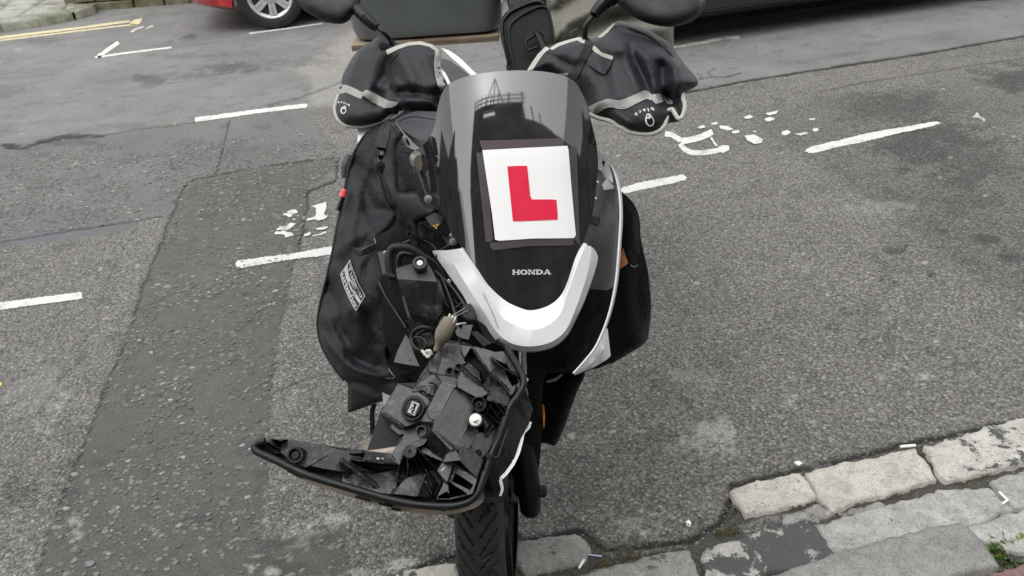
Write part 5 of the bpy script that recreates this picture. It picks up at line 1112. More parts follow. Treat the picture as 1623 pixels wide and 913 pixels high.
# upper bracketry
fac('upper_face', qF([(945, 70), (1000, 60), (1005, 110), (1030, 150), (990, 160), (958, 205), (905, 198)]), [.008, .006, .010, .014, .020, .024, .020], HD2)
fac('upper_front', qF([(902, 202), (958, 208), (1000, 232), (995, 262), (926, 238)]), [.022, .026, .030, .028, .024], HB2)
for c2, r2 in (((960, 188), .0078), ((998, 168), .0066), ((985, 196), .0078)):
    c_ = qF([c2])[0]; p = P(c_[0], c_[1], float(fb(*c_)) - 1.45 * .028); lathe('loop_boss', p, toward(p) + Vector((.2, 0, .3)), [(r2, -.015), (r2, 0), (r2 * .76, 0), (r2 * .72, -.012)], HB2, hl, 18)
fac('long_arm', qF([(1000, 200), (1025, 180), (1060, 215), (1132, 275), (1125, 292), (1090, 308), (1040, 282), (998, 258)]), [.032, .030, .030, .036, .038, .038, .036, .032], HB2)
hrib('arm_rib', qF([(1015, 178), (1070, 225), (1134, 276)]), [1.302, 1.298, 1.290], 0, 1.6)
fac('dark_plate', qF([(1020, 146), (1058, 158), (1098, 195), (1102, 240), (1085, 235), (1022, 184)]), [.012, .012, .014, .018, .018, .016], HB2)
fac('upper_face', qF([(1105, 256), (1143, 208), (1172, 226), (1162, 262), (1136, 292)]), [.030, .018, .018, .026, .034], HD2)
fac('upper_panel', qF([(1136, 294), (1162, 262), (1178, 236), (1232, 292), (1222, 345), (1180, 330), (1130, 318)]), [.034, .028, .024, .022, .028, .032, .034], HB)
fac('upper_block', qF([(1145, 206), (1185, 168), (1212, 160), (1225, 190), (1258, 262), (1240, 295), (1190, 235)]), [.018, .014, .014, .016, .022, .024, .022], HB)
for q_ in ([(1026, 140), (1060, 80), (1142, 200), (1106, 252), (1100, 192), (1060, 154)], [(1165, 140), (1228, 195), (1212, 158), (1175, 140)], [(1212, 180), (1258, 215), (1270, 240), (1245, 255)]): hole(qF(q_))
hrib('upper_rib', qF([(1060, 85), (1100, 145), (1143, 206)]), [1.325, 1.318, 1.31], 0, 1.4); hrib('upper_rib', qF([(1145, 206), (1190, 238), (1242, 298)]), 1.308, 0, 2.4); hrib('upper_rib', qF([(1150, 130), (1215, 180), (1270, 215)]), 1.318, 0, 1.4)
fac('bracket_left', qF([(795, 275), (828, 232), (872, 236), (886, 265), (880, 296), (855, 285), (842, 272)]), [.012, .006, .006, .012, .018, .018, .016], HD2)
fac('bracket_left', qF([(832, 222), (868, 192), (912, 205), (915, 258), (890, 238)]), [.004, .002, .008, .016, .012], HB)
fac('bracket_left', qF([(862, 150), (920, 90), (962, 100), (940, 140), (905, 198), (868, 186)]), [.002, .0, .004, .006, .012, .006], HD2)
polys('scrape', [qF([(918, 642), (935, 626), (937, 629), (921, 645)])], lambda x, y: fb(x, y, .060), .004, PINW, hl)
polys('scrape', [qF([(622, 584), (632, 582), (640, 588), (630, 592)]), qF([(645, 586), (655, 583), (657, 590)])], lambda x, y: fb(x, y, .030), .006, PINW, hl)
# the moulding itself: one skin with faces, ribs and pockets
def mould():
    ex = []
    def offs(q, o_):
        q = arr(q); n = len(q); ar = sum(q[i][0] * q[(i + 1) % n][1] - q[(i + 1) % n][0] * q[i][1] for i in range(n)); sg = 1 if ar > 0 else -1; out = []
        for i in range(n):
            d0 = q[i] - q[i - 1]; d1 = q[(i + 1) % n] - q[i]; n0 = np.array([d0[1], -d0[0]]) / max(np.hypot(*d0), 1e-6) * sg; n1 = np.array([d1[1], -d1[0]]) / max(np.hypot(*d1), 1e-6) * sg
            m_ = n0 + n1; out.append(q[i] + m_ / max(m_ @ m_ / 2, .7) * o_)
        return np.array(out)
    for F_ in FEATS:
        if F_[0] == 'face': loops = (offs(F_[1], -F_[4] * .0 + 1.0), offs(F_[1], 1.0 + F_[4]))
        elif F_[0] == 'hole': loops = (offs(F_[1], -1.0), offs(F_[1], 1.0))
        else: loops = ()
        for lp_ in loops: ex.append(np.vstack([resample(lp_, 3.0, closed=True), lp_[:1]]))
    keep = []
    for e__ in ex:
        ins_ = inside(hous, e__[:, 0], e__[:, 1]) & (dist_line(hous, e__[:, 0], e__[:, 1], True) > .6); run = []
        for pt_, ok_ in zip(e__, ins_):
            if ok_: run.append(pt_)
            else:
                if len(run) > 1: keep.append(np.array(run))
                run = []
        if len(run) > 1: keep.append(np.array(run))
    v, f, bq = cdt(resample(hous, 2.2, closed=True), 2.0, extra=keep, jit=.1); x, y = v[:, 0], v[:, 1]
    h = np.full(len(v), -.016) ; wr = np.full(len(v), .25)
    for F_ in FEATS:
        if F_[0] == 'face':
            _, q, c_, s_, soft, w_ = F_; bb = (x > q[:, 0].min() - 4) & (x < q[:, 0].max() + 4) & (y > q[:, 1].min() - 4) & (y < q[:, 1].max() + 4)
            if not bb.any(): continue
            sd_ = sdpoly(q, x[bb], y[bb]); bl = np.clip(1 + (sd_ + 1.0) / soft, 0, 1); pl = np.c_[np.c_[x[bb], y[bb]] - c_, np.ones(bb.sum())] @ s_
            hb = h[bb]; new = np.maximum(hb, hb + (pl - hb) * bl); wr[bb] = np.where((new > hb) & (bl > .9), w_, wr[bb]); h[bb] = new
        elif F_[0] == 'hole':
            _, q, u_ = F_; sd_ = sdpoly(q, x, y); bl = np.clip(.5 + sd_ / 2.0, 0, 1); h = np.minimum(h, h + (u_ - h) * bl); wr = np.where(bl > .7, .05, wr)  # pockets get the darkest tone, shade put into the colour
        else:
            _, q, u_, th = F_
            for i in range(len(q) - 1):
                a_, b_ = q[i], q[i + 1]; ab = b_ - a_; L2 = max(ab @ ab, 1e-6); t_ = np.clip(((x - a_[0]) * ab[0] + (y - a_[1]) * ab[1]) / L2, 0, 1)
                d_ = np.hypot(x - a_[0] - t_ * ab[0], y - a_[1] - t_ * ab[1]); up_ = u_[i] + (u_[i + 1] - u_[i]) * t_
                bl = np.clip(1 - (d_ - th * .32) / 1.9, 0, 1); new = np.maximum(h, h + (up_ - h) * bl); wr = np.where((new > h) & (bl > .8), .8, wr); h = new
    h = h + (fbm(x * .08, y * .08) - .5) * .0012
    V = [P(*a_) for a_ in zip(x, y, fb(x, y) - h)]
    F = []
    for t_ in f:
        n_ = (V[t_[1]] - V[t_[0]]).cross(V[t_[2]] - V[t_[0]]); F.append(t_ if n_.dot(Vector(EYE) - V[t_[0]]) > 0 else t_[::-1])
    o_ = link('moulding', V, F, MOULD, hl, smooth=True, sharp=38, recalc=False)
    at = o_.data.attributes.new('worn', 'FLOAT', 'POINT'); at.data.foreach_set('value', wr.astype(np.float32)); return o_  # light and shade put into the face tone; it also scales the dust
m, t, b = newmat('moulded_black_plastic'); k = NB(t); co = k.coord(); wn = k.attr('worn')
cc = k.mix(wn, (.0035, .0038, .0042), (.017, .0178, .019))  # painted light: base colour runs from shaded to lit faces
cc = k.mix(1, cc, k.ramp(k.noise(26, 6, .7, co), [(.3, .7), (.7, 1.35)]), 'MULTIPLY')
du = k.math('MULTIPLY', k.ramp(k.noise(55, 8, .75, co, .6), [(.52, 0), (.70, 1)]), k.math('MULTIPLY', wn, .95)); sp = k.math('MULTIPLY', k.ramp(k.noise(330, 2, .5, co), [(.63, 0), (.69, 1)]), .75)
dm = k.math('MAXIMUM', du, sp); k.l(k.mix(dm, cc, (.15, .142, .13)), b.inputs['Base Color'])
k.l(k.mix(dm, k.ramp(k.noise(40, 4, .6, co), [(.3, .28), (.7, .42)]), .95), b.inputs['Roughness']); b.inputs['Specular IOR Level'].default_value = .55
k.bump(k.noise(420, 3, .6, co), .35, .0008, b); MOULD = m
mould()
# right shroud with its white painted edge
shr = solid('shroud', [(812, 640, 1.315), (822, 628, 1.318), (832, 616, 1.325), (842, 640, 1.335), (845, 648, 1.335), (838, 672, 1.32), (826, 694, 1.31), (815, 728, 1.295), (804, 746, 1.29), (793, 760, 1.285), (778, 734, 1.268), (770, 722, 1.268), (786, 690, 1.28), (800, 662, 1.30)], .008, HB, hl, flare=0)
solid('shroud', [(768, 738, 1.262), (776, 732, 1.264), (793, 760, 1.276), (793, 778, 1.28), (786, 788, 1.285), (768, 788, 1.285), (764, 770, 1.27)], .012, HB2, hl)
for i in range(5): wall('shroud_slit', [(768 + i * .6, 772 + i * 4 - 6), (782 + i * .5, 776 + i * 3.4 - 6)], 1.2755, 1.279, 1.6, DARK, hl, 0)
wl = qH([(1418, 404), (1410, 432), (1382, 458), (1374, 500), (1358, 560), (1332, 615), (1300, 660), (1268, 692), (1280, 742), (1268, 775)])
wz = [1.325, 1.322, 1.315, 1.308, 1.30, 1.29, 1.283, 1.276, 1.276, 1.276]
edg = ribbon(resample([(x, y, z) for (x, y), z in zip(wl, wz)], n=30), [5.4] * 24 + [5.2, 5, 4.6, 4.2, 3.6, 3])
zz = np.interp(np.linspace(0, 1, 30), np.linspace(0, 1, 10), wz); zz = np.r_[zz, zz[::-1]]
V = [P(x, y, z) for (x, y), z in zip(edg, zz)]; F = [(i, i + 1, 58 - i, 59 - i) for i in range(29)]
link('white_edge', V, F, WHITE, hl, recalc=True, solid=.006)['label'] = 'white painted edge strip of the headlight shroud'
tube('hanging_bar', [(806, 552, 1.335), (796, 545, 1.36), (790, 540, 1.40)], .005, HB2, hl, 8)

# ================================================================== LEG COVER
apron = empty('leg_cover', P(560, 640, 1.72), 'black cloth rider leg cover hanging at both sides of the scooter', 'leg cover')
apL = [(617, 192), (600, 199), (584, 208), (572, 224), (560, 246), (553, 268), (547, 300), (541, 330), (533, 368), (527, 402), (518, 440), (509, 478), (504, 508), (506, 532), (514, 556), (530, 582), (546, 603), (551, 610), (551, 650), (556, 653), (580, 645), (606, 636), (616, 642), (650, 640), (672, 600), (680, 540), (690, 450), (705, 380), (720, 300), (716, 220), (690, 170), (650, 172)]
apZ = tps([(617, 192, 1.72), (550, 300, 1.73), (510, 500, 1.72), (551, 650, 1.74), (640, 640, 1.66), (690, 500, 1.68), (716, 260, 1.72), (600, 420, 1.665), (580, 520, 1.64), (640, 300, 1.70)])
foldsL = ridges([([(600, 230), (570, 300), (556, 380)], 0.0072, 6.3), ([(625, 340), (570, 420), (545, 520)], 0.0084, 5.4), ([(560, 250), (600, 290), (630, 300)], -0.0060, 5.4), ([(530, 420), (548, 470), (552, 520)], 0.0096, 6.3), ([(512, 500), (540, 545), (590, 575)], 0.0120, 6.3), ([(545, 600), (600, 608), (660, 600)], -0.0192, 6.3), ([(566, 500), (604, 540)], 0.0084, 5.4), ([(580, 330), (610, 380)], -0.0072, 5.4), ([(600, 470), (628, 520)], 0.0084, 5.4), ([(556, 250), (590, 330), (640, 350)], -0.0180, 12.2), ([(600, 215), (640, 300)], 0.0144, 12.2), ([(545, 360), (570, 440), (560, 540)], 0.0180, 15.3), ([(596, 380), (612, 440), (640, 510)], 0.0216, 9.2), ([(520, 450), (560, 560), (620, 600)], -0.0252, 12.2), ([(508, 540), (560, 590), (620, 600), (660, 590)], 0.0396, 15.3), ([(530, 500), (580, 480), (600, 440)], 0.0180, 16.8), ([(560, 600), (600, 620)], -0.0216, 9.2), ([(570, 470), (600, 540)], -0.0144, 10.7), ([(535, 400), (590, 360), (640, 330)], 0.0108, 9.2), ([(620, 560), (650, 520)], -0.0180, 7.7)])
ap_o, ap_z = inflate('side_flap', apL, apZ, .02, 26, .03, CLOTH, apron, foldsL, step=6, label='left flap of the leg cover with the brand patch')
# black sheet in place of the pocket's dark void, with its white stitched edges
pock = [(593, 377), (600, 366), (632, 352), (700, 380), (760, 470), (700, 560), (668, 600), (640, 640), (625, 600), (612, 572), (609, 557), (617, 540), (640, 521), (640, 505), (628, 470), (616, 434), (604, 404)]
decal('pocket_void_sheet', [pock], ap_z, .003, CLOTHI, apron, step=7)
def stitches(L, mat, par, zf, off=.0048, wd=1.0):
    a = resample(spline(L, k=6), step=2.6); ps = []
    for i in range(0, len(a) - 1): 
        p, q = a[i], a[i] + (a[i + 1] - a[i]) * .62; ps.append(ribbon([p, q], [wd, wd]))
    return polys('stitching', ps, zf, off, mat, par, .0004)
STI = plastic('white_thread', (.42, .42, .40), .8, 0, bump=0)
for L in ([(593, 377), (598, 392), (605, 412), (616, 434)], [(641, 520), (626, 531), (616, 541), (610, 553), (608, 560)], [(612, 575), (618, 588), (626, 598), (620, 600), (610, 599)], [(617, 490), (622, 498), (634, 506), (645, 514)], [(617, 490), (625, 489)]): stitches(L, STI, apron, ap_z)
tube('pocket_hem', [(x, y, float(ap_z(x, y)) - .003) for x, y in [(593, 377), (600, 400), (613, 432), (628, 470), (640, 505), (640, 521), (617, 540), (609, 557), (614, 576), (626, 600)]], .0032, CLOTH, apron, 8)
tube('hem', [(x, y, float(apZ(x, y))) for x, y in [(584, 208), (572, 224), (560, 246), (553, 268), (547, 300), (541, 330), (533, 368), (527, 402), (518, 440), (509, 478), (504, 508), (506, 532), (514, 556), (530, 582), (546, 603)]], .004, CLOTH, apron, 8)
# brand patch
o, u1, w1 = np.array([554.5, 411.5]), np.array([579, 469]), np.array([539, 435]); q4 = np.array([564, 493.5])
def lab(s, t):   # s along the words, t across
    bow = 4 * s * (1 - s) * np.array([-2.0, 1.0])
    return (1 - s) * ((1 - t) * o + t * w1) + s * ((1 - t) * u1 + t * q4) + bow
def labpoly(L): return [tuple(lab(s, t)) for s, t in L]
decal('brand_patch', [labpoly([(s, 0) for s in np.linspace(0, 1, 8)] + [(s, 1) for s in np.linspace(1, 0, 8)])], ap_z, .0045, LABELG, apron, step=3); patch = bpy.data.objects['brand_patch']
LBD = plastic('patch_black', .012, .6, 0)
decal('patch_ground', [labpoly([(s, .05) for s in np.linspace(.04, .97, 9)] + [(s, .42) for s in (.97, .9)] + [(.62, .40), (.50, .34), (.30, .42), (.18, .36), (.04, .30)]), labpoly([(s, .95) for s in np.linspace(.03, .97, 9)] + [(.97, .56), (.78, .62), (.66, .60), (.52, .66), (.36, .62), (.22, .70), (.03, .62)])], ap_z, .0054, LBD, patch, step=3)
def text_mesh(s, bold=0.0):
    cu = bpy.data.curves.new('t', 'FONT'); cu.body = s; cu.resolution_u = 3; cu.offset = bold
    ob = bpy.data.objects.new('t', cu); me_ = bpy.data.meshes.new_from_object(ob)
    v_ = np.array([tuple(q.co) for q in me_.vertices]); f_ = [tuple(p_.vertices) for p_ in me_.polygons]
    bpy.data.objects.remove(ob); bpy.data.meshes.remove(me_); bpy.data.curves.remove(cu)
    v_[:, 0] = (v_[:, 0] - v_[:, 0].min()) / (v_[:, 0].max() - v_[:, 0].min()); return v_[:, :2], f_
def text_on(name, s, fn, zf, off, mat, parent, bold=.012):
    v_, f_ = text_mesh(s, bold); h_ = v_[:, 1].max(); lo = v_[:, 1].min()
    q = np.array([fn(a, (b_ - lo) / (h_ - lo)) for a, b_ in v_]); z = zf(q[:, 0], q[:, 1]) - off
    V = [P(x, y, zz) for (x, y), zz in zip(q, z)]; F = []
    for t in f_:
        n_ = (V[t[1]] - V[t[0]]).cross(V[t[2]] - V[t[0]]); F.append(t if n_.dot(Vector(EYE) - V[t[0]]) > 0 else t[::-1])
    return link(name, V, F, mat, parent, recalc=False, solid=.0004)
text_on('lettering', 'Tucano', lambda a, b_: lab(.08 + a * .86, .31 - b_ * .22), ap_z, .0062, LABELG, patch, .02)['label'] = 'upper word TUCANO'
text_on('lettering', 'urbano', lambda a, b_: lab(.05 + a * .88, .92 - b_ * .24), ap_z, .0062, LABELG, patch, .02)['label'] = 'lower word URBANO'
polys('emblem', [ribbon([lab(s, .5 + .02 * math.sin(9 * s)) for s in np.linspace(.38, .62, 8)], [2.4] * 8)], ap_z, .0062, LBD, patch)
# straps and lower tails
wall_s = [(588, 630), (590, 650), (587, 668), (590, 690)]
tube('strap', [(594, 640, 1.62), (590, 652, 1.62), (590, 670, 1.615), (591, 689, 1.61)], .0075, WEB, apron, 8, flat=.3)
apR = [(958, 262), (972, 285), (984, 305), (998, 318), (1008, 334), (1012, 352), (1013, 372), (1018, 398), (1025, 430), (1029, 465), (1030, 490), (1027, 520), (1022, 540), (1000, 556), (966, 576), (940, 585), (900, 580), (900, 400), (930, 280)]
apRz = tps([(960, 262, 1.62), (1010, 350, 1.60), (1028, 490, 1.60), (966, 576, 1.58), (900, 580, 1.60), (900, 400, 1.62)])
apr_o, apr_z = inflate('side_flap', apR, apRz, .02, 30, .05, CLOTHI, apron, ridges([([(995, 360), (990, 450), (1005, 540)], .012, 14), ([(1015, 400), (1015, 500)], -.01, 10)]), step=8, label='right flap of the leg cover in black lining')
tube('hem', [(x, y, float(apRz(x, y))) for x, y in apR[2:15]], .003, CLOTH, apron, 8)
decal('care_tag', [[(987, 393), (991, 405), (996, 417), (988, 423), (981, 427), (982, 408)]], apr_z, .004, plastic('orange_tag', (.50, .17, .06), .7, .1), apron, step=4)['label'] = 'small orange tag'
stitches([(1000, 420), (1004, 423), (1012, 420)], STI, apron, apr_z)
apR2 = [(846, 590), (880, 584), (926, 588), (915, 620), (905, 648), (893, 682), (880, 706), (866, 702), (850, 698), (846, 650)]
inflate('lower_flap', apR2, tps([(846, 590, 1.70), (926, 588, 1.68), (880, 706, 1.74), (846, 698, 1.74)]), .015, 20, .03, CLOTHI, apron, ridges([([(900, 600), (880, 690)], .008, 8)]), step=7, label='black lower tail of the leg cover beside the fork')

# ================================================================== HANDLEBAR MUFFS
def logo_black(zf, c, rot, s, par):
    """the small word and the loop below it, printed upside down as the muffs hang"""
    ca, sa = math.cos(rot), math.sin(rot)
    f = lambda x, y: (c[0] + s * (x * ca - y * sa), c[1] + s * (x * sa + y * ca))
    text_on('lettering', 'b l a c k', lambda a, b_: f(11 - a * 33, -10.5 + 2.5 * abs(2 * a - 1) ** 2 + b_ * 5.5), zf, .0018, PRINTW, par, .01)['label'] = 'small white word BLACK printed upside down'
    t = np.linspace(.4, 5.7, 26); L = [f(-1 + 6.2 * math.sin(q), 11 - 8.5 * math.cos(q)) for q in t]
    t2 = np.linspace(0, 6.6, 22); L2 = [f(-.5 + 3.4 * math.sin(q), 3.2 - 3.6 * math.cos(q)) for q in t2]
    t3 = np.linspace(0, 6.3, 14); L3_ = [f(.8 + 1.8 * math.sin(q), 3.8 - 1.6 * math.cos(q)) for q in t3]
    polys('loop_logo', [list(map(tuple, ribbon([l[i], l[i + 1]], [wd_, wd_]))) for l, ww in ((L, 1.9), (L2, 1.5), (L3_, 1.1)) for i in range(len(l) - 1) for wd_ in [s * ww * (.6 + .8 * (i / len(l) if l is L else .4))]], zf, .0018, PRINTW, par, .0004)
mL = empty('handlebar_muff', P(590, 200, 1.76), 'smaller black cloth muff over the handgrip at the left of the photo', 'handlebar muff', 'cloth muffs over the handgrips')
oL = qA([(560, 285), (590, 258), (620, 245), (660, 252), (700, 270), (760, 300), (830, 292), (900, 287), (985, 312), (1040, 362), (1030, 450), (1036, 530), (1068, 590), (1040, 640), (1020, 700), (1015, 760), (870, 770), (760, 765), (740, 790), (690, 800), (640, 840), (560, 868), (480, 878), (390, 872), (335, 835), (308, 770), (330, 660), (352, 590), (362, 520), (395, 455), (425, 400), (490, 325)])
zL = tps([(589, 66, 1.80), (536, 150, 1.80), (533, 185, 1.77), (570, 202, 1.75), (690, 80, 1.76), (705, 136, 1.72), (690, 175, 1.72)])
fL = ridges([(qA([(600, 320), (540, 560), (520, 640)]), .012, 12), (qA([(690, 420), (640, 560), (600, 700)]), -.016, 9), (qA([(760, 380), (830, 520), (860, 620)]), .014, 12), (qA([(900, 340), (960, 460), (1010, 560)]), .010, 10), (qA([(640, 600), (700, 560), (740, 590)]), .016, 8), (qA([(700, 560), (760, 640), (860, 640)]), -.02, 10), (qA([(440, 420), (400, 600)]), .008, 9), (qA([(860, 640), (1000, 660)]), -.012, 7), (qA([(800, 690), (960, 700)]), .012, 7), (qA([(360, 700), (480, 800)]), .004, 14), (qA([(550, 590), (540, 640), (580, 700)]), .014, 6)])
muL, mzL = inflate('muff_body', oL, zL, .055, 34, .05, CLOTHM, mL, fL, step=4.2)
decal('reflective_band', [qA([(342, 588), (372, 582), (400, 590), (450, 612), (500, 638), (520, 617), (560, 630), (620, 665), (680, 695), (745, 703), (735, 725), (700, 742), (650, 746), (600, 722), (560, 700), (500, 656), (490, 684), (440, 662), (385, 638), (350, 645), (335, 650)])], mzL, .0016, REFL, muL, step=3.2)
def piping(name, L, zf, r, par, dz=.002, mat=PIPE): return tube(name, [(x, y, float(zf(x, y)) - dz) for x, y in L], r, mat, par, 9, k=4)
piping('piping', qA([(335, 655), (312, 720), (308, 770), (335, 832), (390, 868), (480, 875), (560, 862), (640, 832), (690, 800), (735, 745), (748, 705)]), lambda x, y: zL(x, y) - .012, .0044, muL)
decal('cuff_band', [qA([(1000, 345), (1042, 365), (1034, 450), (1040, 530), (1072, 590), (1040, 625), (1018, 590), (1000, 520), (992, 440), (998, 380)]), qA([(660, 345), (740, 310), (820, 290), (900, 284), (985, 308), (1038, 355), (1005, 352), (960, 322), (890, 306), (810, 315), (740, 340), (668, 378)])], mzL, .0022, PIPE, muL, step=3)
for i in range(9): polys('cuff_stitch', [ribbon(qA([(1003 + i * 1.5, 400 + i * 22), (1030 + i * 1.5, 396 + i * 22)]), [.7, .7])], mzL, .0030, plastic('stitch_grey', (.16, .16, .15), .8) if i == 0 else bpy.data.materials['stitch_grey'], muL) if i % 3 == 0 else None
decal('strap', [qA([(668, 378), (735, 345), (745, 372), (720, 400), (690, 440), (688, 490), (710, 550), (745, 600), (720, 640), (690, 590), (655, 520), (648, 450), (668, 410)])], mzL, .003, WEB, muL, step=4)
decal('strap', [qA([(905, 628), (960, 622), (1045, 628), (1040, 690), (960, 680), (915, 680)])], mzL, .003, WEB, muL, step=4)
decal('flap', [qA([(725, 545), (780, 540), (815, 570), (822, 598), (770, 588), (740, 570)])], mzL, .0036, CLOTHM, muL, step=3)
p = qA([(640, 320)])[0]; decal('stem_hole', [[(p[0] - 7, p[1] - 2), (p[0], p[1] - 6), (p[0] + 9, p[1] - 3), (p[0] + 8, p[1] + 3), (p[0] - 4, p[1] + 5)]], mzL, .0025, CLOTHI, muL, step=3)
logo_black(mzL, (546.5, 168.5), R(14), .60, muL)

mR = empty('handlebar_muff', P(1010, 205, 1.48), 'larger black cloth muff over the handgrip at the right of the photo', 'handlebar muff', 'cloth muffs over the handgrips')
oR = qB([(225, 472), (262, 415), (300, 358), (350, 308), (430, 285), (500, 262), (570, 243), (620, 258), (690, 242), (760, 190), (800, 150), (850, 138), (950, 165), (1030, 195), (1100, 240), (1170, 285), (1220, 360), (1280, 440), (1335, 500), (1356, 537), (1345, 567), (1300, 592), (1262, 622), (1276, 680), (1268, 740), (1240, 790), (1200, 806), (1160, 812), (1130, 850), (1080, 878), (1030, 890), (960, 886), (870, 858), (780, 800), (700, 765), (640, 755), (600, 640), (520, 580), (430, 510), (330, 490)])
zR = tps([(834, 113, 1.62), (917, 59, 1.58), (985, 34, 1.56), (1106, 129, 1.47), (1085, 181, 1.44), (1020, 213, 1.45), (934, 181, 1.50), (900, 130, 1.56)])
fR = ridges([(qB([(640, 260), (760, 300), (900, 330), (1100, 380), (1220, 430)]), .016, 12), (qB([(910, 325), (960, 420), (1010, 560), (1040, 620)]), -.022, 10), (qB([(860, 330), (900, 450), (960, 580)]), .014, 10), (qB([(1000, 400), (1060, 500), (1090, 600)]), .018, 10), (qB([(1130, 430), (1110, 520), (1120, 600), (1150, 660)]), -.028, 12), (qB([(1200, 420), (1230, 520), (1240, 600)]), .016, 12), (qB([(800, 190), (950, 230), (1100, 300), (1220, 400)]), -.010, 7), (qB([(830, 160), (1000, 210), (1150, 300)]), .008, 7), (qB([(690, 280), (700, 420), (740, 600)]), -.010, 12), (qB([(760, 330), (800, 480), (840, 620)]), .010, 14), (qB([(640, 480), (700, 560), (720, 640)]), .010, 14), (qB([(400, 380), (540, 440), (600, 420)]), -.014, 8), (qB([(330, 420), (440, 340), (580, 300)]), .010, 9), (qB([(820, 760), (870, 800), (900, 840)]), .010, 7), (qB([(1150, 640), (1200, 700), (1220, 780)]), -.035, 12), (qB([(950, 640), (1000, 740), (990, 850)]), .006, 20)])
muR, mzR = inflate('muff_body', oR, zR, .065, 42, .06, CLOTHM, mR, fR, step=4.8)
decal('reflective_band', [qB([(634, 702), (700, 668), (760, 650), (830, 660), (880, 648), (950, 615), (1005, 594), (1030, 600), (1048, 622), (1110, 615), (1130, 668), (1080, 684), (1048, 655), (1015, 645), (960, 668), (890, 705), (840, 712), (790, 700), (730, 715), (680, 752), (645, 748)])], mzR, .0018, REFL, muR, step=3.4)
for L in ([(650, 752), (690, 745), (740, 712), (790, 703), (840, 714), (890, 708), (960, 672), (1015, 648), (1046, 656)],): polys('band_edge', [ribbon(resample(spline(qB(L), k=5), n=40)[i:i + 2, :2], [.9, .9]) for i in range(39)], mzR, .0026, plastic('band_light', (.5, .5, .48), .6), muR)
decal('reflective_band', [qB([(1120, 625), (1160, 640), (1192, 672), (1180, 688), (1150, 680), (1130, 650)])], mzR, .002, REFL, muR, step=3.4)
piping('piping', qB([(640, 752), (700, 778), (780, 798), (830, 832), (870, 850), (900, 868), (960, 880), (1030, 884), (1090, 868), (1130, 832), (1148, 780), (1150, 735), (1185, 720), (1200, 745), (1225, 780), (1245, 775), (1262, 735), (1268, 690), (1255, 645), (1258, 618)]), lambda x, y: zR(x, y) - .030, .0042, muR)
decal('cuff_band', [qB([(225, 472), (262, 412), (300, 356), (352, 306), (380, 320), (340, 350), (305, 400), (262, 468), (245, 476)]), qB([(378, 318), (430, 284), (500, 262), (570, 243), (615, 256), (620, 288), (590, 282), (560, 264), (500, 282), (440, 303), (395, 330)])], mzR, .0022, PIPE, muR, step=3)
decal('cuff_band', [qB([(690, 246), (740, 205), (800, 150), (808, 158), (760, 212), (722, 246)])], mzR, .0022, PIPE, muR, step=3)
decal('strap', [qB([(612, 262), (632, 245), (665, 280), (668, 310), (640, 360), (600, 430), (560, 520), (500, 510), (540, 430), (580, 350), (605, 300)])], mzR, .0045, WEB, muR, step=4)
decal('strap_end', [qB([(425, 512), (440, 486), (505, 478), (500, 492), (450, 508)])], mzR, .0045, REFL, muR, step=3)
tab = decal('pocket_tab', [qB([(660, 340), (680, 345), (790, 395), (775, 440), (740, 492), (690, 465), (640, 430), (620, 400), (640, 372)])], mzR, .0052, CLOTHM, muR, step=4, solid=.002)
decal('tab_edge', [qB([(665, 300), (680, 305), (720, 345), (795, 370), (792, 394), (730, 375), (690, 352), (660, 330)])], mzR, .0064, PIPE, muR, step=3)
for L in ([(800, 178), (900, 188), (1000, 225), (1100, 290), (1190, 372)], [(360, 345), (430, 370), (520, 408)], [(640, 440), (690, 475), (735, 500)]): tube('seam', [(x, y, float(mzR(x, y)) - .0008) for x, y in qB(L)], .0012, CLOTHI, muR, 6)
logo_black(mzR, (1027.5, 181), R(-18), .98, muR)

# ================================================================== LEARNER PLATE
lp = empty('learner_plate', P(842, 382, 1.36), 'white square plate with a red letter L taped on the windscreen', 'learner plate')
TAPE = plastic('brown_black_tape', (.062, .047, .050), .42, 0, var=.02, bump=0)
for i, q in enumerate(([(760, 223), (893, 219), (894, 232), (764, 238)], [(755, 242), (768, 242), (782, 383), (770, 384)], [(902, 233), (914, 232), (919, 390), (908, 376)], [(776, 385), (840, 378), (908, 374), (910, 389), (840, 390), (779, 397)])):
    decal('tape_strip', [q], screenZ, .0012 + i * .0003, TAPE, lp, step=8, solid=.0008)
decal('plate', [[(764.5, 238), (830, 234.5), (900.5, 231), (906, 300), (912.5, 371), (913, 377), (908, 377.5), (845, 378), (785, 382), (780, 340)]], screenZ, .0034, plastic('white_vinyl', (.86, .86, .86), .45, .04, (.3, .3, .3), var=.01, bump=.05, dthr=.6), lp, step=8, solid=.001)
decal('red_letter', [[(804, 263.5), (835.5, 262.5), (841, 316), (882, 316), (884.5, 348), (813, 351)]], screenZ, .0042, plastic('red_print', (.72, .012, .055), .45, 0, var=.02, bump=.05), lp, step=8, solid=.0005)['label'] = 'red capital letter L'

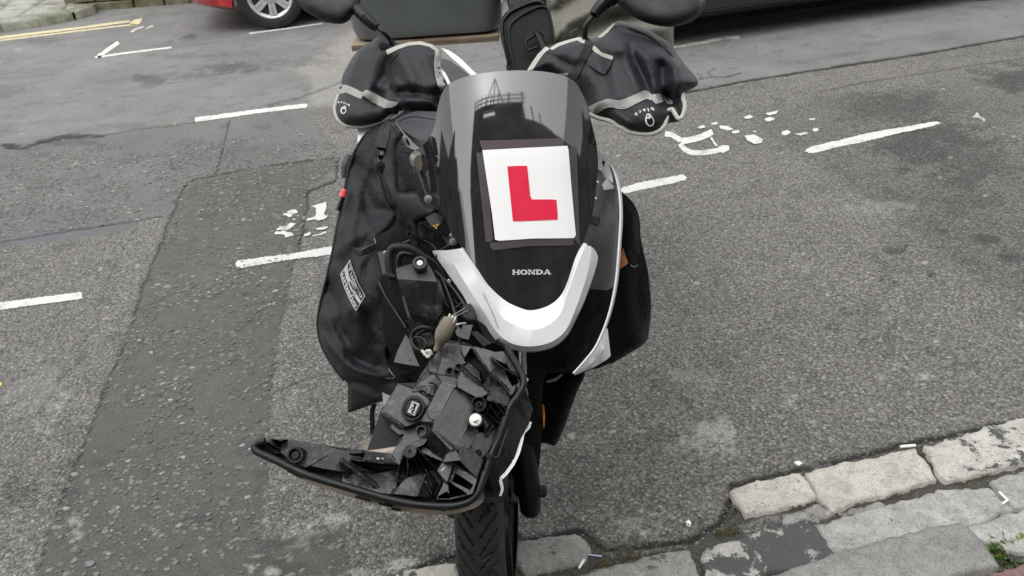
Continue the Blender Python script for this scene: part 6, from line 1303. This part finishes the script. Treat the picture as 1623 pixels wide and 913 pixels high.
# ================================================================== PHONE CASE
pc = empty('phone_case', P(840, 112, 1.70), 'black zipped phone case on a handlebar clamp, seen from behind', 'phone case')
po = qV([(200, 800), (165, 690), (130, 560), (100, 440), (88, 330), (92, 230), (150, 140), (260, 70), (380, 15), (470, 3), (540, 12), (600, 55), (640, 110), (660, 180), (690, 330), (705, 470), (720, 640), (720, 800)])
pf = qV([(262, 800), (235, 700), (205, 540), (190, 400), (195, 310), (235, 240), (330, 170), (450, 105), (540, 75), (600, 85), (632, 130), (650, 210), (685, 400), (700, 520), (705, 800)])
CASE = plastic('black_case_fabric', (.006, .0062, .0066), .6, .1, bump=.6, bscale=900, spec=.35)
s1 = solid('case_shell', [(x, y, 1.70) for x, y in resample(spline(po, True, 4), n=60, closed=True)], .03, CASE, pc, flare=-.03, bevel=.006)
solid('case_back', [(x, y, 1.688) for x, y in resample(spline(pf, True, 4), n=60, closed=True)], .02, plastic('case_back_black', (.005, .005, .005), .6, .05, spec=.3), pc, flare=.01, bevel=.003)
tube('zip', [(x, y, 1.697) for x, y in qV([(178, 700), (140, 540), (118, 400), (112, 300), (125, 230), (200, 140), (320, 75), (440, 30), (520, 20), (580, 50)])], .003, BLACKC, pc, 8)
tube('case_rim', [(x, y, 1.686) for x, y in qV([(262, 790), (235, 700), (205, 540), (190, 400), (195, 310), (235, 240), (330, 170), (450, 105), (540, 75), (600, 85), (632, 130), (650, 210), (685, 400), (700, 520)])], .0028, CASE, pc, 8)
tube('clamp_loop', [(x, y, 1.668) for x, y in qV([(480, 395), (430, 420), (382, 455), (375, 500), (400, 560), (420, 555), (520, 520)])], .0034, BLACKD, pc, 8)
tube('clamp_arm', [(x, y, z) for (x, y), z in zip(qV([(490, 360), (530, 440), (570, 530), (600, 640)]), (1.662, 1.66, 1.655, 1.65))], .006, BLACKD, pc, 12, flat=.8)
lathe('clamp_knob', P(*(qV([(490, 360)])[0]), 1.664), toward(P(851, 51, 1.66)), [(.007, -.006), (.007, .006), (.005, .007)], BLACKD, pc, 16)
tube('clamp_arc', [(x, y, 1.672) for x, y in qV([(530, 360), (570, 385), (580, 440), (570, 490)])], .003, BLACKC, pc, 8)

# ================================================================== DELIVERY BOX, BOARD, COVER
YB = 2.48
BOXM = plastic('dark_grey_box_plastic', (.17, .185, .19), .42, .35, (.09, .09, .088), var=.2, dscale=18)
db = empty('delivery_box', PY(675, 50, YB + .25), 'dark grey plastic box standing on plywood behind the seat', 'box')
zb_ = PY(672, 63, YB).z
def boxrow(y0_, zt, name, mat, pts, zbot, ex):
    V = []; n = len(pts)
    for z in (zbot, zt):
        for x, y in pts: V.append(Vector((x, y, z)))
    F = [tuple(range(n))[::-1], tuple(range(n, 2 * n))] + [(i, (i + 1) % n, n + (i + 1) % n, n + i) for i in range(n)]
    return link(name, V, F, mat, db, bevel=ex, bseg=3)
xl, xr = PY(549, 20, YB).x, PY(797, 40, YB).x
def rr(x0, x1, y0, y1, r, n=5):
    o_ = []
    for cx, cy, a0 in ((x1 - r, y0 + r, -90), (x1 - r, y1 - r, 0), (x0 + r, y1 - r, 90), (x0 + r, y0 + r, 180)):
        for i in range(n + 1): a = R(a0 + 90 * i / n); o_.append((cx + r * math.cos(a), cy + r * math.sin(a)))
    return o_
sections = [(zb_ + .010, .010), (zb_ + .035, .002), (zb_ + .40, -.012), (zb_ + .44, -.03), (zb_ + .47, -.03)]
V = []; F = []; n_ = 24
for z, ins in [(zb_ + .002, .026)] + sections:
    for x, y in rr(xl + ins, xr - ins, YB + ins, YB + .5 - ins, .06): V.append(Vector((x, y, z)))
for i in range(len(sections)):
    for k_ in range(n_): F.append((i * n_ + k_, i * n_ + (k_ + 1) % n_, (i + 1) * n_ + (k_ + 1) % n_, (i + 1) * n_ + k_))
F += [tuple(range(n_))[::-1], tuple(range(len(sections) * n_, (len(sections) + 1) * n_))]
link('box_body', V, F, BOXM, db, smooth=True, sharp=40)
for f0, f1 in ((.12, .16), (.80, .88), (.68, .70)):
    x0, x1 = xl + (xr - xl) * f0, xl + (xr - xl) * f1
    V = [Vector((x0, YB + .006, zb_ + .05)), Vector((x1, YB + .006, zb_ + .05)), Vector((x1, YB - .012, zb_ + .40)), Vector((x0, YB - .012, zb_ + .40))]
    link('box_groove', V + [q + Vector((0, .02, 0)) for q in V], [(0, 1, 2, 3), (7, 6, 5, 4), (0, 4, 5, 1), (1, 5, 6, 2), (2, 6, 7, 3), (3, 7, 4, 0)], BOXM, db, bevel=.004)
m, t, b = newmat('plywood'); k = NB(t); co = k.coord(); mp = k.n('ShaderNodeMapping'); mp.inputs['Scale'].default_value = (3, 3, 230); k.l(co, mp.inputs['Vector'])
k.l(k.mix(1, k.ramp(k.noise(1, 2, .5, mp.outputs[0]), [(.38, (.09, .06, .04)), (.5, (.26, .20, .14)), (.62, (.15, .11, .08))]), k.ramp(k.noise(20, 4), [(.3, .8), (.7, 1.15)]), 'MULTIPLY'), b.inputs['Base Color']); b.inputs['Roughness'].default_value = .8
PLY = m
plb = Vector(((xl + xr) / 2, YB, zb_ - .024))
V = []
fa, fb_ = PY(553, 52, YB - .012), PY(791, 73, YB - .012)
for z in (0, .018):
    for q in (fa, fb_, fb_ + Vector((.03, .55, 0)), fa + Vector((0, .55, 0))): V.append(Vector((q.x, q.y, zb_ - .018 + z)))
o = link('plywood_board', V, [(3, 2, 1, 0), (4, 5, 6, 7), (0, 1, 5, 4), (1, 2, 6, 5), (2, 3, 7, 6), (3, 0, 4, 7)], PLY, None, bevel=.0015); tag(o, 'weathered plywood board under the dark grey box', 'board')
kc = [(866, -60), (866, 0), (872, 60), (886, 95), (910, 114), (960, 124), (1010, 122), (1048, 112), (1066, 90), (1068, 40), (1072, -20), (1072, -60)]
o, _ = inflate('seat_cover', kc, tps([(866, 0, 2.10), (1068, 40, 2.35), (960, 120, 2.05), (960, -40, 2.25)]), .10, 60, .12, KHAKI, None, ridges([([(876, 64), (900, 36), (950, 12), (1010, 2)], .05, 9), ([(884, 84), (915, 54), (970, 30), (1060, 16)], -.06, 9), ([(896, 102), (930, 74), (985, 52), (1066, 44)], .06, 10), ([(920, 116), (960, 92), (1010, 76), (1060, 72)], -.05, 8), ([(950, 122), (1000, 102), (1056, 96)], .04, 8), ([(880, 20), (920, -10), (1000, -30)], -.05, 10)]), step=6)
tag(o, 'crumpled khaki fabric cover on the seat behind the right mirror', 'cover')
hull_sup = hull('seat_hump', [(.70, .1, .45, .62), (.9, .16, .5, .72)], DARK)
o = solid('dark_bag', [(799, -40, 2.2), (862, -50, 2.2), (880, 30, 2.2), (878, 90, 2.2), (860, 112, 2.2), (840, 60, 2.2), (806, 20, 2.2)], .25, plastic('dark_bag_fabric', (.022, .024, .023), .7, .2, bump=.5), None, bevel=.03); tag(o, 'dark fabric bag wedged between the box and the khaki cover', 'bag')
# ================================================================== PARKED CARS
def make_car(name, label, org, ang_, paint_, skirt=.24, sillm=None, L=3.75, hubmat=None, ride=.0, x1=.69, x2=3.12, W=1.66):
    root = empty(name, org, label, 'car'); ca, sa = math.cos(ang_), math.sin(ang_)
    def T(x, y, z): return Vector(org) + Vector((ca * x - sa * y, sa * x + ca * y, z))
    xs = sorted(set([round(q, 3) for q in list(np.linspace(0, L, 60)) + list(np.linspace(x1 - .34, x1 + .34, 21)) + list(np.linspace(x2 - .34, x2 + .34, 21))]))
    def zb(x):
        z = .19 + .05 * max(0, 1 - x / .4) + .06 * max(0, (x - L + .4) / .4)
        for xc in (x1, x2):
            d = abs(x - xc)
            if d < .335: z = max(z, .285 + math.sqrt(max(0, .335 ** 2 - d * d)))
        return z
    def ins(x): return .34 * max(0, 1 - x / .55) ** 2.2 + .25 * max(0, (x - L + .45) / .45) ** 2
    def zt(x): return float(np.interp(x, [0, .08, .25, .9, 1.15, 2.6, 3.2, 3.6, L], [.62, .72, .78, .93, .97, 1.0, .98, .93, .60]))
    V = []; F = []
    for x in xs:
        b0, i_, t_ = zb(x), ins(x), zt(x); mids = min(max(.5, b0 + .02), t_ - .05)
        half = [(i_ + .07, b0), (i_ + .015, b0 + .035 if b0 < .4 else b0 + .01), (i_, max(b0 + .06, min(.42, mids))), (i_ - .008, mids + .06), (i_ + .02, t_ - .06), (i_ + .10, t_)]
        for y, z in half: V.append(T(x, y, z))
        for y, z in half[::-1]: V.append(T(x, W - y, z))
    n = 12
    for i in range(len(xs) - 1):
        for k_ in range(n): F.append((i * n + k_, i * n + (k_ + 1) % n, (i + 1) * n + (k_ + 1) % n, (i + 1) * n + k_))
    F += [tuple(range(n))[::-1], tuple(range((len(xs) - 1) * n, len(xs) * n))]
    link('body', V, F, paint_, root, smooth=True, sharp=45)
    V = []; F = []
    for x, hw, z in ((1.0, .10, .95), (1.75, .22, 1.40), (2.0, .23, 1.43), (3.0, .23, 1.42), (3.35, .19, 1.30), (3.66, .12, .93)):
        for y, zz in ((hw, z), (.12, .95), (W - .12, .95), (W - hw, z)): V.append(T(x, y, zz))
    for i in range(5):
        for k_ in range(4): F.append((i * 4 + k_, i * 4 + (k_ + 1) % 4, i * 4 + 4 + (k_ + 1) % 4, i * 4 + 4 + k_))
    F += [(0, 1, 2, 3), (20, 21, 22, 23)]
    cabin = link('cabin', V, F, paint_, root)
    for q in ([(1.12, .125, .98), (1.74, .205, 1.36), (2.2, .215, 1.38), (2.2, .125, .98)], [(2.28, .125, .98), (2.28, .215, 1.38), (3.0, .215, 1.37), (3.3, .14, 1.02)]):
        V = [T(x, y - .012, z) for x, y, z in q]; link('window', V, [(0, 1, 2, 3)], GLASSD, root, solid=.01)
    V = [T(.02 + ins(.1) * 0 + x, y, z) for x in (.42, L - .35) for y, z in ((skirt, .2 if skirt > .2 else .13), (skirt, .75), (W - .24, .75), (W - .24, .2 if skirt > .2 else .13))]
    link('underbody', V, [(0, 1, 2, 3), (4, 5, 6, 7), (0, 1, 5, 4), (1, 2, 6, 5), (2, 3, 7, 6), (3, 0, 4, 7)], DARK, root)  # a small skirt widens and lowers it to deepen the shade underneath
    for xc in (x1, x2):
        for s in (0, 1):
            y0 = .045 if s == 0 else W - .045; o_ = 1 if s == 0 else -1; axv = T(0, -o_, 0) - T(0, 0, 0)
            c_ = T(xc, y0, .298)
            V, F = lathe_geo(c_, axv, [(.19, -.18), (.27, -.18), (.293, -.165), (.298, -.13), (.298, -.04), (.293, -.012), (.275, .004), (.235, .010), (.205, .004), (.195, -.01)], 44)
            wh = link('tyre', V, F, RUBBER, root, smooth=True, sharp=50)
            V, F = lathe_geo(c_, axv, [(.20, -.02), (.203, .006), (.192, .012), (.175, .0), (.165, -.02), (.05, -.03)], 44); link('rim', V, F, hubmat, wh, smooth=True, sharp=40)
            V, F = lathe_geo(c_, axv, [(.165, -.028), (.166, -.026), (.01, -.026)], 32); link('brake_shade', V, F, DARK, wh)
            V, F = lathe_geo(c_, axv, [(.06, -.03), (.062, .012), (.050, .018), (.034, .019), (.032, .015), (.003, .016)], 26); link('hub_cap', V, F, hubmat, wh, smooth=True, sharp=35)
            ux = (T(1, 0, 0) - T(0, 0, 0)); uz = Vector((0, 0, 1))
            for i in range(7):
                a = -math.pi / 2 + i * 2 * math.pi / 7; d_ = ux * math.cos(a) + uz * math.sin(a); t_ = ux * -math.sin(a) + uz * math.cos(a)
                for k_ in (-1, 1):
                    V = []
                    for r_, wd_, h_ in ((.05, .0135, .010), (.185, .0165, .006)):
                        ctr = c_ + d_ * r_ + t_ * (k_ * (.0145 if r_ < .1 else .0185))
                        for h2 in (-.02, h_): V += [ctr - t_ * wd_ + axv * h2, ctr + t_ * wd_ + axv * h2]
                    link('spoke', V, [(2, 3, 7, 6), (0, 2, 6, 4), (1, 5, 7, 3), (4, 6, 7, 5), (0, 1, 3, 2)], hubmat, wh, bevel=.003)
    # bumper lip, sill and lamp
    V = [T(x, ins(x) + dy, z) for x in np.linspace(.02, .30, 8) for dy, z in ((-.006, .455), (-.010, .415))]
    link('bumper_strip', V, [(2 * i, 2 * i + 2, 2 * i + 3, 2 * i + 1) for i in range(7)], BLACKC, root, solid=.01)
    V = [T(x, y, z) for x in (x1 + .40, x2 - .40) for y, z in ((.052, .185), (-.004, .215), (-.004, .245), (.05, .25))]
    link('sill', V, [(0, 1, 2, 3), (4, 5, 6, 7), (0, 1, 5, 4), (1, 2, 6, 5), (2, 3, 7, 6), (3, 0, 4, 7)], sillm or SILL, root, bevel=.006)
    return root, T
CARR = plastic('red_car_paint', (.42, .008, .012), .25, .2, (.2, .05, .05), var=.05, bump=0, coat=1)
CARG = plastic('shadow_dark_car_paint', (.010, .010, .011), .35, .1, var=.05, bump=0, coat=1)  # near black so the lower body reads as shadow
SILL = plastic('grey_sill', (.11, .11, .105), .5, .4)
HUB = plastic('silver_hubcap', (.56, .56, .57), .35, .25, (.2, .19, .18), metal=.35)
m, t, b = newmat('car_glass'); b.inputs['Base Color'].default_value = (.012, .014, .015, 1); b.inputs['Roughness'].default_value = .05; GLASSD = m
wc = G(439, 46.5, 0); a_ = R(14)
org = wc - Vector((math.cos(a_) * .69 - math.sin(a_) * (.045 - .0), math.sin(a_) * .69 + math.cos(a_) * .045, 0)); make_car('red_car', 'small red car with silver seven spoke wheel trims parked across the street', org, a_, CARR, hubmat=HUB)
e1, e2 = G(1040, 84, 0), G(1623, -2, 0); dv = (e2 - e1); a2 = math.atan2(dv.y, dv.x); dv.normalize()
make_car('dark_car', 'dark car whose low black skirt and sill stand in for deep shadow in the upper right corner', e1 + dv * -.75 + Vector((-dv.y, dv.x, 0)) * .03, a2, CARG, skirt=.10, sillm=BLACKC, L=4.6, hubmat=BLACKC, x1=.62, x2=3.95)  # black skirt, sill and hubs added to read as the shadow underneath

# ================================================================== THE TERRACE BEHIND THE VIEWER (the screen mirrors it)
BRK = stone_mat('sooty_render', (.10, .095, .088), (.16, .155, .145), spots=.3)
TIMB = plastic('grey_scaffold_timber', (.07, .06, .05), .8, .2)
def box_(name, x0, x1, y0, y1, z0, z1, mat, parent, bevel=0):
    V = [Vector(q) for q in ((x0, y0, z0), (x1, y0, z0), (x1, y1, z0), (x0, y1, z0), (x0, y0, z1), (x1, y0, z1), (x1, y1, z1), (x0, y1, z1))]
    return link(name, V, [(3, 2, 1, 0), (4, 5, 6, 7), (0, 1, 5, 4), (1, 2, 6, 5), (2, 3, 7, 6), (3, 0, 4, 7)], mat, parent, bevel=bevel)
YF = -6.5
bld = empty('terrace_house', (0, YF, 0), 'tall dark house with railed roof and open top storey mirrored in the windscreen', 'house')
for q in ((-7.5, 1.15, 0, 12.9), (-7.5, -4.3, 12.9, 14.7), (-1.7, 1.15, 12.9, 14.7), (-7.5, 1.15, 14.7, 15.1)): box_('wall', q[0], q[1], YF - .5, YF, q[2], q[3], BRK, bld)
box_('lintel', -4.3, -1.7, YF - .3, YF - .1, 13.9, 14.02, TIMB, bld)
for z in (1.0, 4.4, 7.8):
    for x in (-6.4, -4.4, -2.3, -.5):
        wn_ = box_('window', x, x + 1.0, YF, YF + .02, z, z + 1.8, GLASSD, bld); box_('sill', x - .08, x + 1.08, YF + .002, YF + .14, z - .12, z - .003, SILL, wn_)
for z in (15.9, 16.8):
    V, F = sweep([(-8, YF - .1, z), (1.5, YF - .1, z + .1)], .075, 6); link('guard_rail', V, F, TIMB, bld)
for x in np.linspace(-7.6, 1.2, 8):
    V, F = sweep([(x, YF - .14, 15.0), (x + .1, YF - .14, 17.6)], .08, 6); link('rail_post', V, F, TIMB, bld)
for p_, q_ in (((-3.6, 15.1), (-1.9, 22.0)), ((-.6, 15.1), (-1.9, 22.0)), ((-2.0, 15.1), (-1.9, 22.0))):
    V, F = sweep([(p_[0], YF - .1, p_[1]), (q_[0], YF - .1, q_[1])], .085, 6); link('hoist_pole', V, F, TIMB, bld)
for x, z in ((1.9, 14.3), (2.8, 13.0)):
    V, F = sweep([(x, YF - .14, 9.5), (x, YF - .14, z)], .07, 6); link('rail_post', V, F, TIMB, bld)
def wedge(name, label, pts):
    r_ = empty(name, (pts[0][0], YF, 0), label, 'house'); n = len(pts)
    V = [Vector((x, YF - .02, z)) for x, z in pts] + [Vector((x, YF - 7, z)) for x, z in pts]
    link('wall', V, [tuple(range(n)), tuple(range(n, 2 * n))[::-1]] + [(i, (i + 1) % n, n + (i + 1) % n, n + i) for i in range(n)], BRK, r_)
    return r_
hr = wedge('terrace_house', 'lower house with a sloping roofline mirrored at the right of the tall house', [(1.16, 0), (22, 0), (22, 9.0), (9, 9.3), (5.3, 10.0), (3.0, 11.2), (1.16, 12.1)])
hl_ = wedge('terrace_house', 'low garden wall house mirrored between the tall house and the street end', [(-13, 0), (-7.6, 0), (-7.6, 3.4), (-13, 3.2)])
def endhouse(name, label, X, pts, dx):
    r_ = empty(name, (X, pts[0][0], 0), label, 'house'); n = len(pts)
    V = [Vector((X, y, z)) for y, z in pts] + [Vector((X + dx, y, z)) for y, z in pts]
    link('wall', V, [tuple(range(n)), tuple(range(n, 2 * n))[::-1]] + [(i, (i + 1) % n, n + (i + 1) % n, n + i) for i in range(n)], BRK, r_)
    s_ = 1 if dx < 0 else -1
    for y in (-9, -6, -3, 0):
        for z in (1, 4.2): box_('window', min(X, X + s_ * .03), max(X, X + s_ * .03), y, y + 1.0, z, z + 1.6, GLASSD, r_)
endhouse('end_house', 'gabled house closing the street at the left, mirrored in the windscreen edge', -20, [(-11, 0), (4.5, 0), (4.5, 6.6), (1.5, 6.9), (-.6, 7.0), (-1.4, 9.0), (-2.2, 10.0), (-3.0, 12.8), (-3.5, 12.9), (-4.2, 9.6), (-6, 10.6), (-8, 8.4), (-11, 8.0)], -6)
endhouse('end_house', 'house closing the street at the right, mirrored in the windscreen edge', 22, [(-11, 0), (8, 0), (8, 6.5), (3, 7.2), (0, 9.0), (-1.6, 12.2), (-3, 9.4), (-11, 9.0)], 6)
for r_, xs_ in ((hr, (2.2, 5.0, 8.0)), (hl_, (-11.2,))):
    for x in xs_:
        for z in ((1.0, 4.2) if r_ is hr else (1.0,)): wn_ = box_('window', x, x + 1.0, YF - .02, YF + .002, z, z + 1.6, GLASSD, r_); box_('sill', x - .08, x + 1.08, YF - .018, YF + .12, z - .12, z - .003, SILL, wn_)
